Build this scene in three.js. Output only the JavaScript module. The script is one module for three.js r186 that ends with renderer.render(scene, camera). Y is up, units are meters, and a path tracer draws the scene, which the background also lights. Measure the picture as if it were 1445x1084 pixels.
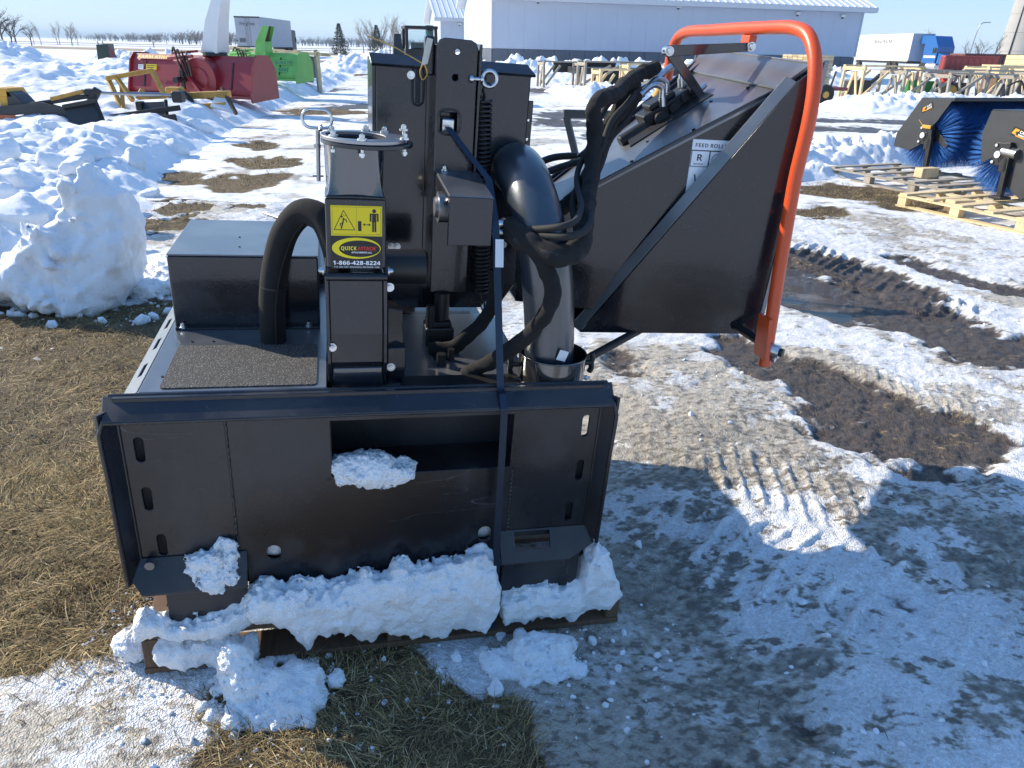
import * as THREE from 'three';
import { ImprovedNoise } from 'three/addons/math/ImprovedNoise.js';
import { RoundedBoxGeometry } from 'three/addons/geometries/RoundedBoxGeometry.js';
import { mergeGeometries, mergeVertices } from 'three/addons/utils/BufferGeometryUtils.js';

// ---------------------------------------------------------------- camera, sky, sun, exposure
const scene = new THREE.Scene();
const camera = new THREE.PerspectiveCamera(55.97, 1445 / 1084, 0.05, 6000);
camera.position.set(0, 1.45, 0);
camera.rotation.order = 'YXZ';
camera.rotation.set(-24.9 * Math.PI / 180, 0, 0.024);
const renderer = new THREE.WebGLRenderer({ antialias: true });
renderer.toneMapping = THREE.LinearToneMapping;
renderer.toneMappingExposure = 1.52;
renderer.shadowMap.enabled = true;
const sunDir = new THREE.Vector3(0.794, -0.51, 0.332).normalize();      // the way the light travels
const sun = new THREE.DirectionalLight(new THREE.Color(1.0, 0.905, 0.745), 4.8);
sun.position.copy(sunDir).multiplyScalar(-60); sun.target.position.set(0, 0, 0);
sun.castShadow = true; sun.shadow.radius = 1; sun.shadow.mapSize.set(4096, 4096);
Object.assign(sun.shadow.camera, { left: -40, right: 40, top: 40, bottom: -40, near: 1, far: 140 });
scene.add(sun, sun.target);
{ // clear winter sky, pale at the horizon and deep blue overhead
  const w = 512, h = 256, d = new Float32Array(w * h * 4);
  const s = sunDir.clone().negate();
  for (let j = 0; j < h; j++) for (let i = 0; i < w; i++) {
    const el = ((j + 0.5) / h - 0.5) * Math.PI, az = ((i + 0.5) / w - 0.5) * 2 * Math.PI;
    const dx = Math.cos(el) * Math.cos(az), dy = Math.sin(el), dz = Math.cos(el) * Math.sin(az);
    const t = 1 - Math.exp(-Math.max(dy - 0.07, 0) * 2.9), t2 = 1 - Math.exp(-Math.max(dy, 0) * 17);
    const c = dx * s.x + dy * s.y + dz * s.z;
    const glow = 0.22 * Math.exp((c - 1) * 5) + 0.5 * Math.exp((c - 1) * 40);
    let r = 0.58 + (0.285 - 0.58) * t2, g = 0.67 + (0.51 - 0.67) * t2, b = 0.73 + (0.72 - 0.73) * t2;
    r += (0.072 - r) * t; g += (0.20 - g) * t; b += (0.52 - b) * t;
    const o = (j * w + i) * 4;
    d[o] = r + glow; d[o + 1] = g + glow * 0.97; d[o + 2] = b + glow * 0.9; d[o + 3] = 1;
  }
  const sky = new THREE.DataTexture(d, w, h, THREE.RGBAFormat, THREE.FloatType);
  sky.mapping = THREE.EquirectangularReflectionMapping; sky.magFilter = sky.minFilter = THREE.LinearFilter; sky.needsUpdate = true;
  scene.background = sky; scene.environment = sky;
}
scene.fog = new THREE.FogExp2(0xc4dcf4, 0.0003);

// ---------------------------------------------------------------- helpers
const V = (x, y, z) => new THREE.Vector3(x, y, z);
let seedState = 12345;
const rnd = () => { seedState = (seedState * 1664525 + 1013904223) >>> 0; return seedState / 4294967296; };
const rr = (a, b) => a + (b - a) * rnd();
const IN = new ImprovedNoise();
const nz = (x, y, z) => IN.noise(x + 300.3, y + 300.7, z + 300.1);
const fbm = (x, y, z, o = 4) => { let s = 0, a = 0.5, f = 1; for (let i = 0; i < o; i++) { s += a * nz(x * f, y * f, z * f + i * 7.3); a *= 0.5; f *= 2.03; } return s; };
const sst = (a, b, x) => { const t = Math.min(1, Math.max(0, (x - a) / (b - a))); return t * t * (3 - 2 * t); };
const mix = (a, b, t) => a + (b - a) * t;
const hash = (x, y, s = 0) => { let h = (x * 374761393 + y * 668265263 + s * 1274126177) | 0; h = Math.imul(h ^ (h >>> 13), 1274126177); return ((h ^ (h >>> 16)) >>> 0) / 4294967296; };
const pn = (x, y, per, s) => { // periodic value noise
  const xi = Math.floor(x), yi = Math.floor(y), fx = x - xi, fy = y - yi, u = fx * fx * (3 - 2 * fx), v = fy * fy * (3 - 2 * fy);
  const m = q => ((q % per) + per) % per, x0 = m(xi), x1 = m(xi + 1), y0 = m(yi), y1 = m(yi + 1);
  return mix(mix(hash(x0, y0, s), hash(x1, y0, s), u), mix(hash(x0, y1, s), hash(x1, y1, s), u), v);
};
const pfbm = (u, v, per, o, s) => { let a = 0.5, t = 0, n = 0; for (let i = 0; i < o; i++) { t += a * pn(u * per, v * per, per, s + i); n += a; a *= 0.55; per *= 2; } return t / n; };
const toS = c => { c = Math.min(1, Math.max(0, c)); return c <= 0.0031308 ? c * 12.92 : 1.055 * Math.pow(c, 1 / 2.4) - 0.055; };
function tex(size, tile, srgb, fn) {
  const d = new Uint8Array(size * size * 4);
  for (let j = 0; j < size; j++) for (let i = 0; i < size; i++) {
    const c = fn((i + 0.5) / size, (j + 0.5) / size), o = (j * size + i) * 4;
    for (let k = 0; k < 3; k++) { const v = Array.isArray(c) ? c[k] : c; d[o + k] = Math.round(255 * (srgb ? toS(v) : Math.min(1, Math.max(0, v)))); }
    d[o + 3] = 255;
  }
  const t = new THREE.DataTexture(d, size, size);
  t.wrapS = t.wrapT = THREE.RepeatWrapping; t.magFilter = THREE.LinearFilter; t.minFilter = THREE.LinearMipmapLinearFilter; t.generateMipmaps = true;
  if (srgb) t.colorSpace = THREE.SRGBColorSpace;
  t.repeat.set(1 / tile, 1 / tile); t.needsUpdate = true;
  return t;
}
function boxUV(g) { // texture coordinates in metres from the dominant axis of each face
  if (g.index) g = g.toNonIndexed();
  const p = g.attributes.position, uv = new Float32Array(p.count * 2), a = V(), b = V(), c = V(), n = V();
  for (let i = 0; i < p.count; i += 3) {
    a.fromBufferAttribute(p, i); b.fromBufferAttribute(p, i + 1); c.fromBufferAttribute(p, i + 2);
    n.subVectors(b, a).cross(c.clone().sub(a));
    const x = Math.abs(n.x), y = Math.abs(n.y), z = Math.abs(n.z);
    [a, b, c].forEach((q, k) => {
      const o = (i + k) * 2;
      if (x >= y && x >= z) { uv[o] = q.z; uv[o + 1] = q.y; } else if (y >= z) { uv[o] = q.x; uv[o + 1] = q.z; } else { uv[o] = q.x; uv[o + 1] = q.y; }
    });
  }
  g.setAttribute('uv', new THREE.BufferAttribute(uv, 2));
  return g;
}
function join(list) {
  return mergeGeometries(list.map(g => {
    g = g.index ? g.toNonIndexed() : g; const o = new THREE.BufferGeometry();
    if (!g.attributes.normal) g.computeVertexNormals();
    o.setAttribute('position', g.attributes.position); o.setAttribute('normal', g.attributes.normal);
    o.setAttribute('uv', g.attributes.uv || new THREE.BufferAttribute(new Float32Array(g.attributes.position.count * 2), 2));
    return o;
  }));
}
const box = (x0, x1, y0, y1, z0, z1, r = 0.002) => {
  const w = Math.abs(x1 - x0), h = Math.abs(y1 - y0), d = Math.abs(z1 - z0);
  const g = r > 0 ? new RoundedBoxGeometry(w, h, d, 2, Math.min(r, w * 0.45, h * 0.45, d * 0.45)) : new THREE.BoxGeometry(w, h, d);
  return g.translate((x0 + x1) / 2, (y0 + y1) / 2, (z0 + z1) / 2);
};
const bar = (a, b, w, h, r = 0.001) => { // box section from a to b
  a = V(...a); b = V(...b); const l = a.distanceTo(b), g = r > 0 ? new RoundedBoxGeometry(w, h, l, 1, Math.min(r, w * .4, h * .4)) : new THREE.BoxGeometry(w, h, l);
  const m = new THREE.Matrix4().lookAt(b, a, Math.abs(b.clone().sub(a).normalize().y) > 0.99 ? V(0, 0, 1) : V(0, 1, 0));
  return g.applyMatrix4(m).translate((a.x + b.x) / 2, (a.y + b.y) / 2, (a.z + b.z) / 2);
};
const cyl = (a, b, r0, r1 = r0, n = 20, open = false) => {
  a = V(...a); b = V(...b); const g = new THREE.CylinderGeometry(r1, r0, a.distanceTo(b), n, 1, open);
  g.applyQuaternion(new THREE.Quaternion().setFromUnitVectors(V(0, 1, 0), b.clone().sub(a).normalize()));
  return g.translate((a.x + b.x) / 2, (a.y + b.y) / 2, (a.z + b.z) / 2);
};
const tube = (pts, r, seg = 60, n = 12, closed = false, caps = true) => {
  const c = new THREE.CatmullRomCurve3(pts.map(p => V(...p)), closed, 'centripetal'), g = new THREE.TubeGeometry(c, seg, r, n, closed);
  if (closed || !caps) return g;
  const e = [g];
  for (const [t, s] of [[0, -1], [1, 1]]) { const p = c.getPointAt(t), d = c.getTangentAt(t).multiplyScalar(s); const k = new THREE.SphereGeometry(r, n, 6, 0, Math.PI * 2, 0, Math.PI / 2).scale(1, 0.3, 1); k.applyQuaternion(new THREE.Quaternion().setFromUnitVectors(V(0, 1, 0), d)); k.translate(p.x, p.y, p.z); e.push(k); }
  return join(e);
};
function plate(pts, t, holes = [], bevel = 0.0012) { // flat sheet through 3D points, thickness t behind it; holes are 2D lists of 3D points
  pts = pts.map(p => V(...p));
  const u = pts[1].clone().sub(pts[0]).normalize(); let n = V();
  for (let i = 1; i < pts.length - 1; i++) n.add(pts[i].clone().sub(pts[0]).cross(pts[i + 1].clone().sub(pts[0])));
  n.normalize(); const v = n.clone().cross(u), o = pts[0];
  const f = q => { const d = q.clone().sub(o); return new THREE.Vector2(d.dot(u), d.dot(v)); };
  const s = new THREE.Shape(pts.map(f));
  for (const h of holes) s.holes.push(new THREE.Path(h.map(p => f(V(...p)))));
  const g = new THREE.ExtrudeGeometry(s, { depth: t, bevelEnabled: bevel > 0, bevelThickness: bevel, bevelSize: bevel, bevelOffset: -bevel, bevelSegments: 1, curveSegments: 8 });
  g.translate(0, 0, -t);
  return g.applyMatrix4(new THREE.Matrix4().makeBasis(u, v, n).setPosition(o));
}
const extr = (pts2, depth, bevel = 0.002) => new THREE.ExtrudeGeometry(new THREE.Shape(pts2.map(p => new THREE.Vector2(...p))), { depth, bevelEnabled: bevel > 0, bevelThickness: bevel, bevelSize: bevel, bevelOffset: -bevel, bevelSegments: 1 });
const slot = (x, y, w, h, z, lean = 0) => { const o = [], r = w / 2; for (let i = 0; i <= 16; i++) { const a = Math.PI * 2 * i / 16, up = Math.sin(a) >= 0 ? 1 : -1; const yy = up * (h / 2 - r) + r * Math.sin(a); o.push([x + r * Math.cos(a) + lean * yy, y + yy, z]); } return o.slice(0, 16); };
const names = {};
const numbered = n => { if (names[n] === undefined) { names[n] = 0; return n; } names[n]++; return n + '_' + String(names[n]).padStart(3, '0'); };
function mesh(name, geo, mat, parent, keepUV) {
  if (Array.isArray(geo)) geo = join(geo);
  if (!keepUV) geo = boxUV(geo);
  const m = new THREE.Mesh(geo, mat); m.name = parent ? name : numbered(name);
  (parent || scene).add(m); return m;
}
function thing(name, label, category, pos = [0, 0, 0], turn = 0, group) {
  const o = new THREE.Group(); o.name = numbered(name); o.position.set(...pos); o.rotation.y = turn;
  o.userData = { label, category }; if (group) o.userData.group = group; scene.add(o); return o;
}
const tag = (o, label, category, group) => { o.userData.label = label; o.userData.category = category; if (group) o.userData.group = group; return o; };
const struct = (o, label) => { o.userData.kind = 'structure'; if (label) o.userData.label = label; return o; };
// level set of a distance function by surface nets
function iso(f, mn, mx, cell) {
  const n = [0, 1, 2].map(i => Math.ceil((mx[i] - mn[i]) / cell) + 1), [nx, ny, nzz] = n, val = new Float32Array(nx * ny * nzz);
  const id = (i, j, k) => i + nx * (j + ny * k);
  for (let k = 0; k < nzz; k++) for (let j = 0; j < ny; j++) for (let i = 0; i < nx; i++) val[id(i, j, k)] = f(mn[0] + i * cell, mn[1] + j * cell, mn[2] + k * cell);
  const vid = new Int32Array(nx * ny * nzz).fill(-1), pos = [], idx = [];
  const E = [[0, 1], [2, 3], [4, 5], [6, 7], [0, 2], [1, 3], [4, 6], [5, 7], [0, 4], [1, 5], [2, 6], [3, 7]];
  for (let k = 0; k < nzz - 1; k++) for (let j = 0; j < ny - 1; j++) for (let i = 0; i < nx - 1; i++) {
    const c = []; let neg = 0; for (let q = 0; q < 8; q++) { c[q] = val[id(i + (q & 1), j + ((q >> 1) & 1), k + (q >> 2))]; if (c[q] < 0) neg++; }
    if (!neg || neg === 8) continue;
    let x = 0, y = 0, z = 0, m = 0;
    for (const [a, b] of E) if ((c[a] < 0) !== (c[b] < 0)) { const t = c[a] / (c[a] - c[b]); x += (a & 1) + t * ((b & 1) - (a & 1)); y += ((a >> 1) & 1) + t * (((b >> 1) & 1) - ((a >> 1) & 1)); z += (a >> 2) + t * ((b >> 2) - (a >> 2)); m++; }
    vid[id(i, j, k)] = pos.length / 3; pos.push(mn[0] + (i + x / m) * cell, mn[1] + (j + y / m) * cell, mn[2] + (k + z / m) * cell);
  }
  const quad = (a, b, c, d, flip) => { if (a < 0 || b < 0 || c < 0 || d < 0) return; flip ? idx.push(a, c, b, a, d, c) : idx.push(a, b, c, a, c, d); };
  for (let k = 1; k < nzz - 1; k++) for (let j = 1; j < ny - 1; j++) for (let i = 1; i < nx - 1; i++) {
    const s = val[id(i, j, k)] < 0;
    if (s !== (val[id(i + 1, j, k)] < 0)) quad(vid[id(i, j - 1, k - 1)], vid[id(i, j, k - 1)], vid[id(i, j, k)], vid[id(i, j - 1, k)], !s);
    if (s !== (val[id(i, j + 1, k)] < 0)) quad(vid[id(i - 1, j, k - 1)], vid[id(i - 1, j, k)], vid[id(i, j, k)], vid[id(i, j, k - 1)], !s);
    if (s !== (val[id(i, j, k + 1)] < 0)) quad(vid[id(i - 1, j - 1, k)], vid[id(i, j - 1, k)], vid[id(i, j, k)], vid[id(i - 1, j, k)], !s);
  }
  const g = new THREE.BufferGeometry(); g.setAttribute('position', new THREE.Float32BufferAttribute(pos, 3)); g.setIndex(idx); g.computeVertexNormals();
  return g;
}
const ell = (x, y, z, [cx, cy, cz, a, b, c]) => { const X = (x - cx) / a, Y = (y - cy) / b, Z = (z - cz) / c, k = Math.hypot(X, Y, Z), q = Math.hypot(X / a, Y / b, Z / c); return q < 1e-6 ? -Math.min(a, b, c) : k * (k - 1) / q; };
const smin = (a, b, k) => { const h = Math.max(k - Math.abs(a - b), 0) / k; return Math.min(a, b) - h * h * k * 0.25; };
function lumps(els, k, amp, freq, cell, seed = 0, floor = null, fine = 0.25) { // crumbly snow body from ellipsoids
  const mn = [1e9, 1e9, 1e9], mx = [-1e9, -1e9, -1e9];
  for (const e of els) for (let i = 0; i < 3; i++) { mn[i] = Math.min(mn[i], e[i] - e[i + 3] - amp * 1.2 - cell * 2); mx[i] = Math.max(mx[i], e[i] + e[i + 3] + amp * 1.2 + cell * 2); }
  return iso((x, y, z) => {
    let d = 1e9; for (const e of els) { const dx = x - e[0], dy = y - e[1], dz = z - e[2], R = Math.max(e[3], e[4], e[5]), q = Math.sqrt(dx * dx + dy * dy + dz * dz) - R; if (q > d + k) continue; const v = q > 0.12 ? q : ell(x, y, z, e); d = d > 1e8 ? v : smin(d, v, k); }
    if (Math.abs(d) < amp * 3) d -= amp * (1.3 * fbm(x * freq + seed, y * freq, z * freq, 3) + 0.5 * fbm(x * freq * 3.3, y * freq * 2.4 + seed, z * freq * 3.3, 2) + fine * (1 - 2 * Math.abs(nz(x * freq * 4.1, y * freq * 4.1 + seed, z * freq * 4.1)) + 0.8 * nz(x * freq * 9.7, y * freq * 9.7, z * freq * 9.7 + seed)));
    if (floor !== null) d = Math.max(d, floor - y);
    return d;
  }, mn, mx, cell);
}

function shard(r, seed, cell, flat = 0.8) { // angular broken chunk
  const keep = seedState; seedState = (seed * 7919 + 17) >>> 0; const pl = [];
  for (let i = 0; i < 11; i++) { const a = rr(0, 6.283), u = rr(-1, 1), q = Math.sqrt(1 - u * u); pl.push([q * Math.cos(a), u, q * Math.sin(a), r * rr(0.55, 0.95)]); }
  seedState = keep;
  return iso((x, y, z) => { let d = -1e9; y /= flat; for (const p of pl) { const e = p[0] * x + p[1] * y + p[2] * z - p[3], h = Math.max(r * 0.12 - Math.abs(d - e), 0) / (r * 0.12); d = Math.max(d, e) + h * h * r * 0.03; } d = Math.max(d, Math.hypot(x, y * flat, z) - r * 1.08); if (Math.abs(d) > r * 0.3) return d; return d - r * 0.16 * fbm(x * 2.4 / r + seed, y * 2.4 / r, z * 2.4 / r, 3) - r * 0.07 * Math.abs(nz(x * 9 / r, y * 9 / r + seed, z * 9 / r)); }, [-r * 1.3, -r * 1.3, -r * 1.3], [r * 1.3, r * 1.3, r * 1.3], cell);
}
const lerpP = (P, x) => { if (x <= P[0][0]) return P[0][1]; for (let i = 1; i < P.length; i++) if (x <= P[i][0]) return mix(P[i - 1][1], P[i][1], (x - P[i - 1][0]) / (P[i][0] - P[i - 1][0])); return P[P.length - 1][1]; };
function crust(top, bot, z0, zf, cell, seed) { // broken-off snow layer between two outlines, front face at zf
  const x0 = top[0][0], x1 = top[top.length - 1][0], sm = (a, b, k) => { const h = Math.max(k - Math.abs(a - b), 0) / k; return Math.max(a, b) + h * h * k * 0.25; };
  const ys = [...top, ...bot].map(p => p[1]), lo = Math.min(...ys) - 0.03, hi = Math.max(...ys) + 0.03;
  return iso((x, y, z) => {
    const rough = Math.max(y - lerpP(top, x) - YB, lerpP(bot, x) + YB - y, z - zf, z0 - z, x0 - x, x - x1); if (Math.abs(rough) > 0.055) return rough * 0.75;
    const n = fbm(x * 17 + seed, y * 11, z * 17, 3), m = fbm(x * 48, y * 40 + seed, z * 48, 3), yt = lerpP(top, x) + YB + 0.026 * n + 0.024 * m, yb = lerpP(bot, x) + YB - 0.024 * n + 0.032 * fbm(x * 38 + 3, seed, z * 30, 3);
    const t = (y - yb) / Math.max(0.01, yt - yb), f = zf + 0.022 * n + 0.018 * (1 - t) * sst(0.55, 0.0, t) * 0 - 0.03 * sst(0.7, 1.05, t) - 0.016 * sst(0.35, -0.05, t);
    let d = sm(sm(y - yt, yb - y, 0.012), sm(z - f, z0 - z, 0.01), 0.022); d = sm(d, sm(x0 - x, x - x1, 0.01) + 0.012 * n, 0.02);
    return d * 0.75 - 0.008 * m - 0.0028 * (0.5 - Math.abs(nz(x * 95, y * 95, z * 95 + seed))) - 0.0015 * nz(x * 190, y * 190, z * 190);
  }, [x0 - 0.03, lo + YB - 0.02, z0 - 0.03], [x1 + 0.03, hi + YB, zf + 0.07], cell);
}
// ---------------------------------------------------------------- materials
const C3 = (r, g, b) => new THREE.Color().setRGB(r, g, b);
const phys = o => new THREE.MeshPhysicalMaterial(o), stdm = o => new THREE.MeshStandardMaterial(o);
const peel = tex(256, 0.12, false, (u, v) => pfbm(u, v, 24, 3, 3));
const paintMap = tex(512, 0.9, true, (u, v) => { const d = sst(0.5, 0.8, pfbm(u, v, 5, 5, 11)), s = hash(Math.floor(u * 512), Math.floor(v * 512), 5) > 0.997 ? 1 : 0; const k = 0.7 + 0.6 * pfbm(u, v, 3, 3, 40); return [0.0100 * k + 0.013 * d + 0.10 * s, 0.0110 * k + 0.0125 * d + 0.09 * s, 0.0160 * k + 0.0125 * d + 0.08 * s]; });
const paintRough = tex(512, 0.9, false, (u, v) => { const d = sst(0.45, 0.8, pfbm(u, v, 5, 5, 11)); return [1, 0.12 + 0.20 * d + 0.05 * pfbm(u, v, 30, 3, 9), 0]; });
const plateMap = tex(1024, 1.3, true, (u, v) => { // road film, scuffs and fine scratches on the mounting plate
  const d = sst(0.46, 0.72, pfbm(u, v, 6, 5, 71)), s = Math.max(0, 1 - 60 * Math.abs(pn(u * 9, v * 70, 9, 5) - 0.5)) * sst(0.62, 0.75, pn(u * 11, v * 13, 143, 8)), k = 0.8 + 0.4 * pfbm(u, v, 12, 3, 2);
  const sp = hash(Math.floor(u * 1024), Math.floor(v * 1024), 9) > 0.9985 ? 0.12 : 0;
  return [0.0095 * k + 0.022 * d + 0.05 * s + sp, 0.0095 * k + 0.0195 * d + 0.05 * s + sp, 0.0125 * k + 0.0185 * d + 0.05 * s + sp]; });
const plateRough = tex(512, 1.3, false, (u, v) => [1, 0.25 + 0.30 * sst(0.42, 0.72, pfbm(u, v, 6, 5, 71)), 0]);
const dustSkyTintMap = tex(512, 0.6, true, (u, v) => { const d = sst(0.25, 0.75, pfbm(u, v, 6, 5, 21)), g = hash(Math.floor(u * 512), Math.floor(v * 512), 2); return [0.058 + 0.035 * d + 0.03 * g * d, 0.063 + 0.034 * d + 0.028 * g * d, 0.076 + 0.031 * d + 0.025 * g * d]; });
const padMap = tex(512, 0.16, true, (u, v) => { const g = hash(Math.floor(u * 96), Math.floor(v * 96), 3), k = 0.012 + 0.07 * pfbm(u, v, 80, 2, 5); return g > 0.90 ? [0.24, 0.23, 0.215] : [k * 1.1, k * 1.05, k]; });
const grit = tex(512, 0.16, false, (u, v) => hash(Math.floor(u * 96), Math.floor(v * 96), 7) * 0.6 + 0.4 * pfbm(u, v, 64, 2, 8));
const clothBump = tex(256, 0.08, false, (u, v) => 0.5 + 0.25 * Math.sin(u * Math.PI * 2 * 32) + 0.25 * Math.sin(v * Math.PI * 2 * 32) * 0.8);
const clothMap = tex(256, 0.5, true, (u, v) => { const k = 0.5 + pfbm(u, v, 8, 4, 13); return [0.011 * k, 0.0105 * k, 0.0105 * k]; });
const zincMap = tex(256, 0.05, true, (u, v) => { const k = 0.45 + 0.35 * pfbm(u, v, 8, 4, 3); return [k * 0.95, k * 0.98, k]; });
const woodTex = (r, g, b, s) => tex(512, 0.5, true, (u, v) => { const gr = pn(u * 90, v * 5, 450, s) * 0.5 + pn(u * 200, v * 9, 1800, s + 1) * 0.3, k = 0.62 + 0.55 * gr + 0.25 * (pfbm(u, v, 4, 4, s + 2) - 0.5); return [r * k, g * k, b * k]; });
const snowBump = tex(512, 0.22, false, (u, v) => 0.5 * pfbm(u, v, 24, 5, 31) + 0.5 * pfbm(u, v, 90, 2, 33));
const snowMap = tex(512, 0.9, true, (u, v) => { const k = 0.80 + 0.10 * pfbm(u, v, 16, 4, 51); const d = sst(0.66, 0.85, pfbm(u, v, 10, 5, 61)) * 0.10; return [k - d, k + 0.008 - d * 1.05, k + 0.02 - d * 1.2]; });
const rustMap = tex(256, 0.3, true, (u, v) => { const k = pfbm(u, v, 8, 5, 4); return [0.06 + 0.05 * k, 0.035 + 0.03 * k, 0.022 + 0.02 * k]; });
const vary = (r, g, b, tile, amt, s) => tex(256, tile, true, (u, v) => { const k = 1 - amt + 2 * amt * pfbm(u, v, 6, 5, s); return [r * k, g * k, b * k]; });
const M = {
  paint: phys({ ior: 1.45, map: paintMap, roughnessMap: paintRough, roughness: 1, clearcoat: 0.35, clearcoatRoughness: 0.06, bumpMap: peel, bumpScale: 0.00016 }),
  plate: phys({ ior: 1.5, map: plateMap, roughnessMap: plateRough, roughness: 1, clearcoat: 0.25, clearcoatRoughness: 0.22, bumpMap: peel, bumpScale: 0.0002 }),
  dustSkyTint: phys({ ior: 2.1, clearcoat: 0.7, clearcoatRoughness: 0.25, map: dustSkyTintMap, roughness: 0.32, bumpMap: peel, bumpScale: 0.0002 }),  // real dust, plus sky light on upper faces put into the colour
  gloss: phys({ ior: 1.8, color: C3(0.018, 0.022, 0.03), roughness: 0.12, clearcoat: 1, clearcoatRoughness: 0.04, bumpMap: peel, bumpScale: 0.0001 }),
  inner: stdm({ map: paintMap, roughness: 0.6, bumpMap: grit, bumpScale: 0.0008 }),
  pad: stdm({ map: padMap, roughness: 0.85, bumpMap: grit, bumpScale: 0.0012 }),
  black: stdm({ color: C3(0.012, 0.012, 0.013), roughness: 0.45, bumpMap: peel, bumpScale: 0.0003 }),
  cloth: phys({ map: clothMap, roughness: 0.95, sheen: 0.35, sheenRoughness: 0.6, sheenColor: C3(0.12, 0.11, 0.1), bumpMap: clothBump, bumpScale: 0.0006 }),
  spout: phys({ map: vary(0.022, 0.030, 0.042, 0.6, 0.3, 19), ior: 1.7, roughness: 0.3, clearcoat: 0.5, clearcoatRoughness: 0.16, bumpMap: peel, bumpScale: 0.0001 }),
  zinc: stdm({ map: zincMap, metalness: 1, roughness: 0.28 }),
  steel: stdm({ color: C3(0.33, 0.33, 0.34), metalness: 1, roughness: 0.38 }),
  linkpaint: phys({ ior: 1.45, color: C3(0.03, 0.028, 0.03), roughness: 0.18, clearcoat: 0.8, clearcoatRoughness: 0.06 }),
  orange: phys({ map: vary(0.64, 0.072, 0.010, 0.35, 0.12, 5), roughness: 0.42, clearcoat: 0.2, clearcoatRoughness: 0.22, bumpMap: peel, bumpScale: 0.0002 }),
  strap: stdm({ color: C3(0.02, 0.032, 0.055), roughness: 0.35, metalness: 0.4, bumpMap: peel, bumpScale: 0.0003 }),
  snow: stdm({ map: snowMap, roughness: 0.75, bumpMap: snowBump, bumpScale: 0.0055 }),
  wood: stdm({ map: woodTex(0.62, 0.45, 0.25, 3), roughness: 0.8 }),
  woodLight: stdm({ map: woodTex(0.80, 0.62, 0.36, 13), roughness: 0.8 }),
  woodGrey: stdm({ map: woodTex(0.40, 0.36, 0.30, 23), roughness: 0.85 }),
  woodDark: stdm({ map: woodTex(0.17, 0.10, 0.06, 33), roughness: 0.85 }),
  darkGrey: stdm({ map: vary(0.030, 0.032, 0.036, 0.8, 0.25, 7), roughness: 0.45 }),
  yellow: stdm({ map: vary(0.55, 0.29, 0.035, 0.8, 0.2, 9), roughness: 0.5 }),
  oldYellow: stdm({ map: vary(0.48, 0.26, 0.05, 0.5, 0.35, 10), roughness: 0.6 }),
  red: phys({ map: vary(0.26, 0.013, 0.02, 1.2, 0.2, 15), roughness: 0.35, clearcoat: 0.3, clearcoatRoughness: 0.3 }),
  green: stdm({ map: vary(0.17, 0.46, 0.10, 1.2, 0.15, 16), roughness: 0.45 }),
  rubber: stdm({ color: C3(0.018, 0.018, 0.018), roughness: 0.8 }),
  white: stdm({ map: vary(0.72, 0.72, 0.70, 2, 0.06, 17), roughness: 0.5 }),
  paper: stdm({ color: C3(0.72, 0.66, 0.55), roughness: 0.8 }),
  straw: stdm({ color: C3(0.55, 0.33, 0.08), roughness: 0.8 }),
  rust: stdm({ map: rustMap, roughness: 0.8 }),
};

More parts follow.
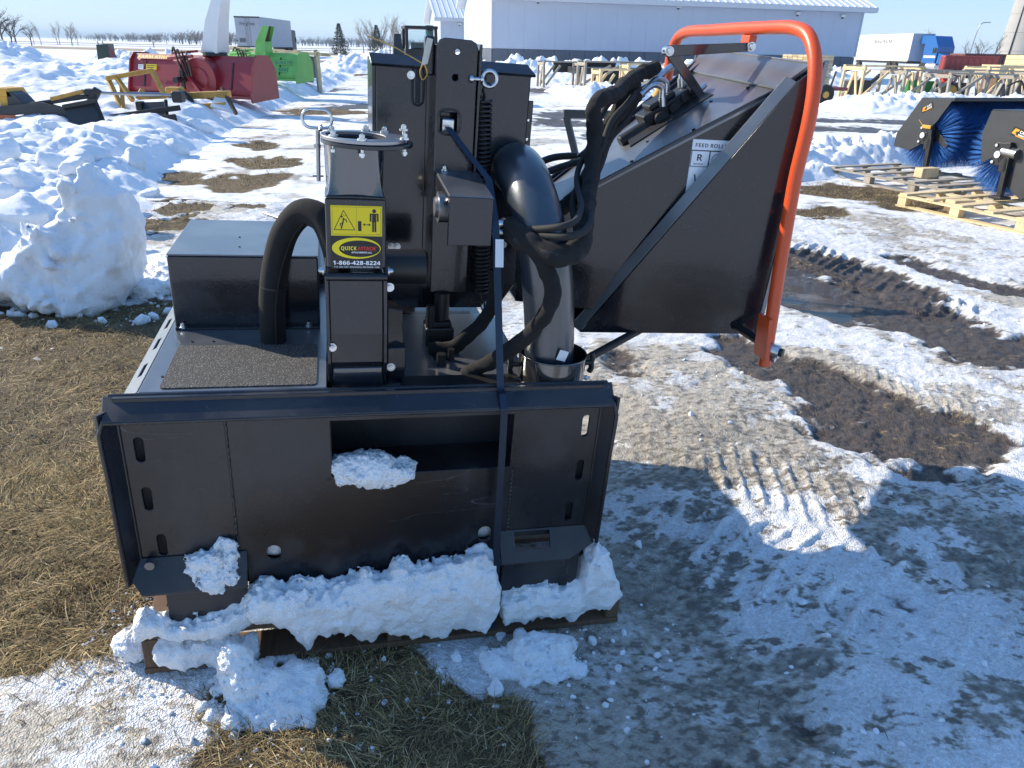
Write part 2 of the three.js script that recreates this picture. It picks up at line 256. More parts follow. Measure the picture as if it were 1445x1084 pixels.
// ---------------------------------------------------------------- the yard: where snow, ice, dead grass and mud lie (metres, x and z)
const YB = 0.745;                                                    // the chipper frame's base below its plate top
const chipFrame = new THREE.Object3D();
chipFrame.rotation.order = 'YZX'; chipFrame.rotation.set(1 * Math.PI / 180, 13.5 * Math.PI / 180, -3 * Math.PI / 180);
chipFrame.position.set(-0.2959, 0.7373, -1.4441); chipFrame.updateMatrixWorld();
const chipBase = V(0, -YB, 0).applyMatrix4(chipFrame.matrixWorld);
chipFrame.position.copy(chipBase); chipFrame.updateMatrixWorld();
const chipInv = chipFrame.matrixWorld.clone().invert(), chipUp = V(0, 1, 0).transformDirection(chipFrame.matrixWorld);
const areas = {
  grass: [[-4.24,-3.98,-2.74,-3.97,-2.37,-3.81,-2.29,-4.00,-2.08,-4.15,-1.75,-4.31,-0.97,-2.13,-0.90,-1.40,-0.88,-1.36,-1.02,-1.37,-1.15,-1.31,-1.22,-1.25,-1.85,-1.15],[-0.76,-1.27,-0.70,-1.39,-0.44,-1.46,-0.14,-1.47,-0.02,-1.34,0.05,-1.26,0.10,-1.10,0.09,-0.79,-0.65,-0.77,-0.68,-1.14]],
  ice: [[-1.77,-1.29,-1.18,-1.36,-0.89,-1.33,-0.69,-1.16,-0.64,-1.08,-0.52,-0.78,-1.28,-0.76],[0.39,-3.72,0.81,-3.75,1.07,-3.51,1.18,-3.05,1.24,-2.65,0.79,-2.40,0.51,-2.50,0.36,-2.41,0.24,-2.72],[0.52,-2.61,1.26,-2.62,1.37,-1.98,1.30,-1.83,1.04,-2.05,0.64,-2.29],[1.30,-3.68,1.73,-3.60,2.03,-3.02,1.94,-2.91,1.69,-3.08,1.40,-3.30],[0.09,-1.49,0.31,-1.61,0.45,-1.36,0.40,-1.11,0.33,-0.79,0.10,-0.79,0.05,-1.26]],
  mud: [[1.01,-3.82,1.30,-3.84,1.34,-3.62,1.53,-3.46,1.65,-3.22,1.78,-3.11,1.91,-2.93,1.90,-2.86,2.13,-2.87,2.11,-2.63,2.00,-2.48,1.66,-2.36,1.57,-2.24,1.44,-2.33,1.42,-2.46,1.34,-2.55,1.28,-2.69,1.28,-2.85,1.28,-3.06,1.22,-3.23,1.14,-3.37,1.08,-3.60],[2.24,-5.86,2.46,-5.88,2.74,-5.36,2.83,-4.91,2.89,-4.66,2.81,-4.19,2.96,-3.95,3.26,-3.50,2.81,-2.92,2.60,-3.38,2.46,-3.41,2.28,-3.68,2.28,-3.77,2.19,-3.94,2.06,-4.04,1.90,-4.07,1.74,-4.29,1.60,-4.88,1.76,-5.45],[2.97,-5.82,3.22,-5.50,3.57,-4.91,3.62,-4.72,3.51,-4.56,3.31,-4.70,3.07,-5.05,2.99,-5.64],[0.52,-3.61,0.70,-3.54,0.66,-3.14,0.49,-3.09],[0.46,-1.75,0.63,-1.81,0.65,-1.71,0.48,-1.64],[1.12,-1.67,1.25,-1.69,1.21,-1.49,1.10,-1.44],[0.49,-1.29,0.67,-1.31,0.80,-1.20,0.74,-1.09,0.47,-1.08],[0.51,-2.02,0.63,-2.05,0.62,-1.95,0.52,-1.93],[0.58,-1.55,0.72,-1.57,0.68,-1.47,0.59,-1.48]],
  puddle: [[2.03,-5.37,2.27,-5.20,2.18,-4.61,2.14,-4.13,1.90,-4.07,1.70,-4.43]],
};
const NX0 = -3.4, NX1 = 5.4, NZ0 = -7.2, NZ1 = 0.4, MG = 0.03, MW = Math.round((NX1 - NX0) / MG), MH = Math.round((NZ1 - NZ0) / MG);
const inPoly = (p, x, y) => { let c = false; for (let i = 0, j = p.length - 2; i < p.length; j = i, i += 2) if ((p[i + 1] > y) !== (p[j + 1] > y) && x < (p[j] - p[i]) * (y - p[i + 1]) / (p[j + 1] - p[i + 1]) + p[i]) c = !c; return c; };
const masks = {};
for (const k in areas) {
  let m = new Float32Array(MW * MH);
  for (let j = 0; j < MH; j++) for (let i = 0; i < MW; i++) { const x = NX0 + (i + 0.5) * MG, z = NZ0 + (j + 0.5) * MG; m[j * MW + i] = areas[k].some(p => inPoly(p, x, z)) ? 1 : 0; }
  for (let it = 0; it < 2; it++) { const b = new Float32Array(MW * MH), R = 3; for (let j = 0; j < MH; j++) for (let i = 0; i < MW; i++) { let s = 0, n = 0; for (let q = -R; q <= R; q++) for (let p = -R; p <= R; p++) { const a = Math.min(MW - 1, Math.max(0, i + p)), c = Math.min(MH - 1, Math.max(0, j + q)); s += m[c * MW + a]; n++; } b[j * MW + i] = s / n; } m = b; }
  masks[k] = m;
}
const mk = (k, x, z) => { const a = (x - NX0) / MG - 0.5, b = (z - NZ0) / MG - 0.5, i = Math.min(MW - 2, Math.max(0, Math.floor(a))), j = Math.min(MH - 2, Math.max(0, Math.floor(b))), u = Math.min(1, Math.max(0, a - i)), v = Math.min(1, Math.max(0, b - j)), m = masks[k], o = j * MW + i; return mix(mix(m[o], m[o + 1], u), mix(m[o + MW], m[o + MW + 1], u), v); };
const patches = { grass: [[-3.27,-6.78,0.30,0.30],[-3.81,-8.28,0.26,0.50],[-3.02,-8.39,0.36,0.65],[-3.38,-10.03,0.45,0.55],[-3.97,-11.72,0.26,0.49],[-4.61,-18.05,0.9,1.1],[-8.88,-42.20,0.84,2.86],[-2.64,-6.79,0.13,0.15],[-2.96,-6.16,0.3,0.25],[3.83,-8.67,0.6,0.5],[4.23,-7.96,0.5,0.5],[3.05,-7.45,0.3,0.3]],
  mud: [[1.18,-18.72,0.8,1.2],[0.89,-16.46,0.7,1.0],[5.39,-13.79,0.8,0.6],[5.53,-12.02,1.3,0.5],[4.38,-11.35,0.6,0.45],[5.51,-11.24,0.5,0.4],[1.81,-13.94,0.7,0.8],[0.75,-29.96,0.6,2.2],[-4.26,-20.01,0.8,0.9],[-6.9,-27.13,0.9,1.3],[6.8,-16.5,2.2,0.6],[8.6,-19,2.4,0.7]] };
const pm = (k, x, z) => { let m = 0; for (const [a, b, c, d] of patches[k]) { const r = Math.hypot((x - a) / c, (z - b) / d); m = Math.max(m, sst(1.6, 0.5, r)); } return m; };
function cover(x, z) { // share of each kind of ground at a place
  const near = x > NX0 && x < NX1 && z > NZ0;
  const n1 = fbm(x * 1.7, 1.3, z * 1.7, 3), n2 = fbm(x * 6.3, 5.1, z * 6.3, 4), e = n1 * 0.9 + n2 * 0.9;
  const wx = x + 0.55 * fbm(x * 0.8, 4.4, z * 0.8, 3) + 0.25 * n2, wz = z + 0.9 * fbm(x * 0.7, 8.8, z * 0.5, 3) + 0.5 * n2;
  let g = pm('grass', wx, wz), m = pm('mud', wx, wz), ice = 0, p = 0;
  if (near) { const f = sst(NZ0, NZ0 + 0.8, z) ; g = Math.max(g, mk('grass', x, z)); m = Math.max(m * (1 - f), mk('mud', x, z)); ice = mk('ice', x, z); p = mk('puddle', x, z); }
  const small = x < 1.4 && z > -2.1 && x > 0.3 ? 0.75 : 1;
  g = sst(0.34, 0.64, g * 1.05 + e * 1.0 * sst(0, 0.2, g)); m = sst(0.28, 0.72, m * small + e * 1.1 * sst(0, 0.25, m));
  ice = sst(0.15, 0.85, ice * 0.9 + e * 1.1); p = sst(0.35, 0.65, p + e * 0.9 * sst(0, 0.3, p));
  const low = 0.15 * sst(0.0, 0.5, x) * sst(-3.6, -2.4, z) + 0.05 + 0.16 * sst(0.85, 0.3, x) * sst(-0.15, 0.1, x) * sst(-2.3, -1.8, z);
  const thin = sst(0.02, 0.36, low + fbm(x * 0.9, 9.2, z * 0.9, 4) + 0.55 * n2 + 0.3 * fbm(x * 2.4, 3.2, z * 5.2, 3));       // worn-through snow
  return { g, m: Math.max(m, p * 0.8), ice: Math.max(ice, thin * 0.85), p, n1, n2 };
}
// tracks pressed into the snow: centre line a to b, half width, bar pitch, slant
const tracks = [[0.30, -2.05, 1.75, -1.40, 0.20, 0.085, -0.35, 0.020], [0.55, -2.62, 1.62, -1.75, 0.15, 0.075, 0.6, 0.012], [1.25, -2.05, 2.3, -1.62, 0.2, 0.085, -0.35, 0.018], [1.35, -3.78, 2.1, -2.95, 0.12, 0.06, 0.6, 0.010], [2.35, -6.0, 2.84, -4.3, 0.16, 0.11, 0.75, 0.032], [2.1, -5.6, 2.62, -4.2, 0.10, 0.11, -0.7, 0.025], [-2.1, -6.2, -3.6, -16, 0.16, 0.09, 0.8, 0.012], [-1.0, -5.4, -2.4, -16, 0.18, 0.09, -0.8, 0.012], [3.0, -9.5, 4.6, -22, 0.25, 0.1, 0.7, 0.015]];
function tread(x, z) {
  let h = 0;
  for (const [ax, az, bx, bz, hw, pitch, sl, amp] of tracks) {
    const dx = bx - ax, dz = bz - az, L = Math.hypot(dx, dz), t = ((x - ax) * dx + (z - az) * dz) / L, s = ((x - ax) * dz - (z - az) * dx) / L;
    if (t < -0.1 || t > L + 0.1 || Math.abs(s) > hw * 1.3) continue;
    const e = sst(hw * 1.25, hw * 0.9, Math.abs(s)) * sst(-0.1, 0.1, t) * sst(L + 0.1, L - 0.1, t);
    const w = sst(-0.2, 0.25, fbm(x * 2.2, 3, z * 2.2, 2) + 0.12);
    h += e * w * amp * (sst(0.35, 0.9, Math.sin((t + s * sl) / pitch * Math.PI * 2 + 2.4 * nz(x * 3, 1, z * 3) + 1.2 * nz(x * 9, 2, z * 9))) * (0.55 + 0.9 * Math.abs(nz(x * 7, 5, z * 7))) - 0.4 + 0.5 * fbm(x * 16, 3, z * 16, 2));
  }
  return h;
}
function groundY(x, z, c) {
  c = c || cover(x, z);
  const far = sst(30, 12, Math.hypot(x, z));
  let h = 0.02 * fbm(x * 0.45, 0, z * 0.45, 3) + 0.012 * c.n1;
  const snow = (1 - c.m) * (1 - 0.75 * c.g);
  h += snow * (0.018 + 0.026 * fbm(x * 4.2, 2, z * 4.2, 3) + 0.020 * Math.abs(fbm(x * 9.5, 6, z * 9.5, 3)) + 0.010 * fbm(x * 26, 2, z * 26, 2)) * far;
  h += c.m * (1 - c.p) * (0.030 * fbm(x * 11, 4, z * 11, 4) + 0.012 * fbm(x * 34, 4, z * 34, 2) - 0.006) + c.g * 0.016 * fbm(x * 7, 7, z * 7, 3);
  h += tread(x, z) * (1 - c.g) * (1 - 0.8 * c.p) - c.p * 0.012;
  // the pallet has settled into the ground: the ground follows its underside there
  const q = V(x, 0, z).applyMatrix4(chipInv), ex = Math.max(0, Math.abs(q.x - 0.05) - 0.68), ez = Math.max(0, Math.abs(q.z + 0.55) - 0.62), w = sst(0.55, 0.0, Math.hypot(ex, ez));
  if (w > 0) { const hp = chipBase.y - ((x - chipBase.x) * chipUp.x + (z - chipBase.z) * chipUp.z) / chipUp.y - 0.008; h = mix(h, hp + h * 0.25, w); }
  return h;
}
function groundColor(x, z, c, f1, f2, f3 = 0.5) { // f1, f2: fine noise 0..1
  const d = c.ice;
  let r = mix(0.78, 0.50, d), g = mix(0.785, 0.445, d), b = mix(0.795, 0.365, d);
  const wet = sst(0.35, 0.95, d) * sst(0.25, 0.75, 0.5 * f2 + 0.5 * f1) * c.wet * 0.9; r = mix(r, 0.14, wet); g = mix(g, 0.127, wet); b = mix(b, 0.108, wet);
  const speck = sst(0.60, 0.80, f1) * (0.25 + 0.75 * d); r = mix(r, 0.13, speck * 0.7); g = mix(g, 0.105, speck * 0.7); b = mix(b, 0.08, speck * 0.7);
  const k = (0.80 + 0.26 * f2 + 0.12 * f1) * (0.76 + 0.50 * f3), dk = sst(0.80, 0.92, f3 * 0.55 + f1 * 0.5) * 0.5; r = mix(r, 0.12, dk); g = mix(g, 0.10, dk); b = mix(b, 0.08, dk); r *= k; g *= k; b *= k;
  const gk = 0.55 + 0.9 * f2; r = mix(r, 0.095 * gk, c.g); g = mix(g, 0.066 * gk, c.g); b = mix(b, 0.033 * gk, c.g);
  const m2 = 0.6 + 0.8 * f1; r = mix(r, 0.070 * m2, c.m); g = mix(g, 0.052 * m2, c.m); b = mix(b, 0.041 * m2, c.m);
  const st = c.m * (1 - c.p) * sst(0.80, 0.92, f2 * 0.6 + f1 * 0.45); r = mix(r, 0.26, st); g = mix(g, 0.19, st); b = mix(b, 0.10, st);
  return [r, g, b];
}
function heightSheet(xs, zs, yf) {
  const nx = xs.length, n2 = zs.length, pos = new Float32Array(nx * n2 * 3), idx = [];
  for (let j = 0; j < n2; j++) for (let i = 0; i < nx; i++) { const o = (j * nx + i) * 3; pos[o] = xs[i]; pos[o + 1] = yf(xs[i], zs[j], i === 0 || j === 0 || i === nx - 1 || j === n2 - 1); pos[o + 2] = zs[j]; }
  for (let j = 0; j < n2 - 1; j++) for (let i = 0; i < nx - 1; i++) { const a = j * nx + i; idx.push(a, a + nx, a + 1, a + 1, a + nx, a + nx + 1); }
  const g = new THREE.BufferGeometry(); g.setAttribute('position', new THREE.BufferAttribute(pos, 3)); g.setIndex(idx); g.computeVertexNormals(); return g;
}
function planarUV(g, x0, x1, z0, z1) { const p = g.attributes.position, uv = new Float32Array(p.count * 2); for (let i = 0; i < p.count; i++) { uv[2 * i] = (p.getX(i) - x0) / (x1 - x0); uv[2 * i + 1] = (p.getZ(i) - z0) / (z1 - z0); } g.setAttribute('uv', new THREE.BufferAttribute(uv, 2)); return g; }
const span = (a, b, n, f = t => t) => Array.from({ length: n + 1 }, (_, i) => a + (b - a) * f(i / n));
function groundTextures(S, x0, x1, z0, z1, sc) {
  const col = new Uint8Array(S * S * 4), rgh = new Uint8Array(S * S * 4), bmp = new Uint8Array(S * S * 4);
  // coarse cover grid, bilinear in between
  const K = 8, CS = S / K + 1, grid = ['g', 'm', 'ice', 'p'].map(() => new Float32Array(CS * CS));
  for (let j = 0; j < CS; j++) for (let i = 0; i < CS; i++) { const c = cover(x0 + (x1 - x0) * i * K / S, z0 + (z1 - z0) * j * K / S); grid[0][j * CS + i] = c.g; grid[1][j * CS + i] = c.m; grid[2][j * CS + i] = Math.min(1, Math.max(0, c.ice - (sc ? tread(x0 + (x1 - x0) * i * K / S, z0 + (z1 - z0) * j * K / S) * 38 : 0))); grid[3][j * CS + i] = c.p; }
  const T1 = 512, n1 = new Float32Array(T1 * T1), n2 = new Float32Array(T1 * T1), n3 = new Float32Array(T1 * T1);
  for (let j = 0; j < T1; j++) for (let i = 0; i < T1; i++) { n1[j * T1 + i] = pfbm(i / T1, j / T1, 64, 3, 5); n2[j * T1 + i] = pfbm(i / T1, j / T1, 16, 5, 15); n3[j * T1 + i] = 0.6 * pn(i / T1 * 256, j / T1 * 256, 256, 91) + 0.4 * pn(i / T1 * 128, j / T1 * 128, 128, 92); }
  const [g0, g1, g2, g3] = grid, c = { g: 0, m: 0, ice: 0, p: 0, wet: 0 }, LUT = new Uint8Array(4097); for (let i = 0; i <= 4096; i++) LUT[i] = 255 * toS(i / 4096);
  const sh = (q, w) => q < 0.001 ? 0 : q > 0.999 ? 1 : sst(0.3, 0.7, q + w * 1.5 * sst(0, 0.25, q) * sst(1, 0.75, q));
  for (let j = 0; j < S; j++) for (let i = 0; i < S; i++) {
    const a = i / K, b = j / K, ia = a | 0, ib = b | 0, u = a - ia, v = b - ib, o4 = (j * S + i) * 4, k0 = ib * CS + ia, k1 = k0 + CS, w00 = (1 - u) * (1 - v), w10 = u * (1 - v), w01 = (1 - u) * v, w11 = u * v;
    const f1 = 0.6 * n1[(j % T1) * T1 + i % T1] + 0.4 * n2[((j * 3 + 77) % T1) * T1 + (i * 3 + (j >> 2)) % T1], f2 = 0.55 * n2[((j + (i >> 3)) % T1) * T1 + (i + 131) % T1] + 0.45 * n2[((j >> 2) % T1) * T1 + (i >> 2) % T1];
    const w = (f1 - 0.5) * 0.55 + (f2 - 0.5) * 0.8, ic = g2[k0] * w00 + g2[k0 + 1] * w10 + g2[k1] * w01 + g2[k1 + 1] * w11; // fine noise frays the borders
    c.g = sh(g0[k0] * w00 + g0[k0 + 1] * w10 + g0[k1] * w01 + g0[k1 + 1] * w11, w); { const q = g1[k0] * w00 + g1[k0 + 1] * w10 + g1[k1] * w01 + g1[k1 + 1] * w11; c.m = q < 0.001 ? 0 : q > 0.999 ? 1 : sst(0.12, 0.88, q + w * 2.4 * sst(0, 0.3, q) * sst(1, 0.7, q)); } c.p = sh(g3[k0] * w00 + g3[k0 + 1] * w10 + g3[k1] * w01 + g3[k1 + 1] * w11, w);
    c.ice = 0.3 * ic + 0.7 * sst(0.25, 0.75, ic + w * 3.0 * sst(0, 0.3, ic + 0.14)); c.wet = sst(-0.1, 0.6, x0 + (x1 - x0) * i / S) * sst(-3.2, -2.3, z0 + (z1 - z0) * j / S);
    const q = groundColor(0, 0, c, sst(0.2, 0.8, f1), sst(0.15, 0.85, f2), n3[((j + (i >> 4)) % T1) * T1 + (i + 57) % T1]);
    col[o4] = LUT[Math.min(4096, q[0] * 4096) | 0]; col[o4 + 1] = LUT[Math.min(4096, q[1] * 4096) | 0]; col[o4 + 2] = LUT[Math.min(4096, q[2] * 4096) | 0]; col[o4 + 3] = 255;
    let r = mix(mix(0.62, 0.22 + 0.35 * f1, c.ice), 0.9, c.g); r = mix(r, 0.22 + 0.5 * f2, c.m); r = mix(r, 0.05, c.p);
    rgh[o4] = 255; rgh[o4 + 1] = 255 * r; rgh[o4 + 2] = 0; rgh[o4 + 3] = 255;
    bmp[o4] = bmp[o4 + 1] = bmp[o4 + 2] = 255 * mix(0.5 * f1 + 0.5 * f2, 0.5, c.p * 0.95); bmp[o4 + 3] = 255;
  }
  return [col, rgh, bmp].map((d, k) => { const t = new THREE.DataTexture(d, S, S); t.magFilter = THREE.LinearFilter; t.minFilter = THREE.LinearMipmapLinearFilter; t.generateMipmaps = true; if (k === 0) t.colorSpace = THREE.SRGBColorSpace; t.needsUpdate = true; return t; });
}
const AZ = -3.4, fineBump = tex(1024, 0.42, false, (u, v) => 0.45 * pfbm(u, v, 40, 4, 131) + 0.55 * pfbm(u, v, 150, 2, 133));
function nearSheet(x0, x1, z0, z1, nx, n2, label) {
  const g = planarUV(heightSheet(span(x0, x1, nx), span(z0, z1, n2), (x, z, e) => groundY(x, z) - (e && Math.abs(z - AZ) > 0.01 ? 0.08 : 0)), x0, x1, z0, z1);
  const [map, roughnessMap] = groundTextures(2048, x0, x1, z0, z1, true), bumpMap = fineBump.clone(); bumpMap.repeat.set((x1 - x0) / 0.42, (z1 - z0) / 0.42); bumpMap.needsUpdate = true;
  struct(mesh('ground', g, stdm({ map, roughnessMap, roughness: 0.92, bumpMap, bumpScale: 0.011 }), null, true), label);
}
nearSheet(-2.6, 2.8, AZ, NZ1, 560, 420, 'yard ground of dirty ice, packed snow and dead grass around the chipper');
nearSheet(NX0, NX1, NZ0, AZ, 480, 300, 'yard ground of packed snow and thawed mud behind the chipper');
const QX0 = -14, QX1 = 22, QZ0 = -44, QZ1 = NZ0;
{ // the yard farther back
  const g = planarUV(heightSheet(span(QX0, QX1, 350), span(QZ0, QZ1, 350, t => 1 - Math.pow(1 - t, 2)), (x, z, e) => groundY(x, z) - (e && z < QZ1 - 0.01 ? 0.02 : 0)), QX0, QX1, QZ0, QZ1);
  const [map, roughnessMap, bumpMap] = groundTextures(2048, QX0, QX1, QZ0, QZ1);
  struct(mesh('packed_snow', g, stdm({ map, roughnessMap, roughness: 1, bumpMap, bumpScale: 0.03 }), null, true), 'trampled snow of the yard with thin brown patches');
}
{ // open snow all round, out to the horizon
  const s = new THREE.Shape([[-2500, -800], [2500, -800], [2500, 4000], [-2500, 4000]].map(p => new THREE.Vector2(...p)));
  s.holes.push(new THREE.Path([[-2.6, -NZ1], [2.8, -NZ1], [2.8, -AZ], [NX1, -AZ], [NX1, -NZ0], [QX1, -QZ1], [QX1, -QZ0], [QX0, -QZ0], [QX0, -QZ1], [NX0, -NZ0], [NX0, -AZ], [-2.6, -AZ]].map(p => new THREE.Vector2(...p))));
  const g = new THREE.ShapeGeometry(s).rotateX(-Math.PI / 2);
  struct(mesh('snow_field', g, stdm({ map: vary(0.72, 0.73, 0.75, 14, 0.12, 44), roughness: 0.7 })), 'flat open snow reaching to the horizon');
}
const strip = (name, pts, mat, y, label) => { const s = new THREE.Shape(pts.map(p => new THREE.Vector2(p[0], -p[1]))); return struct(mesh(name, new THREE.ShapeGeometry(s).rotateX(-Math.PI / 2).translate(0, y, 0), mat), label); };
const asphalt = stdm({ map: vary(0.19, 0.175, 0.15, 3, 0.3, 45), roughness: 0.85 });
strip('road', [[-19.6, -20], [-25.5, -20], [-24.6, -36], [-23, -48], [-22.6, -72], [-12, -84], [-12, -78], [-17.6, -66], [-18.3, -48], [-18.6, -35]], asphalt, 0.012, 'plain grey road beyond the snow bank');
const dryField = stdm({ map: vary(0.30, 0.235, 0.16, 9, 0.4, 46), roughness: 0.95 });
strip('field', [[-260, -105], [-20, -112], [-20, -135], [-260, -150]], dryField, 0.02, 'brown stubble field showing through thin snow');
strip('field', [[-400, -230], [60, -250], [60, -275], [-400, -290]], stdm({ map: vary(0.25, 0.215, 0.17, 20, 0.4, 47), roughness: 0.95 }), 0.03, 'distant brown strip of field');
strip('field', [[-420, -175], [-40, -182], [-40, -190], [-420, -192]], stdm({ map: vary(0.12, 0.11, 0.10, 20, 0.4, 48), roughness: 0.95 }), 0.03, 'dark line of a distant road bank');

{ // melt water in the rut
  const P = [[1.98, -5.45], [2.32, -5.3], [2.25, -4.9], [2.22, -4.5], [2.3, -4.1], [2.1, -3.95], [1.8, -4.0], [1.6, -4.4], [1.72, -4.9]], pts = new THREE.CatmullRomCurve3(P.map(p => V(p[0], 0, p[1])), true).getPoints(160).map((p, i) => new THREE.Vector2(p.x + 0.09 * fbm(p.x * 7, 2, p.z * 7, 3) * 2, -(p.z + 0.12 * fbm(p.x * 6, 9, p.z * 6, 3) * 2)));
  const y = groundY(2.0, -4.6) - 0.002; const m = struct(mesh('puddle', new THREE.ShapeGeometry(new THREE.Shape(pts)).rotateX(-Math.PI / 2).translate(0, y, 0), phys({ color: C3(0.03, 0.028, 0.026), roughness: 0.03, ior: 1.33, bumpMap: peel, bumpScale: 0.0004 })), 'shallow melt water lying in the muddy rut');
}
// ---------------------------------------------------------------- ploughed snow banks
const bankFoot = z => { const T = [[-5.2, -2.75], [-6.7, -3.35], [-9.1, -4.15], [-12, -4.8], [-16, -5.3], [-19.5, -5.9], [-25, -6.3], [-32, -7.2], [-44, -9]]; if (z > T[0][0]) return T[0][1]; for (let i = 1; i < T.length; i++) if (z >= T[i][0]) { const t = (z - T[i - 1][0]) / (T[i][0] - T[i - 1][0]); return mix(T[i - 1][1], T[i][1], t); } return -9; };
function chunky(x, z, f, s) { // blocks and clods
  const X = x * f, Z = z * f, xi = Math.floor(X), zi = Math.floor(Z); let m = 9, id = 0;
  for (let q = -1; q <= 1; q++) for (let p = -1; p <= 1; p++) { const a = xi + p + hash(xi + p, zi + q, s), b = zi + q + hash(xi + p, zi + q, s + 1), d = Math.hypot(X - a, Z - b); if (d < m) { m = d; id = hash(xi + p, zi + q, s + 2); } }
  return id * sst(0.85, 0.2, m);
}
function bankY(x, z) {
  const foot = bankFoot(z) + 0.25 * fbm(z * 0.9, 3, 0, 3), s = foot - x, n = fbm(x * 0.55, 1, z * 0.55, 4);
  if (s < -0.3) return -0.25;
  const start = sst(-4.5, -5.6, z + 0.3 * (x + 3));
  const bil = 1 - 2 * Math.abs(fbm(x * 1.5 + 0.4 * n, 2, z * 1.5, 4)), dr = 1 - 2.2 * Math.abs(fbm(x * 0.9 + z * 0.5, 7, z * 0.35, 4));
  let h = sst(-0.1, 1.1, s) * (0.22 + 0.36 * n) * mix(0.8, 1.25, sst(-6, -13, z));
  h -= 0.10 * sst(1.8, 3.6, s); h += 0.34 * sst(4.0, 7.0, s) * sst(-15, -20, z) * (0.8 + 0.9 * n);
  const cl = sst(-0.1, 0.6, s) * sst(11.5, 8, s), nr = sst(-13, -7, z);
  h += cl * (0.07 * bil + 0.06 * dr + nr * (0.06 * chunky(x + 0.5 * n, z + 0.6 * nz(x, 4, z), 1.7, 4) + 0.07 * chunky(x + 0.1 * bil, z, 4.1, 14) + 0.05 * fbm(x * 7, 5, z * 7, 3) + 0.035 * chunky(x, z, 9, 31) + 0.02 * fbm(x * 19, 5, z * 19, 3)) + 0.025 * chunky(x, z + 0.2 * n, 2.6, 9) + 0.06 * fbm(x * 2.4, 5, z * 2.4, 4));
  h *= sst(-0.25, 0.35, s) * sst(12.6, 9.5, s) * sst(-42, -34, z);
  return h * start - 0.05 * (1 - sst(-0.2, 0.15, s)) - 0.06 * (1 - start) - 0.1 * sst(11.5, 12.8, s);
}
{
  const nu = 340, nv = 470, pos = new Float32Array((nu + 1) * (nv + 1) * 3), idx = [];
  for (let j = 0; j <= nv; j++) { const z = -3.9 - 39 * Math.pow(j / nv, 2.0); for (let i = 0; i <= nu; i++) { const s = -0.35 + 13 * Math.pow(i / nu, 1.4), x = bankFoot(z) - s, o = (j * (nu + 1) + i) * 3; pos[o] = x; pos[o + 1] = bankY(x, z); pos[o + 2] = z; } }
  for (let j = 0; j < nv; j++) for (let i = 0; i < nu; i++) { const a = j * (nu + 1) + i; idx.push(a, a + 1, a + nu + 1, a + 1, a + nu + 2, a + nu + 1); }
  const g = new THREE.BufferGeometry(); g.setAttribute('position', new THREE.BufferAttribute(pos, 3)); g.setIndex(idx); g.computeVertexNormals();
  planarUV(g, 0, 1, 0, 1);
  struct(mesh('snow_bank', g, M.snow, null, true), 'long lumpy bank of ploughed snow beside the track');
}
function ridge(name, label, a, b, w, h, seed, seg = 140) { // a heap of pushed-up snow from a to b
  const L = Math.hypot(b[0] - a[0], b[1] - a[1]), dx = (b[0] - a[0]) / L, dz = (b[1] - a[1]) / L, n = 48, pos = [], idx = [], M1 = seg;
  for (let j = 0; j <= M1; j++) for (let i = 0; i <= n; i++) {
    const t = (j / M1) * (L + w) - w / 2, s = (i / n - 0.5) * 2 * w, x = a[0] + dx * t - dz * s, z = a[1] + dz * t + dx * s, nn = fbm(x * 1.1 / Math.max(1, h), seed, z * 1.1 / Math.max(1, h), 4);
    const e = sst(1, 0.1, Math.abs(s) / w + nn * 0.35) * sst(-w / 2, w * 0.4, t) * sst(L + w / 2, L - w * 0.4, t);
    pos.push(x, e * h * (0.72 + 0.9 * nn) + e * 0.28 * h * (chunky(x, z, 2.2 / Math.max(0.6, h), seed) + 0.5 * chunky(x, z, 5 / Math.max(0.6, h), seed + 3)) - 0.06 * (1 - sst(0, 0.2, e)), z);
  }
  for (let j = 0; j < M1; j++) for (let i = 0; i < n; i++) { const k = j * (n + 1) + i; idx.push(k, k + 1, k + n + 1, k + 1, k + n + 2, k + n + 1); }
  const g = new THREE.BufferGeometry(); g.setAttribute('position', new THREE.Float32BufferAttribute(pos, 3)); g.setIndex(idx); g.computeVertexNormals(); planarUV(g, 0, 1, 0, 1);
  return struct(mesh(name, g, M.snow, null, true), label);
}
ridge('snow_pile', 'snow pile pushed up against the long building', [-1.5, -41], [7.5, -40], 3.2, 1.0, 2);
ridge('snow_pile', 'broad snow pile along the dark foot of the building', [7, -42], [18, -43], 3.0, 0.95, 5);
ridge('snow_pile', 'snow windrow under the timber racks in mid yard', [1.7, -24], [6.5, -29], 1.3, 0.45, 8);
ridge('snow_pile', 'snow windrow running down the middle of the yard', [1.5, -30], [3.6, -17], 0.7, 0.28, 11);
ridge('snow_pile', 'rough snow bank before the grey timber racks', [9.5, -23], [20, -25.5], 1.8, 0.45, 14);
ridge('snow_pile', 'cut snow bank behind the road sweepers', [3.2, -10.6], [6.6, -11.8], 0.75, 0.42, 17);
ridge('snow_pile', 'low rubbly snow by the first sweeper pallet', [3.0, -9.3], [4.5, -10.1], 0.4, 0.22, 20);
ridge('snow_pile', 'distant snow heap across the road', [-46, -50], [-30, -48], 4, 1.3, 23);
ridge('snow_pile', 'distant snow heap beside the far bucket', [-24, -44], [-15, -47], 3.2, 0.8, 26);
ridge('snow_pile', 'low snow heap past the post', [-11, -45], [-1, -50], 3, 1.0, 29);

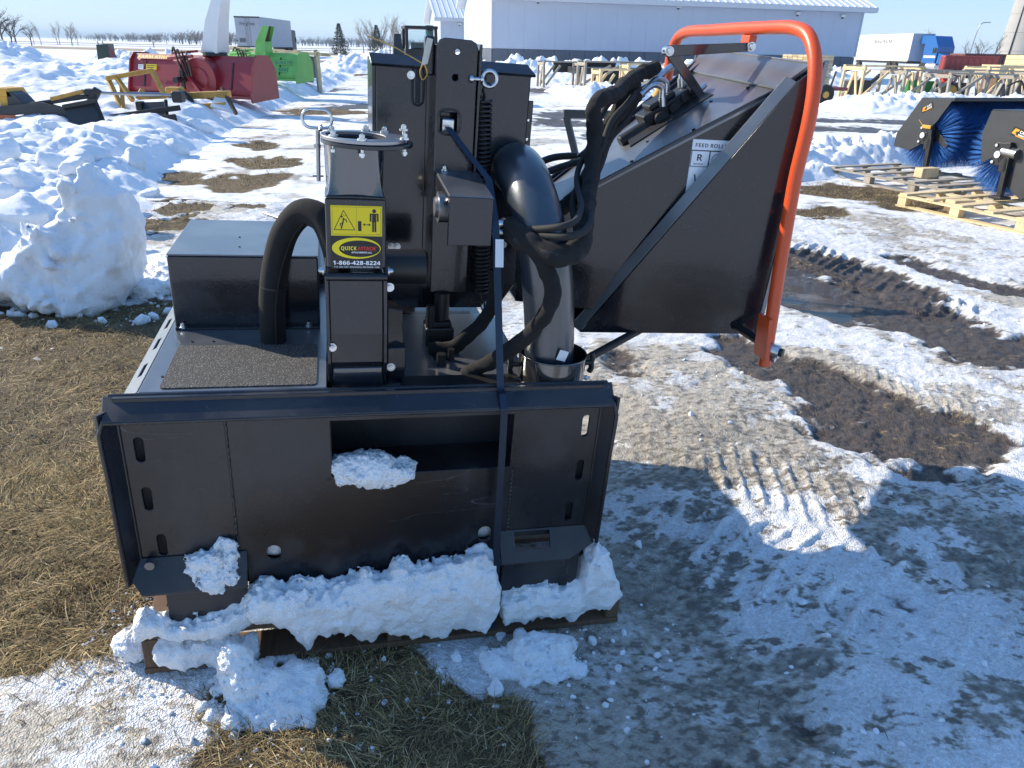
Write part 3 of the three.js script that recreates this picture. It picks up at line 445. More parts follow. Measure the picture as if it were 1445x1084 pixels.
// ---------------------------------------------------------------- the wood chipper on its pallet
function chipThing(name, label, category, group) {
  const o = thing(name, label, category, [0, 0, 0], 0, group); o.rotation.order = 'YZX'; o.rotation.copy(chipFrame.rotation); o.position.copy(chipFrame.position); return o;
}
const chipper = chipThing('wood_chipper', 'dark charcoal wood chipper attachment with orange feed bar, on a snowy pallet', 'wood chipper');
const part = (name, geo, mat, parent = chipper) => { if (Array.isArray(geo)) geo = join(geo); geo.translate(0, YB, 0); return mesh(name, geo, mat, parent); };
const lab = (o, l) => { o.userData.label = l; return o; };
function canvasMat(w, h, draw, o = {}) { const c = document.createElement('canvas'); c.width = w; c.height = h; const x = c.getContext('2d'); draw(x, w, h); const t = new THREE.CanvasTexture(c); t.colorSpace = THREE.SRGBColorSpace; t.anisotropy = 4; return stdm({ map: t, roughness: 0.4, ...o }); }
function decal(name, p00, p10, p01, mat, parent, dy = YB) { // thin printed sheet: lower left, lower right, upper left corners
  const a = V(...p00), u = V(...p10).sub(a), v = V(...p01).sub(a), n = u.clone().cross(v).normalize();
  const g = new THREE.BoxGeometry(u.length(), v.length(), 0.0006).translate(u.length() / 2, v.length() / 2, 0);
  const uv = g.attributes.uv, ps = g.attributes.position; for (let i = 0; i < uv.count; i++) uv.setXY(i, ps.getX(i) / u.length(), ps.getY(i) / v.length());
  g.applyMatrix4(new THREE.Matrix4().makeBasis(u.clone().normalize(), n.clone().cross(u).normalize(), n).setPosition(a)); g.translate(0, dy, 0);
  return mesh(name, g, mat, parent, true);
}
const hexBolt = (x, y, z, ax, r = 0.008, l = 0.008) => { // flanged hex head facing along ax
  const a = V(x, y, z), d = V(...ax).normalize(), q = t => a.clone().addScaledVector(d, t).toArray();
  return join([cyl(q(-0.002), q(0.002), r * 1.45, r * 1.45, 18), cyl(q(0.002), q(l), r, r * 0.96, 6), cyl(q(l), q(l + 0.002), r * 0.5, r * 0.45, 10)]);
};
{ // mounting plate: a pan with slots, window, top flange and two bottom lips
  const z = -0.036, holes = [[[-0.108, -0.222, z], [0.326, -0.222, z], [0.326, -0.073, z], [-0.108, -0.073, z]]];
  for (const [x, y] of [[-0.512, -0.126], [-0.512, -0.254], [-0.497, -0.384], [0.512, -0.114], [0.512, -0.244], [0.497, -0.372]]) holes.push(slot(x, y, 0.019, 0.062, z, 0));
  holes.push(slot(-0.251, -0.433, 0.034, 0.047, z)); holes.push(slot(0.273, -0.424, 0.034, 0.047, z));
  const pl = part('mounting_plate', plate([[-0.549, -0.44, z], [-0.315, -0.44, z], [-0.315, -0.61, z], [0.318, -0.61, z], [0.318, -0.44, z], [0.549, -0.44, z], [0.549, 0.0, z], [-0.549, 0.0, z]], 0.009, holes), M.plate);
  lab(pl, 'flat slotted mounting plate with scuffed dark paint');
  part('top_flange', [plate([[-0.565, -0.037, 0.006], [0.565, -0.037, 0.006], [0.572, -0.002, -0.052], [-0.572, -0.002, -0.052]], 0.008, [], 0.003), tube([[-0.562, -0.038, 0.002], [0, -0.0385, 0.002], [0.562, -0.038, 0.002]], 0.0055, 4, 8), tube([[-0.56, -0.004, -0.055], [0, -0.004, -0.055], [0.56, -0.004, -0.055]], 0.006, 4, 8)], M.plate, pl);
  for (const s of [-1, 1]) {
    part('side_flange', [s < 0 ? plate([[-0.572, -0.47, 0.004], [-0.546, -0.46, -0.034], [-0.546, -0.02, -0.034], [-0.572, -0.02, 0.004]], 0.007) : plate([[0.546, -0.46, -0.034], [0.572, -0.44, 0.004], [0.572, -0.02, 0.004], [0.546, -0.02, -0.034]], 0.007),
      tube([[s * 0.562, -0.034, 0.0], [s * 0.5705, -0.045, 0.001], [s * 0.572, -0.2, 0.002], [s * 0.572, -0.45, 0.002]], 0.0055, 12, 8), tube([[s * 0.546, -0.04, -0.0345], [s * 0.546, -0.43, -0.0345]], 0.004, 4, 8)], M.plate, pl);
    const x0 = s < 0 ? -0.57 : 0.312, x1 = s < 0 ? -0.312 : 0.57, c = s > 0 ? [[x0, -0.490, 0.012], [0.50, -0.490, 0.012], [x1, -0.455, -0.004], [x1 - 0.01, -0.416, -0.033], [x0, -0.416, -0.033]] : [[-0.545, -0.488, 0.012], [x1, -0.488, 0.012], [x1, -0.416, -0.033], [x0 + 0.01, -0.416, -0.033], [x0, -0.45, -0.006]];
    const k = s > 0 ? [[[0.352, -0.462, -0.0055], [0.448, -0.462, -0.0055], [0.448, -0.422, -0.029], [0.352, -0.422, -0.029]]] : [];
    part('bottom_lip', [plate(c, 0.009, k), tube([[s < 0 ? -0.545 : x0, -0.490, 0.009], [s < 0 ? x1 : 0.50, -0.490, 0.009]], 0.004, 4, 8)], M.plate, pl);
    part('foot_block', box(s < 0 ? -0.50 : 0.322, s < 0 ? -0.318 : 0.535, -0.60, -0.486, -0.04, -0.010, 0.003), M.plate, pl);
  }
  for (const [x, y0, y1] of [[-0.331, -0.05, -0.41], [0.333, -0.225, -0.46]]) { const w = []; for (let i = 0; i <= 40; i++) { const y = mix(y0, y1, i / 40); w.push([x + 0.0008 * Math.sin(i * 2.1), y, z + 0.001 + 0.0012 * Math.sin(i * 3.3)]); } part('weld_seam', tube(w, 0.0035, 90, 6), M.plate, pl); }
  part('window_trim', [box(-0.112, -0.106, -0.228, -0.068, -0.17, -0.04), box(-0.112, 0.33, -0.234, -0.226, -0.17, -0.036), box(0.327, 0.333, -0.226, -0.068, -0.17, -0.042)], M.plate, pl);
  part('bolt', hexBolt(-0.116, -0.232, -0.041, [0, 0, 1], 0.007), M.plate, pl);
  part('back_panel', box(-0.115, 0.34, -0.30, -0.055, -0.185, -0.172), M.inner, pl);
  part('slot_backing', box(-0.552, -0.47, -0.43, -0.05, -0.085, -0.062), M.inner, pl); part('slot_backing', box(0.46, 0.552, -0.43, -0.19, -0.085, -0.062), M.inner, pl);
  part('pin_boss', cyl([-0.525, -0.425, -0.03], [-0.525, -0.425, -0.012], 0.011), M.dustSkyTint, pl);
  part('housing', [box(-0.51, -0.125, -0.57, -0.016, -0.80, -0.10, 0.005), box(-0.125, 0.35, -0.57, -0.03, -0.80, -0.19, 0.005)], M.paint, chipper);
  part('skid_rail', box(-0.47, -0.38, -0.622, -0.57, -0.9, -0.04), M.dustSkyTint, chipper); part('skid_rail', box(0.30, 0.38, -0.622, -0.57, -0.9, -0.05), M.dustSkyTint, chipper);
}
part('rear_guard', box(-0.28, 0.17, -0.57, 0.04, -1.40, -0.82, 0.01), M.paint);
{ // deck with step pad and gear cover
  const dk = part('deck', [box(-0.506, -0.112, -0.014, 0, -0.83, -0.062, 0.003), box(-0.545, -0.538, -0.30, -0.022, -0.83, -0.064, 0.002)], M.dustSkyTint);
  const hs = []; for (const zc of [-0.20, -0.36, -0.50]) hs.push([[-0.528, -0.0135, zc + 0.035], [-0.519, -0.008, zc + 0.035], [-0.519, -0.008, zc - 0.035], [-0.528, -0.0135, zc - 0.035]]);
  part('edge_flange', plate([[-0.543, -0.022, -0.062], [-0.506, 0, -0.062], [-0.506, 0, -0.83], [-0.543, -0.022, -0.83]], 0.006, hs), M.dustSkyTint, dk);
  const cr = 0.012, pp = [[-0.465, -0.075], [-0.135, -0.075], [-0.135, -0.315], [-0.465, -0.315]];
  const sh = new THREE.Shape(); const a = 0.465, b = 0.135, f = 0.075, k = 0.315; sh.moveTo(-a + cr, f); sh.lineTo(-b - cr, f); sh.quadraticCurveTo(-b, f, -b, f + cr); sh.lineTo(-b, k - cr); sh.quadraticCurveTo(-b, k, -b - cr, k); sh.lineTo(-a + cr, k); sh.quadraticCurveTo(-a, k, -a, k - cr); sh.lineTo(-a, f + cr); sh.quadraticCurveTo(-a, f, -a + cr, f);
  lab(part('grip_pad', new THREE.ExtrudeGeometry(sh, { depth: 0.003, bevelEnabled: false }).rotateX(-Math.PI / 2), M.pad, dk), 'gritty grey-brown anti-slip step pad');
  for (const [x, zz] of [[-0.44, -0.345], [-0.39, -0.345], [-0.47, -0.14]]) part('rivet', cyl([x, -0.001, zz], [x, 0.0015, zz], 0.004), M.black, dk);
  part('middle_deck', box(-0.105, 0.385, -0.035, -0.022, -0.60, -0.056, 0.003), M.dustSkyTint, dk);
  const cv = part('gear_cover', box(-0.495, -0.13, 0.003, 0.192, -0.817, -0.443, 0.004), M.paint); lab(part('cover_lid', box(-0.4955, -0.1295, 0.1925, 0.197, -0.8175, -0.4425, 0.002), M.dustSkyTint, cv), 'lid of the gear cover in a paler colour standing for sky light');  // lid is a lighter copy of the paint, imitating the sky on top
  part('cover_flange', box(-0.492, -0.13, 0.0, 0.006, -0.443, -0.425, 0.001), M.paint, cv);
  for (const x of [-0.474, -0.16]) part('bolt', hexBolt(x, 0.006, -0.434, [0, 1, 0], 0.007, 0.01), M.zinc, cv);
  for (const [x, zz] of [[-0.34, -0.62], [-0.33, -0.52]]) part('rivet', cyl([x, 0.196, zz], [x, 0.1985, zz], 0.003), M.black, cv);
}
{ // discharge duct and chute on the left
  const prof = [[-0.092, 0.255], [-0.086, 0.2], [-0.084, 0.12], [-0.088, 0.05], [-0.10, 0.0], [-0.13, -0.03], [-0.27, -0.03], [-0.27, 0.1], [-0.22, 0.255]];
  const sideG = (x, w, d) => extr(prof.map(([zz, y]) => [-(zz - (zz > -0.2 ? -d : d)) , y]), w, 0.001).rotateY(Math.PI / 2).translate(x, 0, 0);
  const du = part('duct', sideG(-0.099, 0.112, 0), M.paint);
  part('side_plate', sideG(-0.108, 0.006, 0.008), M.paint, du); part('side_plate', sideG(0.017, 0.006, 0.008), M.paint, du);
  part('outlet_guard', [box(-0.098, 0.014, -0.03, 0.035, -0.098, -0.088, 0.003)], M.gloss, du);
  part('bracket', [plate([[0.028, -0.03, -0.115], [0.07, -0.03, -0.13], [0.06, 0.16, -0.13], [0.028, 0.17, -0.115]], 0.006), box(0.026, 0.068, 0.018, 0.078, -0.20, -0.10, 0.003)], M.paint, du);
  for (const [x, y] of [[-0.112, 0.262], [0.028, 0.262], [-0.098, 0.09], [0.03, 0.225], [0.034, 0.03]]) part('bolt', hexBolt(x, y, x < -0.1 || x > 0.02 ? -0.10 : -0.082, y > 0.25 ? [Math.sign(x + 0.04), 0, 0] : [0, 0, 1], 0.007), M.zinc, du);
  part('hinge_pin', cyl([-0.106, 0.252, -0.088], [0.024, 0.252, -0.088], 0.0095), M.paint, du);
  part('motor', [cyl([0.03, 0.228, -0.25], [0.125, 0.228, -0.25], 0.042, 0.042, 28), cyl([0.125, 0.228, -0.25], [0.131, 0.228, -0.25], 0.042, 0.036, 28)], M.black, du);
  const ch = part('chute', box(-0.104, 0.022, 0.268, 0.421, -0.215, -0.092, 0.006), M.paint);
  const N = 72, rows = 10, pos = [], idx = [];
  for (let j = 0; j <= rows; j++) for (let i = 0; i <= N; i++) { const a = i / N * Math.PI * 2, c = Math.cos(a), s = Math.sin(a), m = 0.058 / Math.max(Math.abs(c), Math.abs(s)), t = j / rows, e = mix(m, 0.062, Math.pow(t, 0.55)); pos.push(-0.041 + c * e, 0.42 + 0.108 * t, -0.153 + s * e); }
  for (let j = 0; j < rows; j++) for (let i = 0; i < N; i++) { const k = j * (N + 1) + i; idx.push(k, k + N + 1, k + 1, k + 1, k + N + 1, k + N + 2); }
  const tg = new THREE.BufferGeometry(); tg.setAttribute('position', new THREE.Float32BufferAttribute(pos, 3)); tg.setIndex(idx); tg.computeVertexNormals();
  part('square_to_round', tg, M.gloss, ch);
  part('weld_seam', tube([[-0.1, 0.421, -0.093], [-0.04, 0.4225, -0.0925], [0.018, 0.421, -0.093]], 0.004, 30, 6), M.paint, ch);
  const ringG = (cx, r0, r1, y0, y1) => { const s = new THREE.Shape(); s.absarc(0, 0, r1, 0, Math.PI * 2); const h = new THREE.Path(); h.absarc(-0.024 + (cx + 0.0135) * -1, 0, r0, 0, Math.PI * 2); s.holes.push(h); return new THREE.ExtrudeGeometry(s, { depth: y1 - y0, bevelEnabled: true, bevelSize: 0.001, bevelThickness: 0.001, bevelSegments: 1, curveSegments: 40 }).rotateX(-Math.PI / 2).translate(cx, y0, -0.15); };
  part('lower_flange', ringG(-0.0135, 0.059, 0.094, 0.523, 0.529), M.paint, ch);
  part('upper_flange', ringG(-0.020, 0.062, 0.088, 0.5315, 0.5375), M.steel, ch);
  part('gasket', ringG(-0.016, 0.061, 0.086, 0.5292, 0.5312), M.rubber, ch);
  for (const a of [100, 205, 150, 20, -15, -90, -60]) { const A = a * Math.PI / 180, R = 0.08, x = -0.0135 + R * Math.cos(A), zz = -0.15 + R * Math.sin(A), hi = a === -15 ? 0.012 : 0; part('bolt', [hexBolt(x, 0.54 + hi, zz, [0, 1, 0], 0.0068, 0.009), cyl([x, 0.505, zz], [x, 0.545 + hi, zz], 0.0035, 0.0035, 8), cyl([x, 0.508, zz], [x, 0.514, zz], 0.007, 0.007, 6)], M.zinc, ch); }
  const st = []; for (let i = 0; i < 28; i++) { const a = i / 28 * Math.PI * 2, s = Math.cos(a) >= 0 ? 1 : -1; st.push([-0.115 + s * 0.013 + 0.017 * Math.cos(a), 0.562 + 0.018 * Math.sin(a), -0.19]); }
  part('lock_handle', [tube(st, 0.0032, 90, 8, true), cyl([-0.108, 0.541, -0.18], [-0.108, 0.549, -0.19], 0.004)], M.zinc, ch);
  part('lock_rod', [cyl([-0.116, 0.437, -0.18], [-0.114, 0.54, -0.18], 0.0045), cyl([-0.116, 0.505, -0.18], [-0.116, 0.512, -0.18], 0.008, 0.008, 6), cyl([-0.128, 0.447, -0.178], [-0.105, 0.447, -0.18], 0.002)], M.steel, ch);
  const warn = canvasMat(640, 380, (x, w, h) => {
    x.fillStyle = '#c9b400'; x.fillRect(0, 0, w, h); x.fillStyle = '#e2c800'; x.fillRect(8, 8, w - 16, h - 16); x.strokeStyle = '#5a4d00'; x.lineWidth = 3; x.strokeRect(20, 20, w - 40, h - 40); x.beginPath(); x.moveTo(w * 0.5, 20); x.lineTo(w * 0.5, h - 20); x.stroke();
    x.strokeStyle = '#111'; x.lineWidth = 9; x.lineJoin = 'round'; x.beginPath(); x.moveTo(160, 62); x.lineTo(298, 304); x.lineTo(40, 304); x.closePath(); x.stroke();
    x.lineWidth = 17; x.lineCap = 'round'; x.beginPath(); x.moveTo(160, 160); x.lineTo(150, 215); x.lineTo(128, 285); x.stroke(); x.lineWidth = 12; x.beginPath(); x.moveTo(158, 165); x.lineTo(188, 178); x.lineTo(196, 206); x.stroke(); x.beginPath(); x.moveTo(150, 215); x.lineTo(122, 225); x.lineTo(118, 252); x.stroke();
    x.fillStyle = '#111'; x.beginPath(); x.arc(138, 140, 13, 0, 7); x.fill(); x.lineWidth = 4; x.beginPath(); x.moveTo(150, 112); x.lineTo(168, 130); x.lineTo(200, 124); x.stroke();
    x.fillRect(336, 190, 44, 126); x.beginPath(); x.arc(540, 62, 25, 0, 7); x.fill(); x.fillRect(512, 92, 56, 110); x.fillRect(484, 94, 22, 100); x.fillRect(574, 94, 22, 100); x.fillRect(490, 92, 100, 16); x.fillRect(514, 195, 24, 130); x.fillRect(543, 195, 24, 130);
    x.lineWidth = 9; x.beginPath(); x.moveTo(412, 234); x.lineTo(482, 234); x.stroke(); for (const [p, s] of [[396, 1], [498, -1]]) { x.beginPath(); x.moveTo(p, 234); x.lineTo(p + s * 26, 214); x.lineTo(p + s * 26, 254); x.closePath(); x.fill(); }
    x.font = '14px sans-serif'; x.fillStyle = '#5a4d00'; x.fillText('4-1008', 565, 356);
  });
  decal('warning_sticker', [-0.093, 0.341, -0.0911], [0.013, 0.341, -0.0911], [-0.093, 0.405, -0.0911], warn, ch);
  const logo = canvasMat(660, 420, (x, w, h) => {
    x.fillStyle = '#0c0d11'; x.fillRect(0, 0, w, h); x.fillStyle = '#e9d40c'; x.beginPath(); x.ellipse(330, 146, 312, 140, 0, 0, 7); x.fill(); x.fillStyle = '#07080a'; x.beginPath(); x.ellipse(370, 152, 262, 110, 0, 0, 7); x.fill();
    x.textBaseline = 'alphabetic'; const fit = (s, f, px, xx, yy, ww, col) => { x.font = `${f} ${px}px sans-serif`; x.fillStyle = col; const m = x.measureText(s).width; x.save(); x.translate(xx, yy); x.scale(ww / m, 1); x.fillText(s, 0, 0); x.restore(); };
    fit('QUICK', 'bold', 68, 130, 172, 202, '#f2e23a'); fit('ATTACH', 'bold', 66, 345, 172, 232, '#e8231c'); fit('™', 'bold', 30, 580, 146, 18, '#e8231c'); fit('ATTACHMENTS LLC', 'bold', 28, 265, 212, 262, '#ffffff');
    fit('1-866-428-8224', 'bold', 74, 22, 368, 616, '#f4f6f8'); fit('P.O. Box 128 • Alexandria, MN 56308 • USA', 'bold', 26, 40, 406, 585, '#d8dde2');
  });
  decal('logo_sticker', [-0.095, 0.2695, -0.0911], [0.013, 0.2695, -0.0911], [-0.095, 0.3385, -0.0911], logo, ch);
}
{ // padded hose loop left of the chute
  const h = part('padded_hose', tube([[-0.245, -0.01, -0.345], [-0.243, 0.1, -0.345], [-0.228, 0.2, -0.342], [-0.198, 0.29, -0.335], [-0.155, 0.338, -0.315], [-0.112, 0.33, -0.285], [-0.085, 0.27, -0.26], [-0.075, 0.2, -0.25]], 0.032, 90, 20), M.cloth);
  part('sleeve_seam', tube([[-0.235, 0.0, -0.313], [-0.231, 0.1, -0.313], [-0.212, 0.2, -0.311], [-0.18, 0.283, -0.304], [-0.15, 0.325, -0.285]], 0.0035, 60, 6), M.cloth, h);
  part('cable_tie', cyl([-0.237, 0.145, -0.344], [-0.2365, 0.149, -0.344], 0.0335, 0.0335, 24, true), M.black, h);
}
{ // feed roller housing with post, arm, spring
  const ft = [[0.021, 0.12], [0.09, 0.052], [0.36, 0.052], [0.405, 0.12], [0.405, 0.672], [0.021, 0.672]];
  const fb = part('feed_housing', [extr(ft, 0.42, 0.003).translate(0, 0, -0.87)], M.paint);
  part('top_lip', plate([[0.010, 0.668, -0.440], [0.415, 0.668, -0.440], [0.400, 0.690, -0.475], [0.004, 0.690, -0.475]], 0.006), M.paint, fb);
  part('side_lip', box(0.012, 0.021, 0.14, 0.665, -0.52, -0.452, 0.002), M.paint, fb);
  part('side_plate', plate([[0.41, 0.44, -0.56], [0.446, 0.44, -0.56], [0.446, 0.60, -0.56], [0.41, 0.60, -0.56]], 0.008, [slot(0.437, 0.50, 0.008, 0.0081, -0.56), slot(0.437, 0.55, 0.008, 0.0081, -0.56)]), M.paint, fb);
  part('slot_weld', [tube(slot(0.122, 0.625, 0.026, 0.09, -0.448), 0.0035, 60, 6, true), box(0.116, 0.128, 0.585, 0.665, -0.449, -0.446, 0.001)], M.inner, fb);
  part('bolt', cyl([0.104, 0.648, -0.45], [0.104, 0.648, -0.440], 0.0105, 0.0095, 20), M.zinc, fb);
  part('seam', tube([[0.142, 0.06, -0.448], [0.142, 0.67, -0.448]], 0.002, 4, 6), M.paint, fb);
  for (const [x, y] of [[0.36, 0.30], [0.365, 0.235], [0.06, 0.225], [0.075, 0.225]]) part('bolt', hexBolt(x, y, -0.447, [0, 0, 1], 0.0065), M.zinc, fb);
  const pz = -0.382, po = [[0.158, 0.12, pz], [0.255, 0.12, pz], [0.255, 0.715, pz], [0.25, 0.729, pz], [0.238, 0.735, pz], [0.175, 0.736, pz], [0.163, 0.731, pz], [0.158, 0.718, pz]];
  const ps = part('post', [plate(po, 0.008, [slot(0.206, 0.708, 0.013, 0.0131, pz), slot(0.203, 0.652, 0.014, 0.0141, pz), [[0.171, 0.53, pz], [0.212, 0.53, pz], [0.212, 0.573, pz], [0.171, 0.573, pz]]], 0.002), box(0.158, 0.166, 0.12, 0.72, -0.45, -0.388), box(0.247, 0.255, 0.12, 0.715, -0.45, -0.388)], M.paint);
  part('rear_post', box(0.135, 0.159, 0.65, 0.738, -0.46, -0.43, 0.006), M.paint, ps);
  part('edge_plate', box(0.2565, 0.263, 0.33, 0.728, -0.45, -0.37, 0.002), M.paint, ps);
  part('window_rim', tube([[0.169, 0.528, pz + 0.001], [0.214, 0.528, pz + 0.001], [0.214, 0.575, pz + 0.001], [0.169, 0.575, pz + 0.001]], 0.003, 80, 6, true), M.paint, ps);
  part('slide_block', box(0.176, 0.21, 0.52, 0.557, -0.445, -0.40, 0.004), M.zinc, ps);
  // arm tube with motor
  const arm = part('arm', [plate([[0.166, 0.305, -0.165], [0.268, 0.305, -0.165], [0.268, 0.414, -0.165], [0.166, 0.416, -0.165]], 0.008), plate([[0.268, 0.305, -0.168], [0.268, 0.305, -0.385], [0.268, 0.436, -0.385], [0.268, 0.412, -0.168]], 0.008), plate([[0.160, 0.36, -0.385], [0.166, 0.395, -0.20], [0.166, 0.412, -0.168], [0.16, 0.436, -0.385]], 0.008)], M.paint);
  part('arm_top', plate([[0.1665, 0.4165, -0.166], [0.2685, 0.4145, -0.166], [0.2685, 0.4365, -0.384], [0.1605, 0.4385, -0.384]], 0.008), M.dustSkyTint, arm);
  part('roller_motor', [cyl([0.155, 0.37, -0.27], [0.25, 0.37, -0.27], 0.036, 0.036, 24), cyl([0.147, 0.37, -0.27], [0.155, 0.37, -0.27], 0.022, 0.026, 18)], M.steel, arm);
  part('bolt', hexBolt(0.185, 0.44, -0.375, [0, 1, 0], 0.007), M.zinc, arm);
  for (const y of [0.352, 0.332]) part('fitting', [cyl([0.268, y, -0.19], [0.292, y, -0.19], 0.010, 0.010, 6), cyl([0.292, y, -0.19], [0.318, y, -0.19], 0.0075, 0.0075, 12)], M.zinc, arm);
  const hp = []; const turns = 46; for (let i = 0; i <= turns * 14; i++) { const a = i / 14 * Math.PI * 2, t = i / (turns * 14); hp.push([mix(0.276, 0.300, t) + 0.0205 * Math.cos(a), mix(0.605, 0.11, t), -0.40 + 0.0205 * Math.sin(a)]); }
  const spr = part('spring', tube(hp, 0.0036, turns * 14, 6), M.black);
  part('spring_hook', [tube([[0.276, 0.60, -0.40], [0.278, 0.615, -0.395], [0.272, 0.63, -0.385], [0.282, 0.645, -0.378], [0.288, 0.64, -0.372]], 0.0035, 24, 6)], M.black, spr); part('spring_hook', [tube([[0.30, 0.115, -0.40], [0.30, 0.1, -0.395], [0.305, 0.085, -0.39]], 0.0035, 16, 6)], M.black, spr);
  const er = []; for (let i = 0; i < 24; i++) { const a = i / 24 * Math.PI * 2; er.push([0.284 + 0.0175 * Math.cos(a), 0.655 + 0.0175 * Math.sin(a), -0.375]); }
  part('eye_bolt', [tube(er, 0.005, 60, 10, true), cyl([0.235, 0.652, -0.372], [0.268, 0.653, -0.375], 0.005), cyl([0.236, 0.652, -0.372], [0.243, 0.652, -0.372], 0.01, 0.01, 6), cyl([0.262, 0.653, -0.374], [0.268, 0.653, -0.374], 0.01, 0.01, 6)], M.zinc, spr);
  const e2 = []; for (let i = 0; i < 20; i++) { const a = i / 20 * Math.PI * 2; e2.push([0.309 + 0.004 * Math.cos(a), 0.078 + 0.015 * Math.sin(a), -0.385 + 0.014 * Math.cos(a)]); }
  part('lower_eye', tube(e2, 0.004, 40, 8, true), M.zinc, spr);
  const cy = part('lift_cylinder', [cyl([0.19, -0.03, -0.38], [0.19, 0.12, -0.38], 0.021), box(0.145, 0.222, -0.03, 0.03, -0.42, -0.345, 0.006), cyl([0.158, 0.02, -0.36], [0.158, 0.09, -0.36], 0.012), box(0.15, 0.215, 0.03, 0.045, -0.41, -0.35, 0.004)], M.black);
  part('valve_block', [box(0.15, 0.21, -0.075, -0.02, -0.33, -0.25, 0.006), cyl([0.17, -0.022, -0.22], [0.17, 0.01, -0.22], 0.012), cyl([0.20, -0.02, -0.25], [0.20, 0.01, -0.25], 0.009)], M.black, cy);
  part('gearbox', box(0.06, 0.35, -0.022, -0.012, -0.14, -0.08, 0.003), M.black, cy);
}
{ // loose spout standing in its collar
  const CX = 0.44, CZ = -0.142, co = part('collar', [cyl([CX, -0.26, CZ], [CX, 0.043, CZ], 0.085, 0.085, 48, true)], M.gloss);
  co.material = phys({ color: C3(0.03, 0.028, 0.027), roughness: 0.14, ior: 1.9, clearcoat: 1, clearcoatRoughness: 0.05, side: THREE.DoubleSide });
  part('collar_rim', new THREE.TorusGeometry(0.085, 0.0022, 8, 60).rotateX(Math.PI / 2).translate(CX, 0.043, CZ), M.gloss, co);
  for (const s of [-1, 1]) {
    const kx = CX + s * 0.086, ky = 0.012; part('clamp_knob', [cyl([kx, ky, CZ], [kx + s * 0.018, ky, CZ], 0.007), ...[-1, 1].map(q => tube([[kx + s * 0.02, ky, CZ], [kx + s * 0.022, ky + q * 0.014, CZ], [kx + s * 0.018, ky + q * 0.026, CZ]], 0.0075, 12, 10))], M.black, co);
    part('bolt', [cyl([kx - s * 0.004, -0.024, CZ + 0.015], [kx + s * 0.016, -0.024, CZ + 0.015], 0.0035), cyl([kx + s * 0.002, -0.024, CZ + 0.015], [kx + s * 0.008, -0.024, CZ + 0.015], 0.0065, 0.0065, 6)], M.zinc, co);
  }
  const sp = part('spout', [tube([[0.434, -0.12, CZ], [0.432, 0.0, CZ], [0.424, 0.12, -0.147], [0.406, 0.25, -0.158], [0.388, 0.345, -0.188], [0.376, 0.41, -0.25], [0.372, 0.443, -0.33], [0.376, 0.445, -0.42], [0.39, 0.41, -0.50]], 0.062, 90, 40)], M.spout);
  decal('spout_label', [0.428, 0.052, -0.0745], [0.451, 0.045, -0.0755], [0.436, 0.078, -0.0735], stdm({ color: C3(0.62, 0.66, 0.7), roughness: 0.4 }), sp);
}
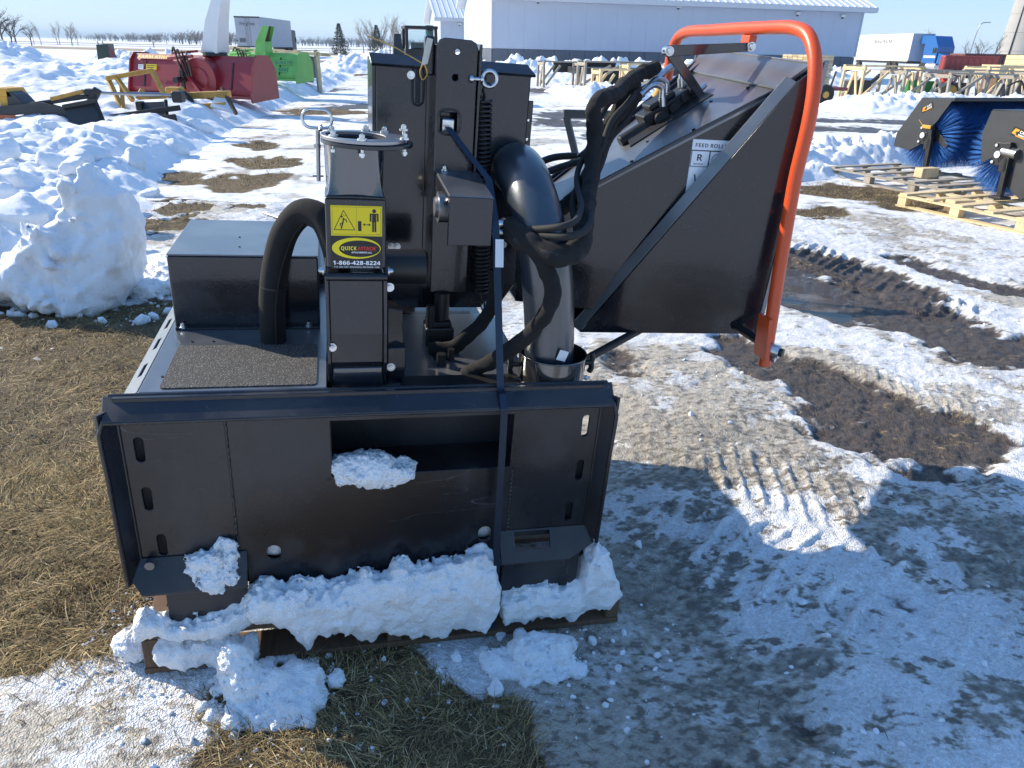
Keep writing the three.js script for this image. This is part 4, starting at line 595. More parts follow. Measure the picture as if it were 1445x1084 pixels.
{ // feed hopper
  const hw = part('hopper', plate([[0.45, 0.02, -0.60], [1.14, 0.0, -0.418], [1.14, 0.705, -0.40], [0.45, 0.25, -0.60]], 0.005), M.paint);
  part('back_wall', plate([[1.14, 0.0, -1.15], [0.45, 0.02, -0.76], [0.45, 0.25, -0.75], [1.14, 0.73, -1.0]], 0.005), M.paint, hw);
  part('floor', plate([[0.45, 0.02, -0.60], [0.45, 0.02, -0.76], [1.14, 0.0, -1.15], [1.14, 0.0, -0.42]], 0.005), M.paint, hw);
  const ld = part('lid', plate([[0.45, 0.255, -0.595], [1.135, 0.71, -0.395], [1.135, 0.735, -1.005], [0.45, 0.257, -0.757]], 0.006), M.dustSkyTint, hw);  // pale bluish coat stands for sky sheen on the sloping lid
  part('lid_seam', [bar([0.45, 0.259, -0.603], [1.135, 0.714, -0.402], 0.012, 0.012, 0.003), bar([0.45, 0.262, -0.75], [1.135, 0.742, -0.995], 0.010, 0.016, 0.003), bar([0.5, 0.295, -0.735], [1.13, 0.738, -0.955], 0.006, 0.012, 0.002)], M.paint, hw);
  part('mouth_hood', [plate([[1.075, 0.682, -0.41], [1.15, 0.752, -0.385], [1.15, 0.772, -1.02], [1.075, 0.70, -0.98]], 0.006), plate([[1.147, 0.752, -0.385], [1.162, 0.70, -0.385], [1.162, 0.72, -1.02], [1.147, 0.772, -1.02]], 0.005)], M.dustSkyTint, hw);
  const g0 = [0.655, -0.066, -0.548], g1 = [1.14, 0.002, -0.353], g2 = [1.14, 0.757, -0.327];
  lab(part('side_gusset', plate([g0, g1, g2, [1.085, 0.70, -0.345]], 0.005), M.paint, hw), 'large triangular side panel of the hopper');
  part('gusset_edge', plate([[0.652, -0.062, -0.548], [1.087, 0.702, -0.345], [1.0663, 0.7137, -0.369], [0.6313, -0.0503, -0.572]], 0.004), M.dustSkyTint, hw);
  part('rear_gusset', plate([[1.14, 0.002, -1.26], [0.655, -0.066, -0.82], [1.14, 0.72, -1.06]], 0.005), M.paint, hw);
  part('bottom_gusset', plate([[0.655, -0.066, -0.548], [0.655, -0.066, -0.82], [1.14, 0.0, -1.26], [1.14, 0.0, -0.353]], 0.005), M.paint, hw);
  part('mouth_rim', bar([1.146, 0.0, -0.352], [1.146, 0.757, -0.330], 0.014, 0.012, 0.002), M.dustSkyTint, hw);
  part('rear_rim', bar([1.146, 0.0, -1.255], [1.146, 0.757, -1.06], 0.014, 0.012, 0.002), M.dustSkyTint, hw);
  for (const [x, y, zz] of [[1.01, 0.629, -0.44], [0.90, 0.556, -0.50], [0.75, 0.455, -0.55], [0.62, 0.37, -0.59], [0.66, 0.399, -0.66], [1.02, 0.64, -0.90], [1.0, 0.625, -0.62], [1.07, 0.672, -0.55], [0.82, 0.503, -0.62]]) part('rivet', cyl([x, y - 0.004, zz], [x - 0.003, y + 0.004, zz], 0.005), M.black, hw);
  const sf = canvasMat(512, 760, (x, w, h) => {
    x.fillStyle = '#cfd6e2'; x.fillRect(0, 0, w, h); x.fillStyle = '#e8ecf2'; x.fillRect(6, 6, w - 12, h - 12); x.fillStyle = '#1a2030'; x.font = 'bold 52px sans-serif'; x.fillText('FEED ROLLER', 26, 76); x.fillText('DIRECTION', 392, 76); x.fillRect(0, 104, w, 7);
    x.lineWidth = 7; x.strokeStyle = '#1a2030'; for (let i = 0; i < 3; i++) x.strokeRect(6 + i * 168, 112, 164, 158); x.font = 'bold 92px sans-serif'; x.fillText('R', 52, 212); x.fillText('F', 394, 212); x.font = 'bold 22px sans-serif'; x.fillText('REVERSE', 34, 252); x.fillText('FORWARD', 364, 252);
    x.lineWidth = 5; x.beginPath(); x.arc(256, 192, 58, 0, 7); x.stroke(); x.font = 'bold 30px sans-serif'; x.fillText('STOP', 216, 203); x.lineWidth = 10; x.beginPath(); x.moveTo(200, 330); x.lineTo(190, 540); x.stroke(); x.lineWidth = 14; x.strokeStyle = '#3a4050'; x.beginPath(); x.moveTo(60, 350); x.lineTo(120, 620); x.stroke();
  });
  const d0 = V(0.45, 0.25, -0.60), fw = (x, y) => { const t = (x - 0.45) / 0.69, zz = mix(-0.60, mix(-0.418, -0.40, y / 0.7), t); return [x, y, zz + 0.0035]; };
  decal('feed_sticker', fw(0.895, 0.33), fw(1.045, 0.335), fw(0.905, 0.535), sf, hw);
}
{ // orange feed control bar, linkage and valve
  const X = 1.10, cb = part('feed_bar', tube([[X, -0.04, -0.213], [X, 0.08, -0.228], [X, 0.232, -0.249], [X, 0.40, -0.268], [X, 0.474, -0.275], [X, 0.617, -0.275], [X, 0.70, -0.288], [X, 0.765, -0.315], [X, 0.81, -0.36], [X, 0.827, -0.42], [X, 0.829, -0.60], [X, 0.822, -0.90], [X, 0.815, -1.08], [X, 0.797, -1.14], [X, 0.75, -1.175], [X, 0.66, -1.175], [X, 0.45, -1.17]], 0.0178, 200, 24), M.orange);
  lab(cb, 'orange tubular feed bar looping over the hopper mouth');
  part('pivot_plate', [plate([[X - 0.012, -0.015, -0.245], [X - 0.012, -0.015, -0.178], [X - 0.012, 0.10, -0.205], [X - 0.012, 0.10, -0.262]].reverse(), 0.01)], M.orange, cb);
  part('pivot_bolt', [cyl([X, 0.012, -0.205], [X + 0.018, 0.012, -0.182], 0.019, 0.019, 24), cyl([X, -0.012, -0.205], [X + 0.012, -0.012, -0.185], 0.008, 0.008, 6)], M.zinc, cb);
  part('pivot_cap', cyl([X + 0.014, 0.012, -0.188], [X + 0.024, 0.012, -0.175], 0.012, 0.012, 20), M.black, cb);
  part('pivot_rod', cyl([X - 0.02, 0.02, -0.375], [X, 0.015, -0.235], 0.013), M.black, cb);
  part('bar_tab', [box(X - 0.012, X + 0.012, 0.775, 0.81, -0.68, -0.63, 0.003)], M.orange, cb);
  const lk = part('link', [plate([[0.845, 0.735, -0.635], [1.105, 0.768, -0.635], [1.113, 0.78, -0.635], [1.105, 0.792, -0.635], [0.845, 0.765, -0.635], [0.832, 0.75, -0.635]], 0.008), plate([[0.845, 0.752, -0.648], [0.858, 0.728, -0.648], [0.972, 0.632, -0.648], [0.99, 0.645, -0.648], [0.872, 0.758, -0.648]], 0.008)], M.linkpaint);
  for (const [x, y] of [[0.847, 0.75], [1.098, 0.780]]) part('bolt', [cyl([x, y, -0.655], [x, y, -0.626], 0.013, 0.013, 20), cyl([x, y, -0.63], [x, y, -0.617], 0.009, 0.009, 6)], M.zinc, lk);
  const rotG = (g, cx, cy, a) => g.translate(-cx, -cy, 0).rotateZ(a).translate(cx, cy, 0), A = 0.585;
  const vb = part('control_valve', rotG(join([box(0.83, 0.99, 0.555, 0.615, -0.775, -0.70, 0.006), box(0.86, 0.95, 0.615, 0.632, -0.77, -0.705, 0.006), box(0.85, 0.98, 0.535, 0.556, -0.79, -0.69, 0.004), cyl([0.99, 0.585, -0.72], [1.025, 0.585, -0.72], 0.018), cyl([0.925, 0.59, -0.705], [0.925, 0.59, -0.688], 0.016), cyl([0.965, 0.60, -0.705], [0.965, 0.60, -0.69], 0.011), cyl([0.875, 0.583, -0.705], [0.875, 0.583, -0.682], 0.022), cyl([0.99, 0.602, -0.755], [1.01, 0.602, -0.755], 0.012)]), 0.91, 0.585, A), M.black);
  part('spring_cap', rotG(join([cyl([0.745, 0.58, -0.715], [0.83, 0.58, -0.715], 0.0215), cyl([0.739, 0.58, -0.715], [0.748, 0.58, -0.715], 0.018, 0.0205)]), 0.91, 0.585, A), M.black, vb);
  part('spool_end', rotG(cyl([1.02, 0.585, -0.72], [1.05, 0.59, -0.725], 0.008), 0.91, 0.585, A), M.zinc, vb);
  part('mount_bracket', [plate([[0.78, 0.485, -0.655], [1.02, 0.645, -0.655], [1.0, 0.652, -0.71], [0.79, 0.50, -0.71]], 0.006), box(0.96, 0.985, 0.64, 0.665, -0.72, -0.69, 0.003)], M.black, vb);
  for (const [x, y, zz, s] of [[0.885, 0.645, -0.70, 1], [0.91, 0.66, -0.735, 1], [0.965, 0.70, -0.76, 1.05]]) part('hose_elbow', [cyl([x, y - 0.045, zz], [x - 0.006, y - 0.02, zz], 0.013, 0.013, 6), tube([[x - 0.006, y - 0.025, zz], [x - 0.012, y + 0.005, zz], [x - 0.04, y + 0.012, zz + 0.002], [x - 0.085, y - 0.018 * s, zz + 0.012]], 0.0095, 30, 10), cyl([x - 0.075, y - 0.013, zz + 0.009], [x - 0.1, y - 0.025, zz + 0.016], 0.0125, 0.0125, 14)], M.zinc, vb);
  part('yellow_plug', cyl([0.905, 0.615, -0.80], [0.918, 0.65, -0.80], 0.017, 0.015, 16), M.straw, vb);
  // hoses in fabric sleeves
  const wr = (pts, r, seg, seed) => { const c = new THREE.CatmullRomCurve3(pts.map(p => V(...p)), false, 'centripetal'), g = new THREE.TubeGeometry(c, seg, r, 18), p = g.attributes.position, n = g.attributes.normal; for (let i = 0; i < p.count; i++) { const x = p.getX(i), y = p.getY(i), z = p.getZ(i), d = r * (0.55 * fbm(x * 22 + seed, y * 22, z * 22, 3)); p.setXYZ(i, x + n.getX(i) * d, y + n.getY(i) * d, z + n.getZ(i) * d); } g.computeVertexNormals(); return g; };
  part('hose_sleeve', wr([[0.318, 0.352, -0.19], [0.338, 0.338, -0.115], [0.375, 0.322, -0.072], [0.425, 0.318, -0.072], [0.478, 0.338, -0.14], [0.528, 0.372, -0.26], [0.565, 0.42, -0.37], [0.588, 0.48, -0.435], [0.590, 0.55, -0.45], [0.583, 0.600, -0.455], [0.60, 0.618, -0.475], [0.67, 0.632, -0.55], [0.76, 0.672, -0.66], [0.86, 0.70, -0.745]], 0.021, 220, 1), M.cloth);
  part('hose_sleeve', wr([[0.318, 0.332, -0.19], [0.345, 0.325, -0.10], [0.40, 0.308, -0.06], [0.455, 0.318, -0.09], [0.51, 0.335, -0.22], [0.56, 0.375, -0.36], [0.60, 0.43, -0.455], [0.63, 0.50, -0.51], [0.665, 0.545, -0.56], [0.73, 0.595, -0.63], [0.785, 0.625, -0.68]], 0.022, 180, 2), M.cloth);
  part('hose_sleeve', wr([[0.45, 0.31, -0.42], [0.53, 0.345, -0.45], [0.60, 0.41, -0.48], [0.64, 0.47, -0.53], [0.72, 0.565, -0.64], [0.80, 0.64, -0.715]], 0.019, 150, 3), M.cloth);
  part('hose_sleeve', wr([[0.345, 0.33, -0.10], [0.382, 0.275, -0.066], [0.398, 0.225, -0.058], [0.378, 0.16, -0.062], [0.335, 0.09, -0.09], [0.275, 0.02, -0.13], [0.225, -0.03, -0.17], [0.205, -0.09, -0.19]], 0.019, 150, 4), M.cloth);
  part('hose_sleeve', wr([[0.318, 0.20, -0.33], [0.322, 0.13, -0.32], [0.305, 0.085, -0.31], [0.26, 0.035, -0.30], [0.21, -0.008, -0.30], [0.15, -0.018, -0.31]], 0.019, 130, 5), M.cloth);
  for (const [dx, dy, dz, r] of [[0.012, 0.03, 0.012, 0.009], [-0.02, -0.012, 0.022, 0.010], [0.025, -0.02, -0.02, 0.011], [0.0, 0.05, -0.03, 0.008]]) part('thin_hose', tube([[0.335 + dx, 0.335 + dy * 0.3, -0.13 + dz * 0.3], [0.41 + dx, 0.33 + dy, -0.055 + dz * 0.3], [0.49 + dx, 0.335 + dy, -0.17 + dz], [0.56 + dx, 0.39 + dy, -0.43 + dz], [0.61 + dx, 0.47 + dy, -0.48 + dz], [0.645 + dx, 0.53 + dy, -0.53 + dz], [0.72 + dx, 0.58 + dy, -0.61 + dz], [0.80, 0.63 + dy * 0.5, -0.70]], r, 90, 8), M.rubber);
  part('rear_hose', tube([[0.36, 0.30, -0.62], [0.47, 0.39, -0.70], [0.56, 0.43, -0.73], [0.64, 0.44, -0.74]], 0.011, 40, 10), M.black);
  part('rear_hose', tube([[0.36, 0.28, -0.60], [0.47, 0.365, -0.68], [0.56, 0.40, -0.70], [0.66, 0.43, -0.72]], 0.011, 40, 10), M.black);
  part('support_strut', cyl([0.53, -0.112, -0.34], [0.90, -0.03, -0.54], 0.0125), M.black);
}
{ // pallet below
  const pa = chipThing('pallet', 'worn wooden pallet buried in snow under the wood chipper', 'pallet');
  const pp = (n, g) => mesh(n, g, M.woodDark, pa);
  for (const x of [-0.55, 0.04, 0.655]) pp('stringer', box(x - 0.019, x + 0.019, 0.018, 0.105, -1.05, 0.0, 0.003));
  for (const zz of [-0.05, -0.3, -0.55, -0.8, -1.0]) pp('board', box(-0.572, 0.676, 0.106, 0.123, zz - 0.048, zz + 0.048, 0.003));
  for (const zz of [-0.045, -0.52, -1.0]) pp('board', box(-0.572, 0.676, 0.0, 0.017, zz - 0.048, zz + 0.048, 0.003));
  const ss = chipThing('tie_down_strap', 'thin dark blue strap tying the chipper down to its pallet', 'strap');
  const sp = [[0.19, 0.54, -0.378], [0.235, 0.485, -0.32], [0.2735, 0.44, -0.262], [0.277, 0.36, -0.175], [0.279, 0.30, -0.145], [0.285, 0.004, -0.035], [0.286, -0.006, -0.012], [0.2865, -0.034, 0.012], [0.288, -0.06, 0.012], [0.294, -0.40, 0.02], [0.299, -0.50, 0.02], [0.30, -0.63, 0.02], [0.30, -0.70, 0.02]];
  const cu = new THREE.CatmullRomCurve3(sp.map(p => V(...p)), false, 'catmullrom', 0.1), n = 160, pos = [], idx = [];
  for (let i = 0; i <= n; i++) { const p = cu.getPoint(i / n), w = 0.0085; pos.push(p.x - w, p.y + YB, p.z, p.x + w, p.y + YB, p.z, p.x + w, p.y + YB, p.z - 0.0016, p.x - w, p.y + YB, p.z - 0.0016); }
  for (let i = 0; i < n; i++) for (let k = 0; k < 4; k++) { const a = i * 4 + k, b = i * 4 + (k + 1) % 4; idx.push(a, b, a + 4, b, b + 4, a + 4); }
  const g = new THREE.BufferGeometry(); g.setAttribute('position', new THREE.Float32BufferAttribute(pos, 3)); g.setIndex(idx);
  const g2 = g.toNonIndexed(); g2.computeVertexNormals(); mesh('band', g2, M.strap, ss);
  decal('paper_label', [0.2735, 0.265, -0.128], [0.293, 0.265, -0.127], [0.2715, 0.325, -0.150], stdm({ color: C3(0.75, 0.77, 0.78), roughness: 0.5 }), ss);
  const pt = chipThing('paper_tag', 'cream paper tag tied with orange string to the feed housing', 'tag');
  const pq = (nm, gg, m) => mesh(nm, gg.translate(0, YB, 0), m, pt);
  pq('tag_card', plate([[0.126, 0.672, -0.420], [0.141, 0.676, -0.420], [0.153, 0.73, -0.424], [0.139, 0.733, -0.424]], 0.0008, [], 0), M.paper);
  pq('string', join([tube([[0.004, 0.725, -0.46], [0.06, 0.708, -0.45], [0.10, 0.69, -0.44], [0.13, 0.676, -0.432]], 0.0016, 30, 6), tube([[0.132, 0.678, -0.43], [0.124, 0.655, -0.426], [0.131, 0.640, -0.426], [0.142, 0.655, -0.427], [0.133, 0.678, -0.43]], 0.0018, 30, 6)]), M.straw);
}

// ---------------------------------------------------------------- snow lying on and around the machine
function chipSnow(label, els, amp, freq, cell, seed, fine = 0.3, floor = null, group) { // ellipsoids in the chipper's own frame (plate-top heights)
  const o = chipThing('snow_clump', label, 'snow', group); mesh('snow', lumps(els.map(e => [e[0], e[1] + YB, e[2], e[3], e[4], e[5]]), 0.03, amp, freq, cell, seed, floor), M.snow, o); return o;
}
const chipCrust = (label, list, seed) => { const o = chipThing('snow_clump', label, 'snow'); list.forEach((c, i) => mesh('snow', crust(c[0], c[1], c[2], c[3], 0.005, seed + i * 3), M.snow, o)); return o; };
chipCrust('thick snow layer on the middle of the pallet below the mounting plate', [[[[-0.318,-0.512],[-0.276,-0.491],[-0.229,-0.512],[-0.196,-0.501],[-0.113,-0.520],[-0.062,-0.499],[-0.037,-0.484],[0.006,-0.498],[0.049,-0.457],[0.093,-0.484],[0.147,-0.483],[0.200,-0.480],[0.239,-0.448],[0.271,-0.447],[0.296,-0.484],[0.311,-0.544]], [[-0.321,-0.568],[-0.266,-0.587],[-0.219,-0.640],[-0.180,-0.710],[-0.151,-0.638],[-0.117,-0.655],[-0.065,-0.669],[-0.021,-0.700],[0.006,-0.661],[0.078,-0.683],[0.190,-0.695],[0.285,-0.694],[0.317,-0.656]], -0.03, 0.05]], 3);
chipCrust('thin snow crust on the pallet edge below the dark foot block', [[[[-0.58,-0.574],[-0.556,-0.545],[-0.530,-0.565],[-0.485,-0.592],[-0.413,-0.588],[-0.364,-0.565],[-0.300,-0.53]], [[-0.575,-0.64],[-0.514,-0.633],[-0.451,-0.635],[-0.405,-0.658],[-0.354,-0.638],[-0.30,-0.61]], -0.03, 0.022], [[[-0.545,-0.650],[-0.468,-0.645],[-0.404,-0.655],[-0.30,-0.65]], [[-0.545,-0.715],[-0.477,-0.732],[-0.413,-0.742],[-0.30,-0.742]], -0.02, 0.026]], 11);
chipCrust('snow on the pallet end under the bottom lip beside the strap', [[[[0.327,-0.602],[0.380,-0.594],[0.428,-0.585],[0.501,-0.603],[0.544,-0.594],[0.556,-0.515],[0.585,-0.475],[0.614,-0.505],[0.644,-0.563],[0.672,-0.629]], [[0.332,-0.692],[0.429,-0.706],[0.510,-0.701],[0.572,-0.699],[0.622,-0.686],[0.672,-0.645]], -0.05, 0.030]], 17);
chipSnow('snow patch stuck on the slanting bottom lip', [[-0.385, -0.44, -0.014, 0.045, 0.03, 0.010], [-0.355, -0.405, -0.026, 0.026, 0.035, 0.010], [-0.41, -0.43, -0.018, 0.028, 0.016, 0.010], [-0.365, -0.47, 0.004, 0.03, 0.016, 0.008], [-0.39, -0.482, 0.008, 0.012, 0.010, 0.006]], 0.015, 30, 0.003, 12);
chipSnow('snow lying in the window of the mounting plate', [[-0.065, -0.205, -0.055, 0.05, 0.026, 0.04], [-0.01, -0.205, -0.05, 0.05, 0.03, 0.04], [0.03, -0.215, -0.045, 0.05, 0.017, 0.03], [-0.03, -0.225, -0.035, 0.05, 0.018, 0.02], [0.045, -0.222, -0.035, 0.03, 0.010, 0.02]], 0.016, 26, 0.0035, 14);
chipSnow('snow packed behind the oval holes of the plate', [[-0.251, -0.43, -0.068, 0.03, 0.035, 0.012]], 0.004, 20, 0.004, 15, 0.3, null, 'snow behind the oval holes');
chipSnow('snow packed behind the oval holes of the plate', [[0.273, -0.424, -0.070, 0.03, 0.035, 0.012]], 0.004, 20, 0.004, 16, 0.3, null, 'snow behind the oval holes');
function worldSnow(name, label, x, z, els, amp, freq, cell, seed, fine, group) { const o = thing(name, label, 'snow', [x, groundY(x, z), z], 0, group); mesh('snow', lumps(els, 0.04, amp, freq, cell, seed, -0.03, fine), M.snow, o); return o; }
function heap(label, x, z, core, n, rx, rz, seed) { // broken pieces fallen in a heap
  const keep = seedState; seedState = seed; const els = core.slice(); for (let i = 0; i < n; i++) { const a = rr(0, 6.283), d = Math.sqrt(rnd()), r = rr(0.008, 0.026) * (1.2 - 0.5 * d); els.push([Math.cos(a) * d * rx, (1 - d) * 0.055 + r * 0.3, Math.sin(a) * d * rz, r * rr(0.8, 1.5), r * rr(0.6, 1), r * rr(0.8, 1.4)]); } seedState = keep;
  const o = thing('snow_clump', label, 'snow', [x, groundY(x, z), z]); mesh('snow', lumps(els, 0.010, 0.013, 34, 0.0055, seed, -0.03, 0.35), M.snow, o); return o;
}
heap('collapsed snow heap on the dark grass before the pallet', -0.57, -1.285, [[-0.075, 0.075, 0.0, 0.045, 0.085, 0.032], [-0.055, 0.045, 0.02, 0.05, 0.06, 0.04], [0.03, 0.015, 0.02, 0.11, 0.03, 0.07], [0.06, 0.035, -0.02, 0.06, 0.03, 0.04], [0.0, 0.0, 0.06, 0.12, 0.02, 0.05]], 46, 0.17, 0.12, 21);
heap('low snow heap spilled at the strapped end of the pallet', 0.065, -1.44, [[0.02, 0.03, -0.01, 0.08, 0.045, 0.035], [0.0, 0.01, 0.02, 0.12, 0.025, 0.06], [0.07, 0.035, 0.0, 0.04, 0.04, 0.04]], 40, 0.15, 0.10, 23);
worldSnow('snowball', 'round snow lump on the grass by the pallet corner', -0.955, -1.375, [[0, 0.035, 0, 0.042, 0.034, 0.034], [0.03, 0.03, 0.01, 0.025, 0.025, 0.025]], 0.012, 22, 0.004, 25, 0.3);
worldSnow('snowball', 'small snow lump at the edge of the dirty ice', -0.635, -1.185, [[0, 0.015, 0, 0.02, 0.017, 0.018]], 0.007, 30, 0.003, 26, 0.3);
{ let k = 0; for (const [x, z, r] of [[-0.022, -1.329, 0.024], [0.04, -1.385, 0.026], [-0.13, -1.43, 0.018], [-0.17, -1.38, 0.010], [0.24, -1.52, 0.015], [-0.02, -1.27, 0.010], [0.43, -1.95, 0.018], [0.30, -1.42, 0.011], [-0.90, -1.43, 0.012], [-0.88, -1.47, 0.010], [-0.62, -1.16, 0.010]]) { k++; const o = thing('snow_crumb', 'little snow crumb strewn on the ground before the pallet', 'snow', [x, groundY(x, z) + r * 0.45, z], rr(0, 6), 'small snow crumbs before the pallet'); mesh('snow', shard(r, 40 + k, r * 0.13, 0.85), M.snow, o); } }
// the big block of snow left of the machine
{
  const o = thing('snow_block', 'tall upright block of hard snow on the edge of the grass', 'snow', [-2.55, 0, -4.12]);
  const P = [[0.17, 0.80], [0.23, 0.72], [0.33, 0.66], [0.36, 0.50], [0.32, 0.30], [0.28, 0.15], [0.20, 0.03], [0.1, 0.0], [-0.1, 0.05], [-0.35, 0.10], [-0.6, 0.08], [-0.9, 0.0], [-0.95, 0.06], [-0.62, 0.11], [-0.49, 0.15], [-0.36, 0.23], [-0.26, 0.33], [-0.16, 0.44], [-0.03, 0.53], [0.06, 0.68], [0.11, 0.79]];
  const sdP = (x, y) => { let d = 1e9, s = 1; for (let i = 0, j = P.length - 1; i < P.length; j = i++) { const ex = P[j][0] - P[i][0], ey = P[j][1] - P[i][1], wx = x - P[i][0], wy = y - P[i][1], t = Math.min(1, Math.max(0, (wx * ex + wy * ey) / (ex * ex + ey * ey))); d = Math.min(d, (wx - ex * t) ** 2 + (wy - ey * t) ** 2); const c1 = y >= P[i][1], c2 = y < P[j][1], c3 = ex * wy > ey * wx; if ((c1 && c2 && c3) || (!c1 && !c2 && !c3)) s = -s; } return s * Math.sqrt(d); };
  const g = iso((x, y, z) => {
    const tw = 0.25 - 0.20 * y + 0.10 * sst(-0.3, -0.8, x), zc = z - 0.02 - 0.10 * sst(0.45, -0.5, x) + 0.10 * y;
    let d = sdP(x + 0.03 * nz(x * 3, y * 3, z * 3), y - 0.12 * z * sst(0.2, -0.3, x)), dz = Math.abs(zc) - tw, h = Math.max(0.09 - Math.abs(d - dz), 0) / 0.09; d = Math.max(d, dz) + h * h * 0.09 * 0.25;
    if (Math.abs(d) > 0.2) return d;
    const face = sst(0.05, 0.25, x);                                              // the planed-off flank is smoother than the crumbly slope
    return d - mix(0.10, 0.035, face) * fbm(x * 4.2 + 5, y * 4.2, z * 4.2, 4) * 1.5 - mix(0.06, 0.022, face) * Math.abs(fbm(x * 9, y * 9 + 3, z * 9, 3)) * 1.6 - 0.008 * fbm(x * 26, y * 12, z * 26, 2);
  }, [-1.15, -0.06, -0.75], [0.6, 0.98, 0.75], 0.016);
  mesh('snow', g, M.snow, o);
}
worldSnow('snow_clump', 'rubbly snow between the upright snow block and the chipper', -2.15, -4.55, [[0, 0.05, 0, 0.25, 0.12, 0.2], [0.22, 0.05, -0.1, 0.2, 0.14, 0.2], [0.1, 0.04, 0.15, 0.22, 0.07, 0.14], [0.35, 0.03, 0.05, 0.15, 0.09, 0.14], [-0.1, 0.05, 0.25, 0.2, 0.06, 0.12]], 0.045, 6, 0.012, 33, 0.4);
{ const spots = [[-3.55, -5.2, 0.16], [-3.1, -5.35, 0.12], [-3.9, -5.6, 0.18], [-3.4, -5.9, 0.15], [-4.2, -6.2, 0.2], [-3.8, -6.6, 0.15], [-4.4, -5.4, 0.18], [-4.8, -6.5, 0.22], [-3.2, -4.9, 0.10], [-4.0, -4.9, 0.15], [-4.5, -7.3, 0.18], [-5.2, -7.4, 0.22], [-3.7, -7.4, 0.12], [-5.0, -5.8, 0.18], [-4.3, -8.4, 0.15], [-5.6, -8.3, 0.22], [-4.6, -10.2, 0.18], [-5.2, -12.4, 0.2]];
  for (let i = 0; i < 34; i++) { const z = rr(-9.5, -4.7); spots.push([bankFoot(z) - rr(0.1, 2.4), z, rr(0.07, 0.22)]); }
  spots.forEach(([x, z, r], k) => { const o = thing('snow_chunk', 'broken chunk of snow lying on the ploughed bank', 'snow', [x, Math.max(0, bankY(x, z)) + r * 0.1, z], rr(0, 6), 'chunks on the snow bank'); mesh('snow', shard(r, 90 + k, r * 0.12, rr(0.5, 0.9)), M.snow, o); }); }
function instanced(name, geo, mat, list, label, category) {
  const m = new THREE.InstancedMesh(geo, mat, list.length), d = new THREE.Object3D(); m.name = numbered(name);
  list.forEach((q, i) => { d.position.copy(q.p); d.quaternion.copy(q.q); d.scale.copy(q.s); d.updateMatrix(); m.setMatrixAt(i, d.matrix); if (q.c) m.setColorAt(i, q.c); });
  m.userData = { label, category, kind: 'stuff' }; scene.add(m); return m;
}
{ // matted dead grass, blade by blade
  const bl = (b) => { const w = 0.5, g = new THREE.BufferGeometry(), pos = [], idx = []; for (let i = 0; i <= 4; i++) { const t = i / 4, y = t * (1 - 0.25 * b * t), z = b * t * t * 0.9, ww = w * (1 - 0.8 * t * t); pos.push(-ww, y, z, ww, y, z + 0.0001); } for (let i = 0; i < 4; i++) { const a = i * 2; idx.push(a, a + 1, a + 2, a + 1, a + 3, a + 2); } g.setAttribute('position', new THREE.Float32BufferAttribute(pos, 3)); g.setIndex(idx); g.computeVertexNormals(); return g; };
  const cols = [[0.50, 0.36, 0.16], [0.36, 0.24, 0.10], [0.24, 0.155, 0.07], [0.60, 0.47, 0.26], [0.19, 0.15, 0.055], [0.24, 0.18, 0.07], [0.12, 0.08, 0.04]];
  const list = [[], []], E = new THREE.Euler();
  const put = (x, z, c, lo, hi, thick) => {
    const y = groundY(x, z, c), l = rr(lo, hi), flat = rnd() < 0.8 ? rr(1.15, 1.62) : rr(0.3, 1.1), az = fbm(x * 2.6, 3.3, z * 2.6, 2) * 9 + rr(-1.3, 1.3);
    E.set(flat, az, rr(-0.3, 0.3), 'YXZ'); const k = cols[Math.floor(Math.pow(rnd(), 1.1) * cols.length)], v = rr(0.32, 1.12) * (0.75 + 0.9 * Math.max(0, 0.35 + fbm(x * 3.1, 6, z * 3.1, 3))), gr = sst(0.1, 0.35, fbm(x * 1.4 + 8, 1, z * 1.4, 3)), cc = [mix(k[0], 0.21, gr * 0.3), mix(k[1], 0.16, gr * 0.3), mix(k[2], 0.055, gr * 0.3)];
    list[rnd() < 0.5 ? 0 : 1].push({ p: V(x, y - 0.003 + rr(0, 0.012), z), q: new THREE.Quaternion().setFromEuler(E), s: V(rr(0.0011, 0.0026) * thick, l, l), c: C3(cc[0] * v, cc[1] * v, cc[2] * v) });
  };
  const fill = (n, x0, x1, z0, z1, lo, hi, thick) => { for (let i = 0; i < n; i++) { const x = rr(x0, x1), z = rr(z0, z1), c = cover(x, z); if (rnd() < c.g * (0.5 + 0.5 * sst(-0.28, 0.12, fbm(x * 4.3, 2.2, z * 4.3, 3)))) put(x, z, c, lo, hi, thick); else if (rnd() < 0.03 + c.m * 0.12 * (1 - c.p)) put(x, z, c, lo * 0.5, hi * 0.7, thick); } };
  fill(80000, -2.9, -0.6, -4.5, -1.1, 0.03, 0.10, 1); fill(42000, -1.9, -0.75, -2.4, -1.15, 0.03, 0.09, 0.9);
  fill(30000, -0.85, 0.2, -1.5, -0.8, 0.025, 0.075, 0.8); fill(26000, 0.3, 3.9, -6.2, -1.0, 0.02, 0.07, 1);
  for (const [x, z, a, b] of patches.grass.concat(patches.mud.slice(0, 8))) fill(Math.min(7000, Math.round(5200 * a * b * 4 * (z > -13 ? 1 : 0.35))), x - a * 1.5, x + a * 1.5, z - b * 1.5, z + b * 1.5, 0.04, 0.13, z < -9 ? 2.4 : 1.6);
  const gm = stdm({ color: 0xffffff, roughness: 0.85, side: THREE.DoubleSide });
  instanced('dry_grass', bl(0.35), gm, list[0], 'matted tan dead grass growing from the yard ground', 'grass'); instanced('dry_grass', bl(0.9), gm, list[1], 'curled straw-coloured dead grass and litter on the ground', 'grass');
}
